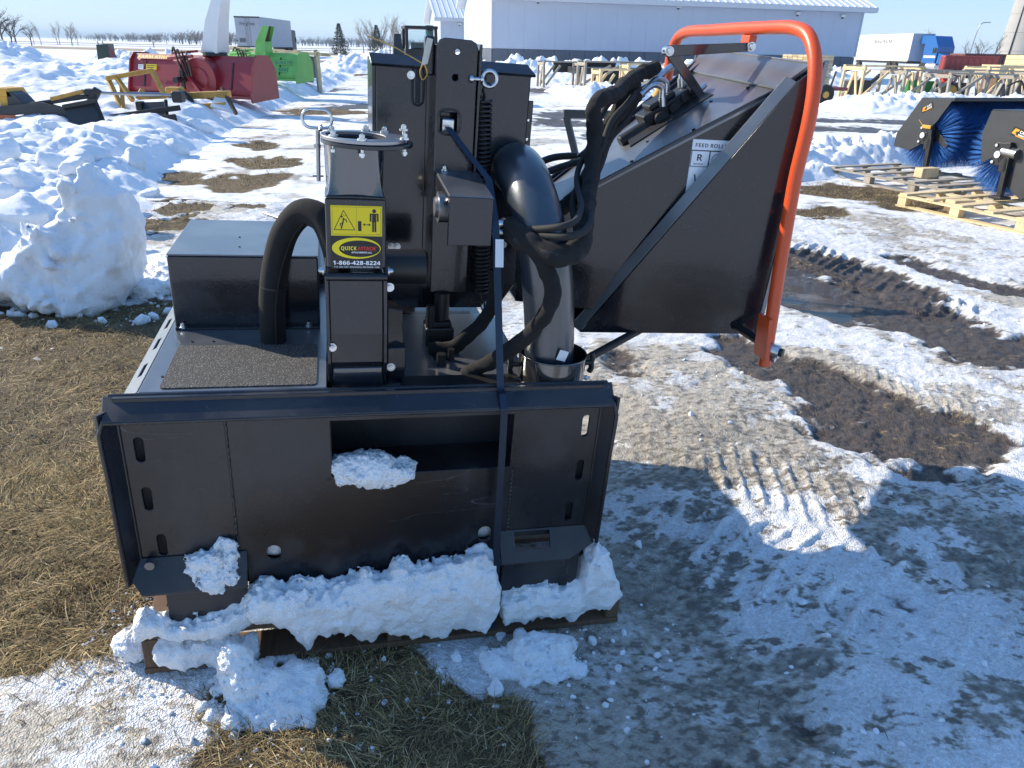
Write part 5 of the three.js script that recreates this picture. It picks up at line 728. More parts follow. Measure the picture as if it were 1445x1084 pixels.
{ // loose crumbs of snow and ice
  const list = []; const g = new THREE.IcosahedronGeometry(1, 0); { const p = g.attributes.position; for (let i = 0; i < p.count; i++) { const k = 1 + 0.5 * nz(p.getX(i) * 2.2, p.getY(i) * 2.2, p.getZ(i) * 2.2); p.setXYZ(i, p.getX(i) * k, p.getY(i) * k * 0.8, p.getZ(i) * k); } g.computeVertexNormals(); }
  const q = () => new THREE.Quaternion().setFromEuler(new THREE.Euler(rr(0, 6), rr(0, 6), rr(0, 6)));
  const put = (x, z, r) => { if (x < NX0 || x > NX1 - 0.1) return; list.push({ p: V(x, groundY(x, z) + r * 0.1, z), q: q(), s: V(r * rr(0.7, 1.5), r * rr(0.5, 0.9), r * rr(0.7, 1.4)), c: C3(0.8, 0.81, 0.83) }); };
  for (let i = 0; i < 600; i++) { const a = rr(0, 6.3), d = Math.pow(rnd(), 0.8) * 0.42; put(-0.56 + d * Math.cos(a), -1.28 + d * Math.sin(a) * 0.6, Math.pow(rnd(), 6) * 0.009 + 0.0011); }
  for (let i = 0; i < 450; i++) { const a = rr(0, 6.3), d = Math.pow(rnd(), 0.8) * 0.5; put(0.12 + d * Math.cos(a), -1.45 + d * Math.sin(a) * 0.6, Math.pow(rnd(), 6) * 0.009 + 0.0011); }
  for (let i = 0; i < 2200; i++) { const x = rr(0.3, 3.6), z = rr(-5.6, -1.0), c = cover(x, z); if (c.m < 0.5 && c.p < 0.3) put(x, z, Math.pow(rnd(), 8) * 0.012 + 0.0010); }
  for (let i = 0; i < 600; i++) { const x = rr(-3.2, -1.6), z = rr(-5.0, -3.7); put(x, z, Math.pow(rnd(), 7) * 0.04 + 0.003); }
  for (let i = 0; i < 500; i++) put(rr(-1.1, -0.8), rr(-1.6, -1.25), Math.pow(rnd(), 3) * 0.006 + 0.0015);
  instanced('snow_crumbs', g, stdm({ color: 0xffffff, roughness: 0.7 }), list, 'fine crumbs of snow and ice strewn over the ground', 'snow');
}

// ---------------------------------------------------------------- road sweepers on pallets, to the right
const textMat = (w, h, bg, draw, o) => canvasMat(w, h, (x) => { if (bg) { x.fillStyle = bg; x.fillRect(0, 0, w, h); } draw(x, w, h); }, o);
const fitText = (x, s, px, xx, yy, ww, col, f = 'bold') => { x.font = `${f} ${px}px sans-serif`; x.fillStyle = col; const m = x.measureText(s).width; x.save(); x.translate(xx, yy); x.scale(ww / m, 1); x.fillText(s, 0, 0); x.restore(); };
const bristle = stdm({ color: C3(0.018, 0.13, 0.43), roughness: 0.45 });
const emblem = textMat(256, 128, '#15171a', (x) => { x.fillStyle = '#f0a010'; x.beginPath(); x.moveTo(10, 100); x.lineTo(40, 20); x.lineTo(110, 20); x.lineTo(95, 52); x.lineTo(70, 52); x.lineTo(58, 84); x.lineTo(84, 84); x.lineTo(78, 104); x.closePath(); x.fill(); x.fillRect(80, 106, 150, 14); fitText(x, 'CAT', 54, 122, 62, 110, '#f4f4f4'); fitText(x, 'SWEEP', 34, 112, 100, 118, '#f4f4f4'); });
function sweeper(label, pos, turn, kind) {
  const t = thing('road_sweeper', label, 'road sweeper', pos, turn);   // axis along +x, front towards +z
  const R = 0.43, cy = 0.45, L = 1.75;
  mesh('brush_core', cyl([0.03, cy, 0], [L, cy, 0], 0.15, 0.15, 24), M.black, t);
  const g = new THREE.BufferGeometry(); g.setAttribute('position', new THREE.Float32BufferAttribute([-0.5, 0, 0, 0.5, 0, 0, 0.3, 1, 0.02, 0, 0, -0.5, 0, 0, 0.5, 0, 1, 0.3], 3)); g.computeVertexNormals();
  const N = 12000, m = new THREE.InstancedMesh(g, bristle, N), d = new THREE.Object3D(), c = new THREE.Color(); m.name = 'bristles'; m.userData = { kind: 'stuff' };
  for (let i = 0; i < N; i++) { const wafer = rnd() < 0.16 ? 0 : Math.floor(rnd() * 15), x = 0.03 + wafer * 0.118 + rr(-0.018, 0.018), a = Math.floor(rnd() * 46) / 46 * Math.PI * 2 + rr(-0.05, 0.05) * rnd() + wafer * 0.4, clump = Math.sin(a * 46) * 0.006; d.position.set(x, cy + 0.13 * Math.cos(a), 0.13 * Math.sin(a)); d.rotation.set(0, 0, 0); d.rotateX(a + rr(-0.04, 0.04)); d.rotateZ(rr(-0.12, 0.12) + (x - 0.03 - wafer * 0.118) * -5); d.scale.set(0.0045, R - 0.13 + rr(-0.025, 0.012) + clump, 0.0045); d.updateMatrix(); m.setMatrixAt(i, d.matrix); const v = rr(0.6, 1.5); m.setColorAt(i, c.setRGB(v, v, v)); }
  t.add(m);
  const side = kind === 0 ? [[-0.46, 0.27], [-0.46, 0.42], [-0.20, 0.86], [0.24, 0.87], [0.10, 0.62], [0.02, 0.52], [-0.05, 0.34], [-0.2, 0.25]] : [[-0.22, 0.34], [-0.30, 0.62], [-0.26, 0.84], [0.18, 0.86], [0.46, 0.60], [0.46, 0.25], [0.34, 0.06], [0.10, 0.18], [0.16, 0.34], [0.0, 0.46]];
  const sg = () => extr(side.map(([zz, y]) => [-zz, y]), 0.008, 0.001).rotateY(Math.PI / 2);
  mesh('end_plate', sg().translate(-0.03, 0, 0), M.darkGrey, t); mesh('end_plate', sg().translate(L + 0.03, 0, 0), M.darkGrey, t);
  const hood = kind === 0 ? [[0.24, 0.875], [-0.20, 0.865], [-0.46, 0.42], [-0.46, 0.27]] : [[-0.30, 0.62], [-0.26, 0.85], [0.18, 0.865], [0.46, 0.61], [0.46, 0.25]];
  const hs = kind === 0 ? hood : hood.slice().reverse();
  for (let i = 0; i < hs.length - 1; i++) mesh('hood_panel', plate([[-0.02, hs[i][1], hs[i][0]], [L + 0.03, hs[i][1], hs[i][0]], [L + 0.03, hs[i + 1][1], hs[i + 1][0]], [-0.02, hs[i + 1][1], hs[i + 1][0]]], 0.006), M.darkGrey, t);
  mesh('hood_rim', bar([-0.03, kind ? 0.86 : 0.872, kind ? 0.18 : 0.245], [L + 0.03, kind ? 0.86 : 0.872, kind ? 0.18 : 0.245], 0.04, 0.04, 0.005), M.darkGrey, t);
  mesh('bearing', [cyl([-0.09, cy, 0], [-0.03, cy, 0], 0.06, 0.07, 20), box(-0.05, -0.032, cy - 0.11, cy + 0.11, -0.09, 0.09, 0.01)], M.black, t);
  mesh('bearing_cap', cyl([-0.105, cy, 0], [-0.09, cy, 0], 0.035, 0.035, 16), M.zinc, t);
  for (const [a, b] of [[0.08, 0.07], [-0.08, 0.07], [0.08, -0.07], [-0.08, -0.07]]) mesh('bolt', cyl([-0.065, cy + a, b], [-0.05, cy + a, b], 0.016, 0.016, 6), M.zinc, t);
  mesh('arm', [bar([-0.06, cy + 0.12, 0.05], [-0.06, cy - 0.16, 0.09], 0.05, 0.10, 0.01), bar([0.0, cy + 0.1, -0.02], [0.0, cy - 0.1, 0.3], 0.02, 0.08, 0.005)], M.black, t);
  const leg = mesh('stand_leg', [bar([-0.06, cy - 0.02, 0.10], [-0.06, 0.05, 0.13], 0.05, 0.055, 0.006), box(-0.13, 0.01, 0.04, 0.065, 0.06, 0.20, 0.004)], M.black, t);
  mesh('rear_leg', [bar([L - 0.1, cy, 0.1], [L - 0.1, 0.02, 0.13], 0.05, 0.05)], M.black, t);
  if (kind === 1) { mesh('hydraulic_cylinder', [cyl([-0.05, cy + 0.03, 0.02], [-0.05, cy + 0.02, 0.18], 0.05, 0.05, 16), cyl([-0.06, cy + 0.05, 0.1], [0.9, cy + 0.10, 0.52], 0.016), cyl([-0.06, cy + 0.02, 0.12], [0.9, cy + 0.06, 0.54], 0.012), cyl([-0.06, cy + 0.05, 0.1], [0.12, cy + 0.06, 0.18], 0.032, 0.03, 16)], M.steel, t); decal('maker_badge', [-0.0345, 0.64, 0.02], [-0.0345, 0.60, 0.20], [-0.0345, 0.72, 0.04], emblem, t, 0); decal('caution_label', [0.08, 0.44, 0.468], [0.22, 0.44, 0.468], [0.08, 0.60, 0.468], textMat(128, 150, '#e8e8e8', x => { x.fillStyle = '#c02020'; x.fillRect(0, 0, 128, 26); x.fillStyle = '#888'; for (let i = 0; i < 7; i++) x.fillRect(12, 40 + i * 14, 100 - (i % 3) * 18, 5); }), t, 0); }
  else { decal('maker_badge', [-0.0345, 0.69, -0.14], [-0.0345, 0.77, 0.0], [-0.0345, 0.75, -0.17], emblem, t, 0); mesh('yellow_tag', [box(-0.10, -0.09, 0.53, 0.57, -0.04, 0.09, 0.003), tube([[-0.1, 0.57, -0.04], [-0.11, 0.62, -0.09]], 0.005, 6, 6)], M.yellow, t); }
  return t;
}
function pallet(label, pos, turn, mat, w = 1.2, d = 1.0) {
  const t = thing('pallet', label, 'pallet', pos, turn);
  for (const z of [-d / 2 + 0.03, 0, d / 2 - 0.03]) { mesh('bottom_board', box(-w / 2, w / 2, 0, 0.018, z - 0.05, z + 0.05, 0.002), mat, t); for (const x of [-w / 2 + 0.06, -w / 6, w / 6, w / 2 - 0.06]) mesh('block', box(x - 0.05, x + 0.05, 0.019, 0.10, z - 0.04, z + 0.04, 0.003), mat, t); mesh('stringer_board', box(-w / 2, w / 2, 0.101, 0.119, z - 0.045, z + 0.045, 0.002), mat, t); }
  for (let i = 0; i < 7; i++) { const x = -w / 2 + 0.05 + i * (w - 0.1) / 6; mesh('deck_board', box(x - 0.045, x + 0.045, 0.12, 0.138, -d / 2, d / 2, 0.002), mat, t); }
  return t;
}
const blockOn = (label, x, y, z, turn, mat) => { const o = thing('wood_block', label, 'wood block', [x, y, z], turn); mesh('block', box(-0.13, 0.13, 0, 0.11, -0.06, 0.06, 0.006), mat, o); return o; };
pallet('weathered pallet under the sweeper whose blue brush faces the chipper', [5.0, groundY(5.0, -9.15), -9.15], -1.15, M.woodGrey, 1.9, 1.2);
sweeper('black road sweeper with blue brush, yellow tag and its hood tipped back', [5.02, 0.15, -9.35], -0.20 + 0.55, 0);
blockOn('pale wood block under the leg of the yellow-tagged sweeper', 4.93, 0.15, -9.02, 0.35, M.woodLight);
pallet('pale new pallet under the sweeper with the silver cylinder', [5.0, groundY(5.0, -7.15), -7.15], -1.15, M.woodLight, 2.0, 1.2);
sweeper('black road sweeper with blue brush and silver hydraulic cylinder', [4.86, 0.15, -7.55], 0.30, 1);
blockOn('pale wood block under the leg of the sweeper with the silver cylinder', 4.47, 0.06, -7.42, 0.3, M.woodLight);

// ---------------------------------------------------------------- things half buried on the snow bank, to the left
const onBank = (x, z) => Math.max(0, bankY(x, z));
{ // trencher with yellow housing
  const t = thing('trencher', 'black trencher attachment with yellow housing and tilted mounting plate in the snow', 'attachment', [-7.0, 0.1, -11.6]);
  mesh('housing', [box(-1.25, -0.72, 0.25, 0.60, -0.5, -0.05, 0.03)], M.yellow, t);
  mesh('housing_cap', extr([[0, 0], [0.26, 0], [0.20, 0.12], [0.02, 0.13]], 0.4, 0.01).translate(-0.9, 0.52, -0.45), M.yellow, t);
  decal('housing_label', [-1.02, 0.36, -0.048], [-0.86, 0.36, -0.048], [-1.02, 0.55, -0.048], textMat(128, 150, '#e4e4e8', x => { x.fillStyle = '#b03030'; x.fillRect(6, 6, 116, 18); x.fillRect(6, 74, 116, 12); x.fillStyle = '#30405a'; x.fillRect(48, 96, 30, 30); }), t, 0);
  mesh('guard', extr([[0, 0], [0.3, 0], [0.16, 0.17], [0.03, 0.24]], 0.3, 0.01).translate(-0.75, 0.38, -0.35), M.darkGrey, t);
  mesh('beam', [plate([[-1.3, 0.22, 0.02], [-0.25, 0.30, 0.02], [0.02, 0.12, 0.02], [0.22, -0.1, 0.02], [0.40, -0.1, 0.02], [0.12, 0.38, 0.02], [-0.2, 0.46, 0.02], [-1.3, 0.34, 0.02]], 0.12)], M.darkGrey, t);
  mesh('reflector_strip', box(-1.3, -0.62, 0.20, 0.27, 0.03, 0.045, 0.004), stdm({ color: C3(0.5, 0.12, 0.04), roughness: 0.5 }), t);
  mesh('mounting_plate', plate([[0.16, 0.40, 0.06], [0.36, -0.08, 0.30], [0.86, -0.06, 0.20], [0.60, 0.48, -0.05]], 0.03), M.darkGrey, t);
  mesh('plate_rim', [bar([0.86, -0.07, 0.21], [0.60, 0.50, -0.04], 0.05, 0.06, 0.01), bar([0.16, 0.41, 0.07], [0.62, 0.50, -0.04], 0.10, 0.06, 0.01)], M.black, t);
  mesh('lift_arm', [bar([-0.5, 0.40, -0.1], [0.5, 0.56, -0.15], 0.08, 0.07, 0.01), bar([0.45, 0.4, -0.1], [0.62, 0.66, -0.15], 0.10, 0.12, 0.02), box(0.42, 0.62, 0.55, 0.66, -0.22, -0.08, 0.03)], M.black, t);
  mesh('arm_cover', bar([-0.1, 0.50, -0.12], [0.40, 0.62, -0.16], 0.1, 0.06, 0.01), M.oldYellow, t);
  mesh('hydraulic_cylinder', [cyl([0.62, 0.60, -0.2], [1.0, 0.58, -0.4], 0.022), cyl([0.98, 0.58, -0.4], [1.35, 0.57, -0.6], 0.034), cyl([1.3, 0.57, -0.58], [1.55, 0.56, -0.7], 0.02)], M.steel, t);
  mesh('clevis', [box(1.50, 1.66, 0.45, 0.62, -0.8, -0.62, 0.03)], M.black, t);
  mesh('digging_bar', [bar([0.6, 0.1, -0.2], [1.5, 0.22, -0.7], 0.10, 0.12, 0.01), bar([0.5, 0.22, -0.4], [1.5, 0.36, -0.9], 0.06, 0.08, 0.01), cyl([0.9, 0.0, -0.1], [1.5, 0.06, -0.3], 0.04)], M.black, t);
}
{
  const t = thing('tubular_stand', 'bent yellow tubular steel frame standing in the snow', 'frame', [-6.4, 0.25, -13]);
  const fb = (n, a, b, w = 0.07) => mesh(n, bar(a, b, w, w, 0.012), M.oldYellow, t);
  fb('top_rail', [-0.48, 0.60, 0], [0.31, 0.74, 0]); fb('post', [0.30, 0.75, 0], [0.50, 0.34, 0.1]); fb('bottom_rail', [0.06, 0.32, 0.1], [0.52, 0.35, 0.1]); fb('front_rail', [-0.31, 0.62, 0], [0.02, 0.28, 0.25]); fb('leg', [-0.48, 0.60, -0.05], [-0.14, 0.1, 0.3]); fb('leg', [0.12, 0.45, 0.05], [0.03, 0.3, 0.12]); fb('foot', [-0.14, 0.14, 0.3], [-0.3, 0.52, -0.1], 0.06);
}
{
  const t = thing('mount_bracket', 'small black attachment plate leaning beside the yellow frame', 'plate', [-5.95, 0.28, -12.5]);
  mesh('panel', plate([[-0.18, 0.02, 0.1], [0.24, 0.0, 0.12], [0.20, 0.27, -0.06], [-0.16, 0.24, -0.06]], 0.03), M.darkGrey, t); mesh('rim', bar([0.26, 0.0, 0.12], [0.21, 0.29, -0.05], 0.05, 0.05, 0.01), M.black, t); mesh('clamp', box(-0.26, -0.16, 0.05, 0.26, -0.1, 0.05, 0.02), M.black, t);
}
{
  const t = thing('snow_plow', 'old yellow plough blade with hoses, half buried in the bank', 'plow', [-5.75, 0.22, -14.2]);
  mesh('blade_arm', [bar([-0.5, 0.30, -0.1], [0.45, 0.36, 0.0], 0.16, 0.12, 0.02), bar([-0.3, 0.12, 0.1], [0.4, 0.18, 0.1], 0.12, 0.1, 0.02)], M.oldYellow, t);
  mesh('blade', plate([[0.14, 0.16, 0.2], [0.60, 0.06, 0.25], [0.36, 0.40, -0.05], [0.22, 0.42, -0.05]], 0.04), M.white, t);
  mesh('cutting_edge', bar([0.62, 0.04, 0.26], [0.30, 0.46, -0.06], 0.06, 0.06, 0.01), M.rust, t);
  mesh('bracket', [box(-0.68, -0.4, 0.3, 0.46, -0.1, 0.12, 0.03)], M.oldYellow, t);
  for (const [r, y] of [[0.17, 0.22], [0.13, 0.26], [0.2, 0.16]]) { const p = []; for (let i = 0; i <= 10; i++) { const a = -0.3 + i / 10 * 3.6; p.push([-0.38 + r * Math.cos(a), y + r * Math.sin(a), 0.2 - r * 0.3]); } mesh('hose', tube(p, 0.026, 30, 8), M.rubber, t); }
  mesh('motor', cyl([-0.55, 0.08, 0.25], [-0.25, 0.02, 0.28], 0.06, 0.06, 14), M.black, t);
  mesh('lever', bar([-0.55, 0.46, 0], [-0.2, 0.25, 0.1], 0.04, 0.04, 0.006), M.steel, t);
}
function blower(o) {
  const t = thing('snow_blower', o.label, 'snow blower', o.pos, o.turn), L = o.L / 2, H = o.H, m = o.mat;
  const prof = [[-0.45, 0], [-0.5, H * 0.6], [-0.32, H], [0.02, H * 1.02], [0.12, H * 0.86], [0.30, H * 0.2], [0.26, 0]];
  mesh('housing', extr(prof.map(([z, y]) => [-z, y]), 2 * L, 0.01).rotateY(Math.PI / 2).translate(-L, 0, 0), m, t);
  for (const s of [-1, 1]) mesh('end_plate', extr([[-0.62, -0.02], [-0.60, H * 0.7], [-0.4, H * 1.05], [0.04, H * 1.06], [0.17, H * 0.9], [0.38, H * 0.1], [0.34, -0.08]].map(([z, y]) => [-z, y]), 0.03, 0.004).rotateY(Math.PI / 2).translate(s * L - 0.015, 0, 0), m, t);
  mesh('fan_drum', [cyl([o.cx, H * 0.50, -0.1], [o.cx, H * 0.46, 0.36], H * 0.52, H * 0.50, 32)], m, t); mesh('drum_band', [cyl([o.cx, H * 0.46, 0.35], [o.cx, H * 0.46, 0.40], H * 0.3, H * 0.26, 24)], m, t);
  mesh('cutting_strip', bar([-L, 0.02, 0.30], [L, 0.02, 0.30], 0.05, 0.06, 0.006), m, t);
  for (const x of o.straps) mesh('strap', [plate([[x, H * 0.2, 0.315], [x + 0.03, H * 0.2, 0.315], [x + 0.03, H * 0.86, 0.136], [x, H * 0.86, 0.136]], 0.005)], M.black, t);
  const [b, k, tp] = o.chute, sec = (p, w, d) => [[p[0] - w, p[1], p[2] + d], [p[0] + w, p[1], p[2] + d], [p[0] + w, p[1], p[2] - d], [p[0] - w, p[1], p[2] - d]];
  const loft = (A, B) => { const e = []; for (let i = 0; i < 4; i++) e.push(plate([A[i], A[(i + 1) % 4], B[(i + 1) % 4], B[i]], 0.012, [], 0.002)); return e; };
  const s0 = sec(b, o.cw, 0.2), s1 = sec(k, o.cw * 0.82, 0.17), s2 = sec(tp, o.cw * 0.6, 0.14);
  const cm = mesh('chute', loft(s0, s1), o.chuteMat, t);
  const up = loft(s1, s2); if (o.open) up.splice(1, 1); mesh('deflector', up, o.chuteMat, t);
  if (o.open) mesh('chute_lining', plate([[k[0] + 0.02, k[1] - 0.1, k[2] + 0.02], [k[0] + 0.02, k[1] - 0.1, k[2] - 0.14], [tp[0], tp[1], tp[2] - 0.12], [tp[0], tp[1], tp[2] + 0.1]], 0.01), M.rust, t);
  mesh('chute_ring', cyl([b[0], b[1] - 0.05, b[2]], [b[0], b[1] + 0.02, b[2]], o.cw * 1.3, o.cw * 1.25, 24), M.black, t);
  const hb = (n, a, c, w, mm) => mesh(n, bar(a, c, w, w, 0.008), mm, t), X = o.cx - 0.35;
  hb('hitch_bar', [X - 0.25, 0.05, 0.5], [X + 0.1, H * 0.95, 0.42], 0.07, m); hb('hitch_bar', [X + 0.55, 0.03, 0.55], [X + 0.05, H * 0.62, 0.42], 0.08, m); hb('hitch_bar', [X - 0.4, H * 1.05, 0.2], [X + 0.3, H * 1.12, 0.25], 0.05, m); hb('hitch_bar', [X - 0.35, H * 0.92, 0.40], [X + 0.3, H * 1.0, 0.42], 0.06, m);
  mesh('pto_shaft', [cyl([X, H * 0.45, 0.40], [X + 0.05, H * 0.42, 0.75], 0.07, 0.06, 14), cyl([X + 0.02, H * 0.2, 0.5], [X + 0.06, H * 0.66, 0.55], 0.05, 0.05, 10)], M.black, t);
  for (let i = 0; i < 4; i++) mesh('hose', tube([[X - 0.3 + i * 0.12, H * 1.1, 0.3], [X - 0.15 + i * 0.1, H * (1.2 - i * 0.06), 0.42], [X + i * 0.08, H * 0.8, 0.5], [X + 0.1 + 0.05 * i, H * 0.5, 0.48]], 0.02, 20, 6), i % 2 ? M.rust : M.rubber, t);
  for (const d of o.decals) decal(d[0], d[1], d[2], d[3], d[4], t, 0);
  return t;
}
const bandZ = 0.136;
blower({ label: 'red snow blower with tall white chute on the snow bank', pos: [-7.0, 0.36, -17.0], turn: -0.30, L: 3.15, H: 0.80, mat: M.red, cx: 0.35, cw: 0.20, chuteMat: M.white, chute: [[0.46, 0.86, -0.1], [0.62, 1.48, -0.1], [0.80, 1.92, -0.1]], straps: [-1.2, 1.05],
  decals: [['lettering', [-1.42, 0.715, 0.128], [-0.55, 0.715, 0.128], [-1.42, 0.80, 0.062], textMat(512, 64, '#7c1420', x => fitText(x, 'FARM KING', 60, 8, 54, 490, '#e8c020'))], ['white_label', [-1.34, 0.50, 0.235], [-1.2, 0.50, 0.235], [-1.34, 0.60, 0.205], textMat(64, 48, '#d8d8d8', x => { x.fillStyle = '#777'; x.fillRect(6, 10, 50, 5); x.fillRect(6, 24, 44, 5); })], ['yellow_label', [-1.13, 0.50, 0.235], [-0.85, 0.50, 0.235], [-1.13, 0.61, 0.202], textMat(128, 48, '#d8b810', x => { x.fillStyle = '#33300a'; x.fillRect(8, 10, 110, 6); x.fillRect(8, 26, 90, 6); })]] });
blower({ label: 'bright green snow blower with open chute behind the red one', pos: [-7.35, 0.5, -22.3], turn: -0.25, L: 2.6, H: 0.68, mat: M.green, cx: 0.05, cw: 0.17, chuteMat: M.green, open: true, chute: [[0.22, 0.55, 0.1], [0.26, 0.98, 0.1], [0.46, 1.36, 0.1]], straps: [0.75],
  decals: [['lettering', [0.60, 0.40, 0.225], [1.12, 0.40, 0.225], [0.60, 0.52, 0.19], textMat(256, 64, '#6fb25a', x => fitText(x, 'SCHULTE', 60, 6, 54, 244, '#30405c'))], ['lettering', [0.72, 0.22, 0.292], [1.0, 0.22, 0.292], [0.72, 0.33, 0.255], textMat(128, 64, '#6fb25a', x => fitText(x, 'RDX', 60, 6, 54, 116, '#30405c'))], ['white_label', [-0.02, 0.42, 0.405], [0.1, 0.42, 0.405], [-0.02, 0.52, 0.40], textMat(48, 48, '#dadada', x => { x.fillStyle = '#888'; x.fillRect(6, 10, 36, 5); })]] });
{
  const t = thing('timber_cradle', 'yellow timber cradle behind the green snow blower', 'rack', [-9.2, 0.55, -25.5], -0.2);
  mesh('rail', bar([-0.3, 0.72, 0], [3.0, 0.60, 0], 0.09, 0.1, 0.01), M.woodLight, t); mesh('rail', bar([-0.3, 0.70, -0.7], [3.0, 0.58, -0.7], 0.09, 0.1, 0.01), M.woodLight, t);
  for (const x of [-0.2, 0.6, 1.5, 2.3, 2.9]) mesh('post', bar([x, -0.5, 0], [x, 0.68, 0], 0.09, 0.09, 0.01), M.woodLight, t); for (const x of [0.2, 1.2, 2.2]) mesh('cross_board', bar([x, 0.7, 0.1], [x + 0.1, 0.7, -0.8], 0.1, 0.03, 0.005), M.woodLight, t);
}
{ const t = thing('loader_bucket', 'dark loader bucket lying by the end of the green snow blower', 'bucket', [-6.85, 0.45, -25.2], -0.1); mesh('shell', extr([[-0.3, 0], [-0.32, 0.4], [-0.1, 0.66], [0.2, 0.62], [0.3, 0.0]], 0.62, 0.01).translate(0, 0, -0.35), M.darkGrey, t); mesh('lip', box(-0.34, 0.32, -0.12, 0.32, 0.25, 0.30, 0.01), M.black, t); }
{ const t = thing('wooden_post', 'weathered wooden post past the green snow blower', 'post', [-6.42, 0, -25.0]); mesh('post', bar([0, 0, 0], [-0.02, 1.28, 0], 0.11, 0.11, 0.012), M.woodGrey, t); }
{ const t = thing('loader_bucket', 'upright dark bucket with red side on the far snow', 'bucket', [-18.2, 0.35, -35], 0.2); mesh('shell', extr([[-0.42, 0.1], [-0.36, 0.86], [0.1, 0.9], [0.1, 0.05]], 0.9, 0.02).translate(0, 0, -0.6), stdm({ color: C3(0.02, 0.04, 0.035), roughness: 0.6 }), t); mesh('side_cheek', plate([[0.05, 0.02, 0.33], [0.50, 0.02, 0.2], [0.30, 0.56, 0.2], [0.12, 0.84, 0.33]], 0.04), stdm({ color: C3(0.16, 0.05, 0.06), roughness: 0.6 }), t); mesh('tooth', [cyl([-0.35, 0.85, 0], [-0.38, 1.0, 0], 0.03, 0.02, 8)], M.steel, t); mesh('tooth', [cyl([-0.15, 0.87, 0], [-0.17, 1.02, 0], 0.03, 0.02, 8)], M.steel, t); }
// ---------------------------------------------------------------- vehicles and buildings
{ // grey box trailer, rear doors towards us
  const t = thing('box_trailer', 'grey box trailer with closed rear doors across the road', 'trailer', [-28.2, 0, -83], 0.04), gw = stdm({ map: vary(0.36, 0.37, 0.40, 3, 0.08, 71), roughness: 0.5 });
  mesh('box', box(-1.28, 1.28, 1.0, 3.85, -13, 0, 0.03), gw, t); for (const s of [-1, 1]) { const d = mesh('door', box(s * 0.64 - 0.60, s * 0.64 + 0.60, 1.08, 3.72, 0.0, 0.05, 0.01), gw, t); mesh('lock_rod', cyl([s * 0.2, 1.1, 0.08], [s * 0.2, 3.7, 0.08], 0.03, 0.03, 8), M.steel, d); mesh('hinge', box(s * 1.2 - 0.05, s * 1.2 + 0.05, 1.5, 1.65, 0.05, 0.08), M.darkGrey, d); }
  mesh('frame', [box(-1.3, 1.3, 3.72, 3.86, 0.0, 0.07, 0.01), box(-1.3, 1.3, 0.95, 1.08, 0.0, 0.07, 0.01)], M.darkGrey, t); decal('lettering', [-0.85, 2.95, 0.06], [0.85, 2.95, 0.06], [-0.85, 3.42, 0.06], textMat(512, 140, '#9a9ca2', x => fitText(x, 'Freightex', 110, 20, 110, 470, '#202c3c')), t, 0); decal('plate_label', [-0.98, 1.4, 0.06], [-0.3, 1.4, 0.06], [-0.98, 1.85, 0.06], textMat(128, 80, '#77797e', x => { x.fillStyle = '#55585e'; x.fillRect(8, 12, 110, 56); }), t, 0);
  for (const z of [-1.5, -2.8, -11.5]) for (const s of [-1, 1]) mesh('wheel', cyl([s * 1.2, 0.5, z], [s * 0.9, 0.5, z], 0.5, 0.5, 20), M.rubber, t); mesh('side_mirror', box(1.4, 1.55, 1.6, 2.1, -14, -13.9, 0.02), M.darkGrey, t); mesh('cab', box(-1.2, 1.2, 0.6, 2.9, -15.5, -13.2, 0.2), M.darkGrey, t);
}
{ // skid steer loader behind the chipper
  const t = thing('skid_steer_loader', 'dark skid steer loader with empty cab behind the chipper', 'loader', [-2.8, 0, -22.4], 0.25);
  const cab = mesh('cab_frame', [bar([-0.42, 0.9, 0.3], [-0.40, 1.92, 0.25], 0.08, 0.08, 0.01), bar([0.42, 0.9, 0.3], [0.40, 1.92, 0.25], 0.08, 0.08, 0.01), bar([-0.42, 0.9, -0.6], [-0.40, 1.92, -0.55], 0.08, 0.08, 0.01), bar([0.42, 0.9, -0.6], [0.40, 1.92, -0.55], 0.08, 0.08, 0.01), box(-0.46, 0.46, 1.88, 1.96, -0.62, 0.32, 0.02), box(-0.42, 0.42, 0.5, 1.38, -0.6, 0.26, 0.02)], M.black, t);
  mesh('window', plate([[-0.34, 1.40, 0.29], [0.34, 1.40, 0.29], [0.34, 1.85, 0.27], [-0.34, 1.85, 0.27]], 0.01), phys({ transmission: 1, thickness: 0, roughness: 0.02, color: C3(0.9, 0.95, 0.95) }), cab);
  mesh('seat', [box(-0.22, 0.22, 1.35, 1.55, -0.5, -0.38, 0.04)], M.rubber, cab); mesh('body', box(-0.7, 0.7, 0.35, 1.05, -1.3, 0.3, 0.08), M.darkGrey, t);
  mesh('lift_arm', [bar([-0.66, 1.15, -1.2], [-0.66, 1.25, 0.3], 0.12, 0.16, 0.02), plate([[-0.82, 1.0, 0.4], [-0.5, 1.0, 0.4], [-0.56, 1.75, 0.2], [-0.74, 1.75, 0.2]], 0.05)], M.darkGrey, t); mesh('lift_arm', bar([0.66, 1.15, -1.2], [0.66, 1.25, 0.3], 0.12, 0.16, 0.02), M.darkGrey, t);
  mesh('exhaust', [cyl([0.36, 1.3, -0.7], [0.36, 2.0, -0.7], 0.12, 0.12, 14)], stdm({ color: C3(0.05, 0.16, 0.17), roughness: 0.4 }), t);
  for (const s of [-1, 1]) for (const z of [0.05, -1.0]) mesh('wheel', cyl([s * 0.72, 0.4, z], [s * 0.95, 0.4, z], 0.4, 0.4, 20), M.rubber, t);
}
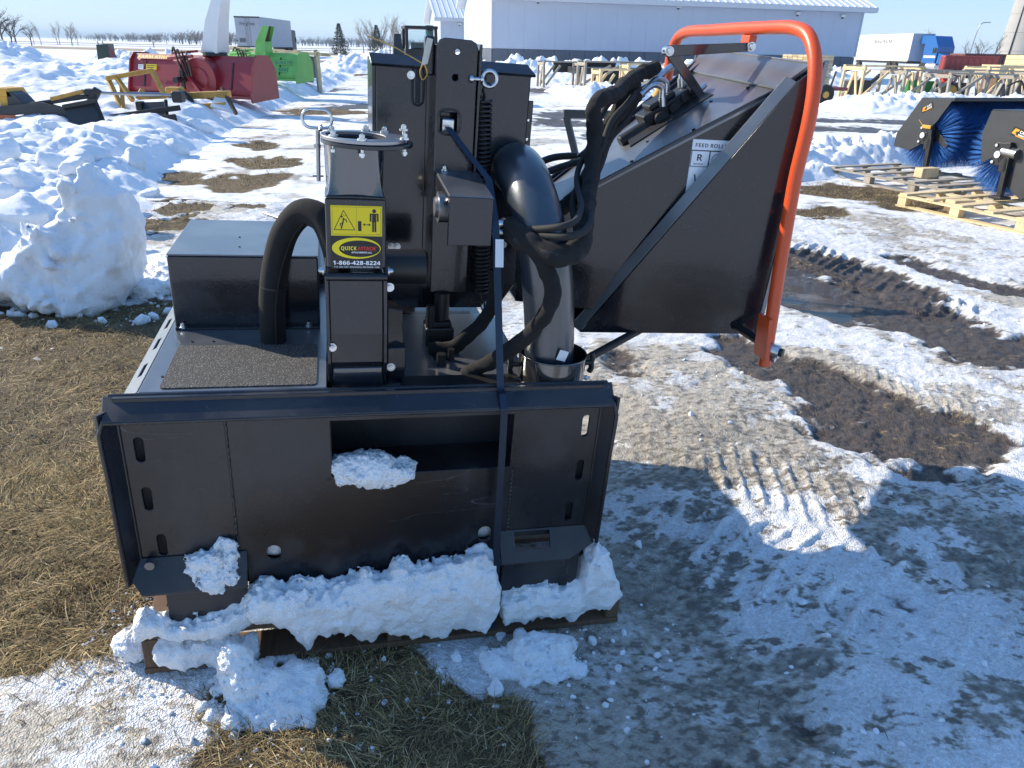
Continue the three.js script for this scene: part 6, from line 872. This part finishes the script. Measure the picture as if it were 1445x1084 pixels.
function shed(name, label, pos, turn, W, D, E, rise, wains, lights) { // long side along +x at z = 0, depth towards -z
  const t = thing(name, label, 'building', pos, turn), wm = stdm({ map: vary(0.46, 0.51, 0.60, 5, 0.04, 81), roughness: 0.45 }), dm = stdm({ map: vary(0.085, 0.10, 0.13, 5, 0.1, 82), roughness: 0.5 }), n = Math.round(W / 0.92), pw = W / n, nd = Math.round(D / 0.92), pd = D / nd;  // white metal; the blue cast of its shade is mixed into the wall colour
  mesh('core', box(0.1, W - 0.1, 0, E - 0.1, -D + 0.1, -0.1, 0), wm, t);
  for (let i = 0; i < n; i++) { mesh('wall_panel', box(i * pw + 0.002, (i + 1) * pw - 0.002, wains + 0.02, E, -0.05, 0, 0.002), wm, t); if (wains > 0) mesh('wainscot_panel', box(i * pw + 0.008, (i + 1) * pw - 0.008, 0, wains, -0.05, 0.012, 0.008), dm, t); }
  for (let i = 0; i < nd; i++) { const z0 = -(i + 1) * pd + 0.008, z1 = -i * pd - 0.008, zc = -(i + 0.5) * pd, h = E + rise * (1 - Math.abs(zc / D * 2 + 1)); mesh('gable_panel', box(-0.05, 0, wains + 0.02, h - 0.02, z0, z1, 0.008), wm, t); if (wains > 0) mesh('wainscot_panel', box(-0.06, 0.0, 0, wains, z0, z1, 0.008), dm, t); }
  const rm = stdm({ map: vary(0.62, 0.66, 0.70, 5, 0.05, 83), roughness: 0.35 }), ov = 0.55, sl = rise / (D / 2);
  for (const s of [0, 1]) { const z0 = s ? -D - ov : ov, y0 = E - ov * sl; const r = mesh('roof', plate(s ? [[W + 0.6, y0, z0], [-0.6, y0, z0], [-0.6, E + rise + 0.05, -D / 2], [W + 0.6, E + rise + 0.05, -D / 2]] : [[-0.6, y0, z0], [W + 0.6, y0, z0], [W + 0.6, E + rise + 0.05, -D / 2], [-0.6, E + rise + 0.05, -D / 2]], 0.12), rm, t);
    const ribs = []; for (let x = -0.5; x < W + 0.5; x += 0.46) ribs.push(bar([x, y0 + 0.02, z0], [x, E + rise + 0.07, -D / 2], 0.05, 0.05, 0)); const rb = mesh('roof_rib', ribs, rm, r); rb.userData.kind = 'stuff'; }
  mesh('fascia', box(-0.6, W + 0.6, E - ov * sl - 0.26, E - ov * sl - 0.02, ov - 0.02, ov + 0.03, 0.01), stdm({ color: C3(0.55, 0.57, 0.6), roughness: 0.5 }), t);
  mesh('soffit', box(-0.55, W + 0.55, E - ov * sl - 0.27, E - ov * sl - 0.24, 0.001, ov - 0.03, 0), wm, t);
  for (const [x, y] of lights) { const l = mesh('wall_light', box(x - 0.14, x + 0.14, y - 0.08, y + 0.08, 0.0, 0.16, 0.04), M.white, t); mesh('bracket', box(x - 0.05, x + 0.05, y - 0.16, y - 0.09, 0.0, 0.1, 0.01), M.darkGrey, l); }
  mesh('corner_trim', box(-0.07, 0.04, wains, E, -0.02, 0.03, 0.005), wm, t); mesh('corner_trim', box(W - 0.04, W + 0.07, wains, E, -0.02, 0.03, 0.005), wm, t);
  return t;
}
const hall = shed('metal_building', 'long white metal building with dark grey base panels', [-1.6, 0, -46], Math.atan2(4, 22.6), 22.95, 15, 4.35, 2.6, 1.42, [[2.6, 3.95], [11.0, 3.9], [18.6, 3.75], [21.6, 3.7]]);
shed('metal_building', 'smaller white gabled building behind the long one', [-6.5, 0, -66], 0.18, 6, 14, 3.75, 1.9, 0, [[1.5, 3.2]]);
function rack(label, pos, turn, mat, w, h, len) { // timber trestle rack: frames across z, rails along +x
  const t = thing('timber_rack', label, 'rack', pos, turn);
  for (const x of [0, len]) for (const s of [-1, 1]) { mesh('leg', bar([x, 0, s * w * 0.52], [x, h, s * w * 0.46], 0.09, 0.09, 0.008), mat, t); mesh('brace', bar([x + 0.05, 0.05, s * w * 0.26], [x + 0.05, h - 0.1, s * w * 0.04], 0.05, 0.09, 0.006), mat, t); }
  for (const x of [0, len]) mesh('top_beam', bar([x, h, -w * 0.54], [x, h, w * 0.54], 0.09, 0.12, 0.008), mat, t);
  for (const s of [-1, 1]) { mesh('rail', bar([-0.05, h + 0.09, s * w * 0.46], [len + 0.1, h + 0.09, s * w * 0.46], 0.12, 0.05, 0.006), mat, t); mesh('long_brace', bar([0.1, 0.1, s * w * 0.48], [len * 0.45, h - 0.05, s * w * 0.46], 0.05, 0.09, 0.006), mat, t); }
  return t;
}
rack('grey timber rack beside the dark trailer by the snow piles', [2.4, 0.05, -30.5], 0.25, M.woodGrey, 0.9, 0.92, 3.0);
rack('pale timber rack at the end of the mid-yard row', [2.75, 0.0, -28.0], 0.35, M.woodLight, 0.7, 0.75, 1.2);
rack('pale timber rack with long planks on top, by the orange bar', [4.0, 0.0, -30.0], 0.2, M.woodLight, 0.95, 0.92, 3.6);
rack('weathered rack standing before the snow piles by the building', [0.9, 0.0, -33.0], 0.3, M.woodGrey, 0.8, 0.9, 1.6);
{ const t = thing('flatbed_trailer', 'low black trailer parked behind the mid-yard racks', 'trailer', [2.2, 0, -33.5], 0.15); mesh('deck', box(0, 5.5, 0.55, 0.8, -1.0, 1.0, 0.03), M.darkGrey, t); mesh('side_board', box(-0.6, 2.2, 0.55, 1.0, -1.05, -0.95, 0.02), M.black, t); for (const x of [1.6, 2.5]) for (const z of [-1.05, 1.05]) mesh('wheel', cyl([x, 0.36, z - 0.12], [x, 0.36, z + 0.12], 0.36, 0.36, 18), M.rubber, t); mesh('fender', box(1.1, 3.0, 0.72, 0.80, 0.9, 1.25, 0.02), M.black, t); }
rack('raw timber rack with a dark crate inside, at the row end', [12.1, 0.05, -28.6], 0.33, M.woodLight, 1.05, 1.02, 2.6);
rack('weathered grey timber rack beside the raw one', [13.4, 0.05, -28.3], 0.33, M.woodGrey, 1.15, 0.92, 3.0);
rack('weathered grey timber rack in front of the red cap', [14.75, 0.05, -27.8], 0.33, M.woodGrey, 1.1, 0.85, 3.0);
rack('grey timber rack with the wrapped load', [17.0, 0.05, -29.5], 0.33, M.woodGrey, 1.1, 0.95, 2.4);
rack('yellow timber rack at the far end of the row', [17.9, 0.05, -31.0], 0.33, M.woodLight, 1.1, 1.05, 2.4);
const gear = (name, label, cat, pos, turn, list) => { const t = thing(name, label, cat, pos, turn); for (const [n, g, m] of list) mesh(n, g, m, t); return t; };
gear('tool_carrier', 'dark boxy attachment inside the raw timber rack', 'attachment', [12.5, 0.05, -29.2], 0.3, [['body', box(-0.3, 0.5, 0, 0.62, -0.3, 0.3, 0.05), M.darkGrey], ['knob', cyl([-0.1, 0.6, 0], [-0.1, 0.72, 0], 0.06, 0.05), M.yellow], ['arm', bar([0.4, 0.3, 0], [1.2, 0.8, -0.2], 0.1, 0.1), M.black]]);
gear('planter_box', 'green steel attachment between the grey racks', 'attachment', [14.7, 0.05, -30.2], 0.3, [['body', extr([[0, 0], [1.1, 0], [1.0, 0.62], [-0.05, 0.62]], 0.6, 0.01), stdm({ color: C3(0.02, 0.22, 0.05), roughness: 0.5 })], ['hopper', box(0.2, 0.5, 0.62, 0.95, 0.1, 0.4, 0.03), M.steel], ['rail', box(-0.1, 1.2, 0.0, 0.1, -0.1, 0.0), M.black]]);
gear('auger_drive', 'dark auger drive with orange hub and red cap', 'attachment', [16.2, 0.05, -29.6], 0.3, [['body', box(-0.4, 0.8, 0.05, 0.6, -0.25, 0.25, 0.05), M.black], ['hub', cyl([-0.1, 0.32, 0.25], [-0.1, 0.32, 0.34], 0.2, 0.16, 20), M.straw], ['cap', cyl([-0.2, 0.6, 0], [-0.2, 0.95, 0], 0.24, 0.2, 18), stdm({ color: C3(0.5, 0.03, 0.02), roughness: 0.4 })]]);
gear('stump_grinder', 'black and silver grinder attachment beneath the racks', 'attachment', [15.6, 0.0, -25.4], 0.3, [['boom', join([bar([-0.3, 0, 0], [0.0, 0.75, 0], 0.1, 0.1), bar([0.3, 0, 0], [0.0, 0.75, 0], 0.1, 0.1)]), M.darkGrey], ['body', box(0.4, 2.4, 0.05, 0.42, -0.3, 0.3, 0.04), M.black], ['engine', box(1.1, 1.8, 0.4, 0.8, -0.2, 0.2, 0.06), M.steel], ['hose', tube([[0.1, 0.7, 0.1], [0.5, 0.85, 0.2], [0.8, 0.5, 0.25], [1.1, 0.45, 0.25]], 0.03, 20, 8), M.rubber], ['pipe', cyl([0.5, 0.2, 0.35], [1.0, 0.3, 0.35], 0.06), M.steel]]);
gear('seed_drill', 'dark red implement with orange wheel beyond the hopper', 'implement', [9.6, 0.0, -26], 0.2, [['frame', box(-0.3, 1.2, 0.42, 0.52, -0.4, 0.4, 0.02), stdm({ color: C3(0.2, 0.03, 0.04), roughness: 0.5 })], ['rack', join([0, 0.4, 0.8].map(x => bar([x, 0.5, 0], [x + 0.1, 1.0, 0], 0.05, 0.05))), M.darkGrey], ['wheel', cyl([0.3, 0.3, 0.42], [0.3, 0.3, 0.6], 0.3, 0.3, 20), M.rubber], ['hub', cyl([0.3, 0.3, 0.6], [0.3, 0.3, 0.63], 0.11, 0.1, 16), M.straw]]);
{ // stacked lumber
  const t = thing('lumber_stack', 'tall banded stack of fresh yellow lumber by the building end', 'lumber', [14.5, 0, -38.6], 0.62);
  for (let r = 0; r < 12; r++) { for (let k = 0; k < 7; k++) mesh('board', box(0, 1.25, 0.08 + r * 0.118, 0.185 + r * 0.118, -k * 0.30 - 0.28, -k * 0.30, 0.006), (r + k) % 3 ? M.woodLight : M.wood, t); }
}
{ const t = thing('lumber_stack', 'low stack of yellow boards before the brown container', 'lumber', [21.5, 0, -35.5], 0.3); for (let r = 0; r < 6; r++) mesh('board', box(0, 2.0, 0.9 + r * 0.06, 0.955 + r * 0.06, -1, 0, 0.004), M.woodLight, t); mesh('bearer', box(0.1, 1.9, 0, 0.88, -0.9, -0.1, 0.01), M.woodDark, t); mesh('roll_end', cyl([2.3, 1.1, -0.2], [2.9, 1.05, -0.6], 0.12), M.black, t); }
{ const t = thing('lumber_stack', 'pale lumber stack at the end of the timber racks', 'lumber', [24.2, 0, -38], 0.3); for (let r = 0; r < 8; r++) mesh('board', box(0, 1.6, 0.1 + r * 0.2, 0.29 + r * 0.2, -1.2, 0, 0.006), M.woodLight, t); }
{ // semi trailer with blue tractor
  const t = thing('semi_trailer', 'long white semi trailer with a dark blue name on its side', 'trailer', [43.3, 0, -103.5], -1.53), w = stdm({ map: vary(0.70, 0.66, 0.58, 4, 0.05, 91), roughness: 0.5 });
  mesh('box', box(0, 13.5, 1.15, 3.95, -2.5, 0, 0.03), w, t); mesh('shaded_nose', box(13.5, 13.56, 1.15, 3.95, -2.5, 0, 0.02), stdm({ color: C3(0.30, 0.36, 0.46), roughness: 0.5 }), t); mesh('skirt', box(0.5, 13, 0.85, 1.14, -2.3, -0.2, 0.02), M.darkGrey, t); mesh('bottom_rail', box(0, 13.5, 1.1, 1.25, 0.0, 0.05, 0.01), w, t);  // cream box coloured as sunlit, blue-grey nose as shaded, of one white trailer
  for (const x of [9.2, 10.5, 1.5]) mesh('wheel', cyl([x, 0.52, -0.1], [x, 0.52, -0.4], 0.52, 0.52, 20), M.rubber, t);
  decal('lettering', [4.6, 2.9, 0.01], [9.4, 2.9, 0.01], [4.6, 3.5, 0.01], textMat(512, 64, '#d9d4c8', x => fitText(x, 'MAGNUM', 60, 20, 54, 470, '#1c2848')), t, 0);
}
{
  const t = thing('truck_tractor', 'blue truck tractor coupled to the white semi trailer', 'truck', [44.9, 0, -89.0], -1.25), b = stdm({ color: C3(0.01, 0.11, 0.34), roughness: 0.3 });
  mesh('sleeper', extr([[0, 0.9], [1.9, 0.9], [1.9, 2.6], [1.2, 3.7], [0, 3.75]], 2.3, 0.03).translate(0, 0, -2.3), b, t); mesh('hood', extr([[1.9, 0.8], [3.9, 0.75], [3.9, 1.6], [2.0, 2.0]], 2.0, 0.05).translate(0, 0, -2.15), b, t); mesh('side_window', box(1.25, 1.85, 1.95, 2.55, 0.0, 0.03, 0.02), M.gloss, t); mesh('windshield', plate([[1.95, 2.0, -0.2], [1.95, 2.0, -2.1], [1.7, 2.75, -2.1], [1.7, 2.75, -0.2]], 0.03), M.gloss, t); mesh('stripe', box(0.2, 1.8, 1.5, 1.75, 0.0, 0.03, 0.01), M.white, t);
  for (const x of [0.3, 3.2]) mesh('wheel', cyl([x, 0.52, 0.05], [x, 0.52, -0.3], 0.52, 0.52, 20), M.rubber, t); mesh('fuel_tank', cyl([0.9, 0.7, -0.1], [2.2, 0.7, -0.1], 0.33, 0.33, 16), M.zinc, t); mesh('fairing', extr([[-0.8, 2.9], [0.0, 2.9], [0.0, 3.75], [-0.6, 3.75]], 2.2, 0.02).translate(0, 0, -2.25), b, t);
}
function container(label, pos, turn, L, H, col) { const t = thing('container', label, 'container', pos, turn), m = stdm({ color: C3(...col), roughness: 0.55 }); mesh('shell', box(0, L, 0.1, H, -2.3, -0.06, 0.02), m, t); const n = Math.round(L / 0.45); for (let i = 0; i < n; i++) mesh('side_rib', box(i * L / n + 0.06, (i + 0.62) * L / n, 0.2, H - 0.12, -0.07, 0, 0.02), m, t); for (const s of [0.3, 1.2, 2.0]) mesh('end_rib', box(-0.05, 0.01, 0.2, H - 0.1, -s - 0.2, -s, 0.01), m, t); mesh('top_rail', box(-0.02, L + 0.02, H - 0.1, H + 0.02, -0.08, 0.03, 0.01), m, t); return t; }
container('short red container with ribbed sides beside the truck', [36.3, 0, -68], -0.35, 4.0, 1.72, [0.33, 0.05, 0.04]);
container('long rust-brown ribbed container below the concrete tower', [39.6, 0, -71], 0.06, 12, 1.92, [0.14, 0.045, 0.04]);
{ const t = thing('dark_flatbed', 'dark flatbed wagon under the red and brown containers', 'trailer', [35.5, 0, -66.5], 0.0); mesh('deck', box(0, 9, 0.3, 0.62, -2, 0, 0.02), M.darkGrey, t); for (const x of [1, 2.2, 7]) mesh('wheel', cyl([x, 0.35, 0.05], [x, 0.35, -0.25], 0.35, 0.35, 16), M.rubber, t); }
{ const t = thing('concrete_tower', 'tall grey concrete tower behind the brown container', 'tower', [87.8, 0, -139]); const cm = stdm({ map: vary(0.33, 0.32, 0.30, 8, 0.12, 95), roughness: 0.9 }); mesh('shaft', new THREE.CylinderGeometry(3.3, 4.1, 26, 40).translate(0, 13, 0), cm, t); for (let i = 1; i < 9; i++) mesh('form_joint', new THREE.TorusGeometry(4.1 - i * 0.088, 0.05, 6, 48).rotateX(Math.PI / 2).translate(0, i * 2.9, 0), cm, t); mesh('ladder', [bar([-3.9, 0, 1.6], [-3.4, 10, 1.6], 0.3, 0.1, 0)], M.darkGrey, t); }
{ const t = thing('street_light', 'thin curved street light pole beyond the truck', 'street light', [45.0, 0, -80]); mesh('pole', tube([[0, 0, 0], [0.05, 2.5, 0], [0.25, 4.3, 0], [0.45, 4.7, 0], [1.0, 4.8, 0]], 0.045, 40, 8), M.steel, t); mesh('lamp_head', box(0.85, 1.25, 4.76, 4.84, -0.08, 0.08, 0.02), M.steel, t); }
{ const t = thing('trailer_ramp', 'dark steel frame leaning behind the hopper', 'frame', [0.42, 0, -5.0], 0.1); mesh('top_bar', bar([-0.13, 1.075, 0], [0.35, 1.07, 0], 0.05, 0.05, 0.004), M.darkGrey, t); mesh('leg', bar([-0.11, 1.06, 0], [0.20, 0.0, 0.15], 0.04, 0.04, 0.004), M.darkGrey, t); mesh('leg', bar([0.34, 1.06, 0], [0.5, 0.0, 0.15], 0.04, 0.04, 0.004), M.darkGrey, t); mesh('cross_bar', bar([0.12, 0.4, 0.09], [0.45, 0.4, 0.09], 0.03, 0.03, 0.003), M.darkGrey, t); }
{ const x = -2.2, z = -4.75; const o = thing('cable', 'thin black cable lying across the snow behind the gear cover', 'cable', [x, groundY(x, z), z]); mesh('line', tube([[0.0, 0.03, 0.22], [0.06, 0.09, 0.15], [0.2, 0.12, 0.05], [0.5, 0.11, -0.1], [0.9, 0.08, -0.1]], 0.01, 40, 8), M.rubber, o); }
{ const x = -2.3, z = -6.6; const o = thing('steel_rod', 'thin grey rod lying on the snowy track', 'rod', [x, groundY(x, z), z]); mesh('rod', cyl([0, 0.03, 0], [0.75, 0.03, 0.75], 0.01, 0.01, 8), M.steel, o); }
// ---------------------------------------------------------------- trees
function treeGeo(h, depth, spread, r0, seed) {
  const keep = seedState; seedState = seed; const trunk = [], br = [];
  const grow = (p, d, len, r, lv) => { const q = p.clone().addScaledVector(d, len); (lv === 0 ? trunk : br).push(cyl(p.toArray(), q.toArray(), r, r * 0.62, lv === 0 ? 8 : 4, true)); if (lv >= depth) return; const n = lv === 0 ? 6 : 3; for (let i = 0; i < n; i++) { const t = lv === 0 ? rr(0.35, 1) : rr(0.4, 1), s = p.clone().lerp(q, t), a = rr(0, 6.28), dd = d.clone().add(V(Math.cos(a) * spread, rr(-0.1, 0.25), Math.sin(a) * spread)).normalize(); grow(s, dd, len * rr(0.5, 0.75), r * 0.55 * (1.25 - t * 0.4), lv + 1); } };
  grow(V(0, 0, 0), V(rr(-0.05, 0.05), 1, rr(-0.05, 0.05)).normalize(), h * 0.55, r0, 0); const o = [join(trunk), join(br)]; seedState = keep; return o;
}
const barkM = stdm({ color: C3(0.15, 0.125, 0.11), roughness: 0.9 }), birchM = stdm({ color: C3(0.34, 0.30, 0.27), roughness: 0.9 });
const kinds = [treeGeo(1, 4, 0.75, 0.028, 11), treeGeo(1, 4, 0.45, 0.020, 22), treeGeo(1, 4, 0.95, 0.03, 33)];
function bareTree(label, x, z, h, k, mat, turn, group) { const t = thing('bare_tree', label, 'tree', [x, 0, z], turn, group); t.scale.setScalar(h); const a = new THREE.Mesh(kinds[k][0], mat), b = new THREE.Mesh(kinds[k][1], mat); a.name = 'trunk'; b.name = 'crown'; t.add(a, b); return t; }
for (const [x, z, h, k, tu] of [[-98, -142, 6.0, 0, 0], [-95, -146, 6.6, 2, 1], [-93, -140, 6.2, 0, 2], [-91.4, -144, 5.2, 2, 3], [-89.6, -140, 4.2, 0, 4], [-88, -143, 3.4, 2, 5]]) bareTree('bare leafless tree in the clump beside the stubble field', x, z, h, k, barkM, tu, 'bare trees beside the field');
for (const [x, z, h, k, tu] of [[-101, -165, 3.6, 1, 0], [-99.5, -165, 4.0, 1, 1], [-97.8, -168, 3.6, 1, 2], [-96.2, -166, 4.1, 1, 3], [-94.8, -168, 3.8, 0, 4], [-93.6, -166, 3.9, 1, 5], [-92.4, -166, 3.5, 1, 6]]) bareTree('small thin bare tree along the far field edge', x, z, h, k, birchM, tu, 'thin bare trees at the field edge');
bareTree('lone low bush on the horizon past the dark road bank', -73.8, -160, 2.6, 2, barkM, 0.5);
for (const [x, z, h, k, tu] of [[-23.6, -120, 4.2, 1, 0], [-22.9, -122, 4.5, 1, 1], [-22.2, -120, 4.3, 1, 2], [-20.4, -118, 4.8, 1, 3], [-19.8, -121, 5.0, 1, 4], [-19.0, -119, 4.8, 1, 5], [-18.2, -122, 4.6, 1, 6], [-17.6, -120, 4.2, 1, 2.5]]) bareTree('slender bare birch around the smaller spruce', x, z, h, k, birchM, tu, 'birches around the spruce');
for (const [x, z, h, k, tu] of [[59.5, -115, 4.6, 1, 0], [60.6, -118, 4.2, 1, 1], [62.4, -117, 3.6, 0, 2], [68, -118, 4.0, 0, 3], [70, -118, 4.3, 1, 4], [66.5, -119, 3.6, 1, 5]]) bareTree('bare tree between the truck and the concrete tower', x, z, h, k, barkM, tu, 'bare trees by the tower');
function spruce(label, x, z, h, seed) {
  const t = thing('spruce_tree', label, 'tree', [x, 0, z]); mesh('trunk', cyl([0, 0, 0], [0, h * 0.95, 0], h * 0.022, 0.02, 8), barkM, t);
  const keep = seedState; seedState = seed; const pos = [], R = h * 0.42;
  for (let i = 0; i < 2600; i++) { const y = Math.pow(rnd(), 1.3) * 0.93 + 0.05, lim = R * (1 - y) * (0.75 + 0.35 * Math.sin(y * 60 + 2 * Math.sin(i))) + 0.05, a = rr(0, 6.28), r = lim * Math.sqrt(rnd()), l = h * rr(0.03, 0.06), c = V(Math.cos(a) * r, y * h - r * 0.18, Math.sin(a) * r), d = V(Math.cos(a + rr(-.5, .5)), rr(-0.35, 0.25), Math.sin(a + rr(-.5, .5))).normalize(), s = V(rr(-1, 1), rr(-1, 1), rr(-1, 1)).cross(d).normalize().multiplyScalar(l * 0.28), e = c.clone().addScaledVector(d, l); pos.push(...c.clone().sub(s).toArray(), ...c.clone().add(s).toArray(), ...e.toArray()); }
  seedState = keep; const g = new THREE.BufferGeometry(); g.setAttribute('position', new THREE.Float32BufferAttribute(pos, 3)); g.computeVertexNormals(); mesh('crown', g, stdm({ color: C3(0.075, 0.09, 0.065), roughness: 0.9, side: THREE.DoubleSide }), t);
}
spruce('broad spruce standing alone on the open snow', -26.7, -118, 4.3, 5); spruce('narrow spruce among the slender birches', -21.2, -118, 4.2, 9);
{ // hazy wood along the horizon
  const list = []; for (let i = 0; i < 420; i++) { const z = rr(-620, -520), x = rr(-300, -60), h = rr(4, 7) * (0.8 + 0.5 * fbm(x * 0.02, 1, 3, 2)); list.push({ p: V(x, 0, z), q: new THREE.Quaternion().setFromEuler(new THREE.Euler(0, rr(0, 6), 0)), s: V(h * 1.1, h, h * 1.1), c: C3(0.16, 0.15, 0.15) }); }
  for (let i = 0; i < 60; i++) { const z = rr(-380, -330), x = rr(-150, -118), h = rr(4, 6); list.push({ p: V(x, 0, z), q: new THREE.Quaternion(), s: V(h, h, h), c: C3(0.17, 0.15, 0.14) }); }
  const small = treeGeo(1, 3, 0.6, 0.035, 77); instanced('woods', join([small[0], small[1]]), stdm({ color: 0xffffff, roughness: 0.9 }), list, 'hazy strip of leafless woods along the horizon', 'woods');
}

scene.traverse(o => { if (o.isMesh) { o.castShadow = true; o.receiveShadow = true; } });
renderer.render(scene, camera);
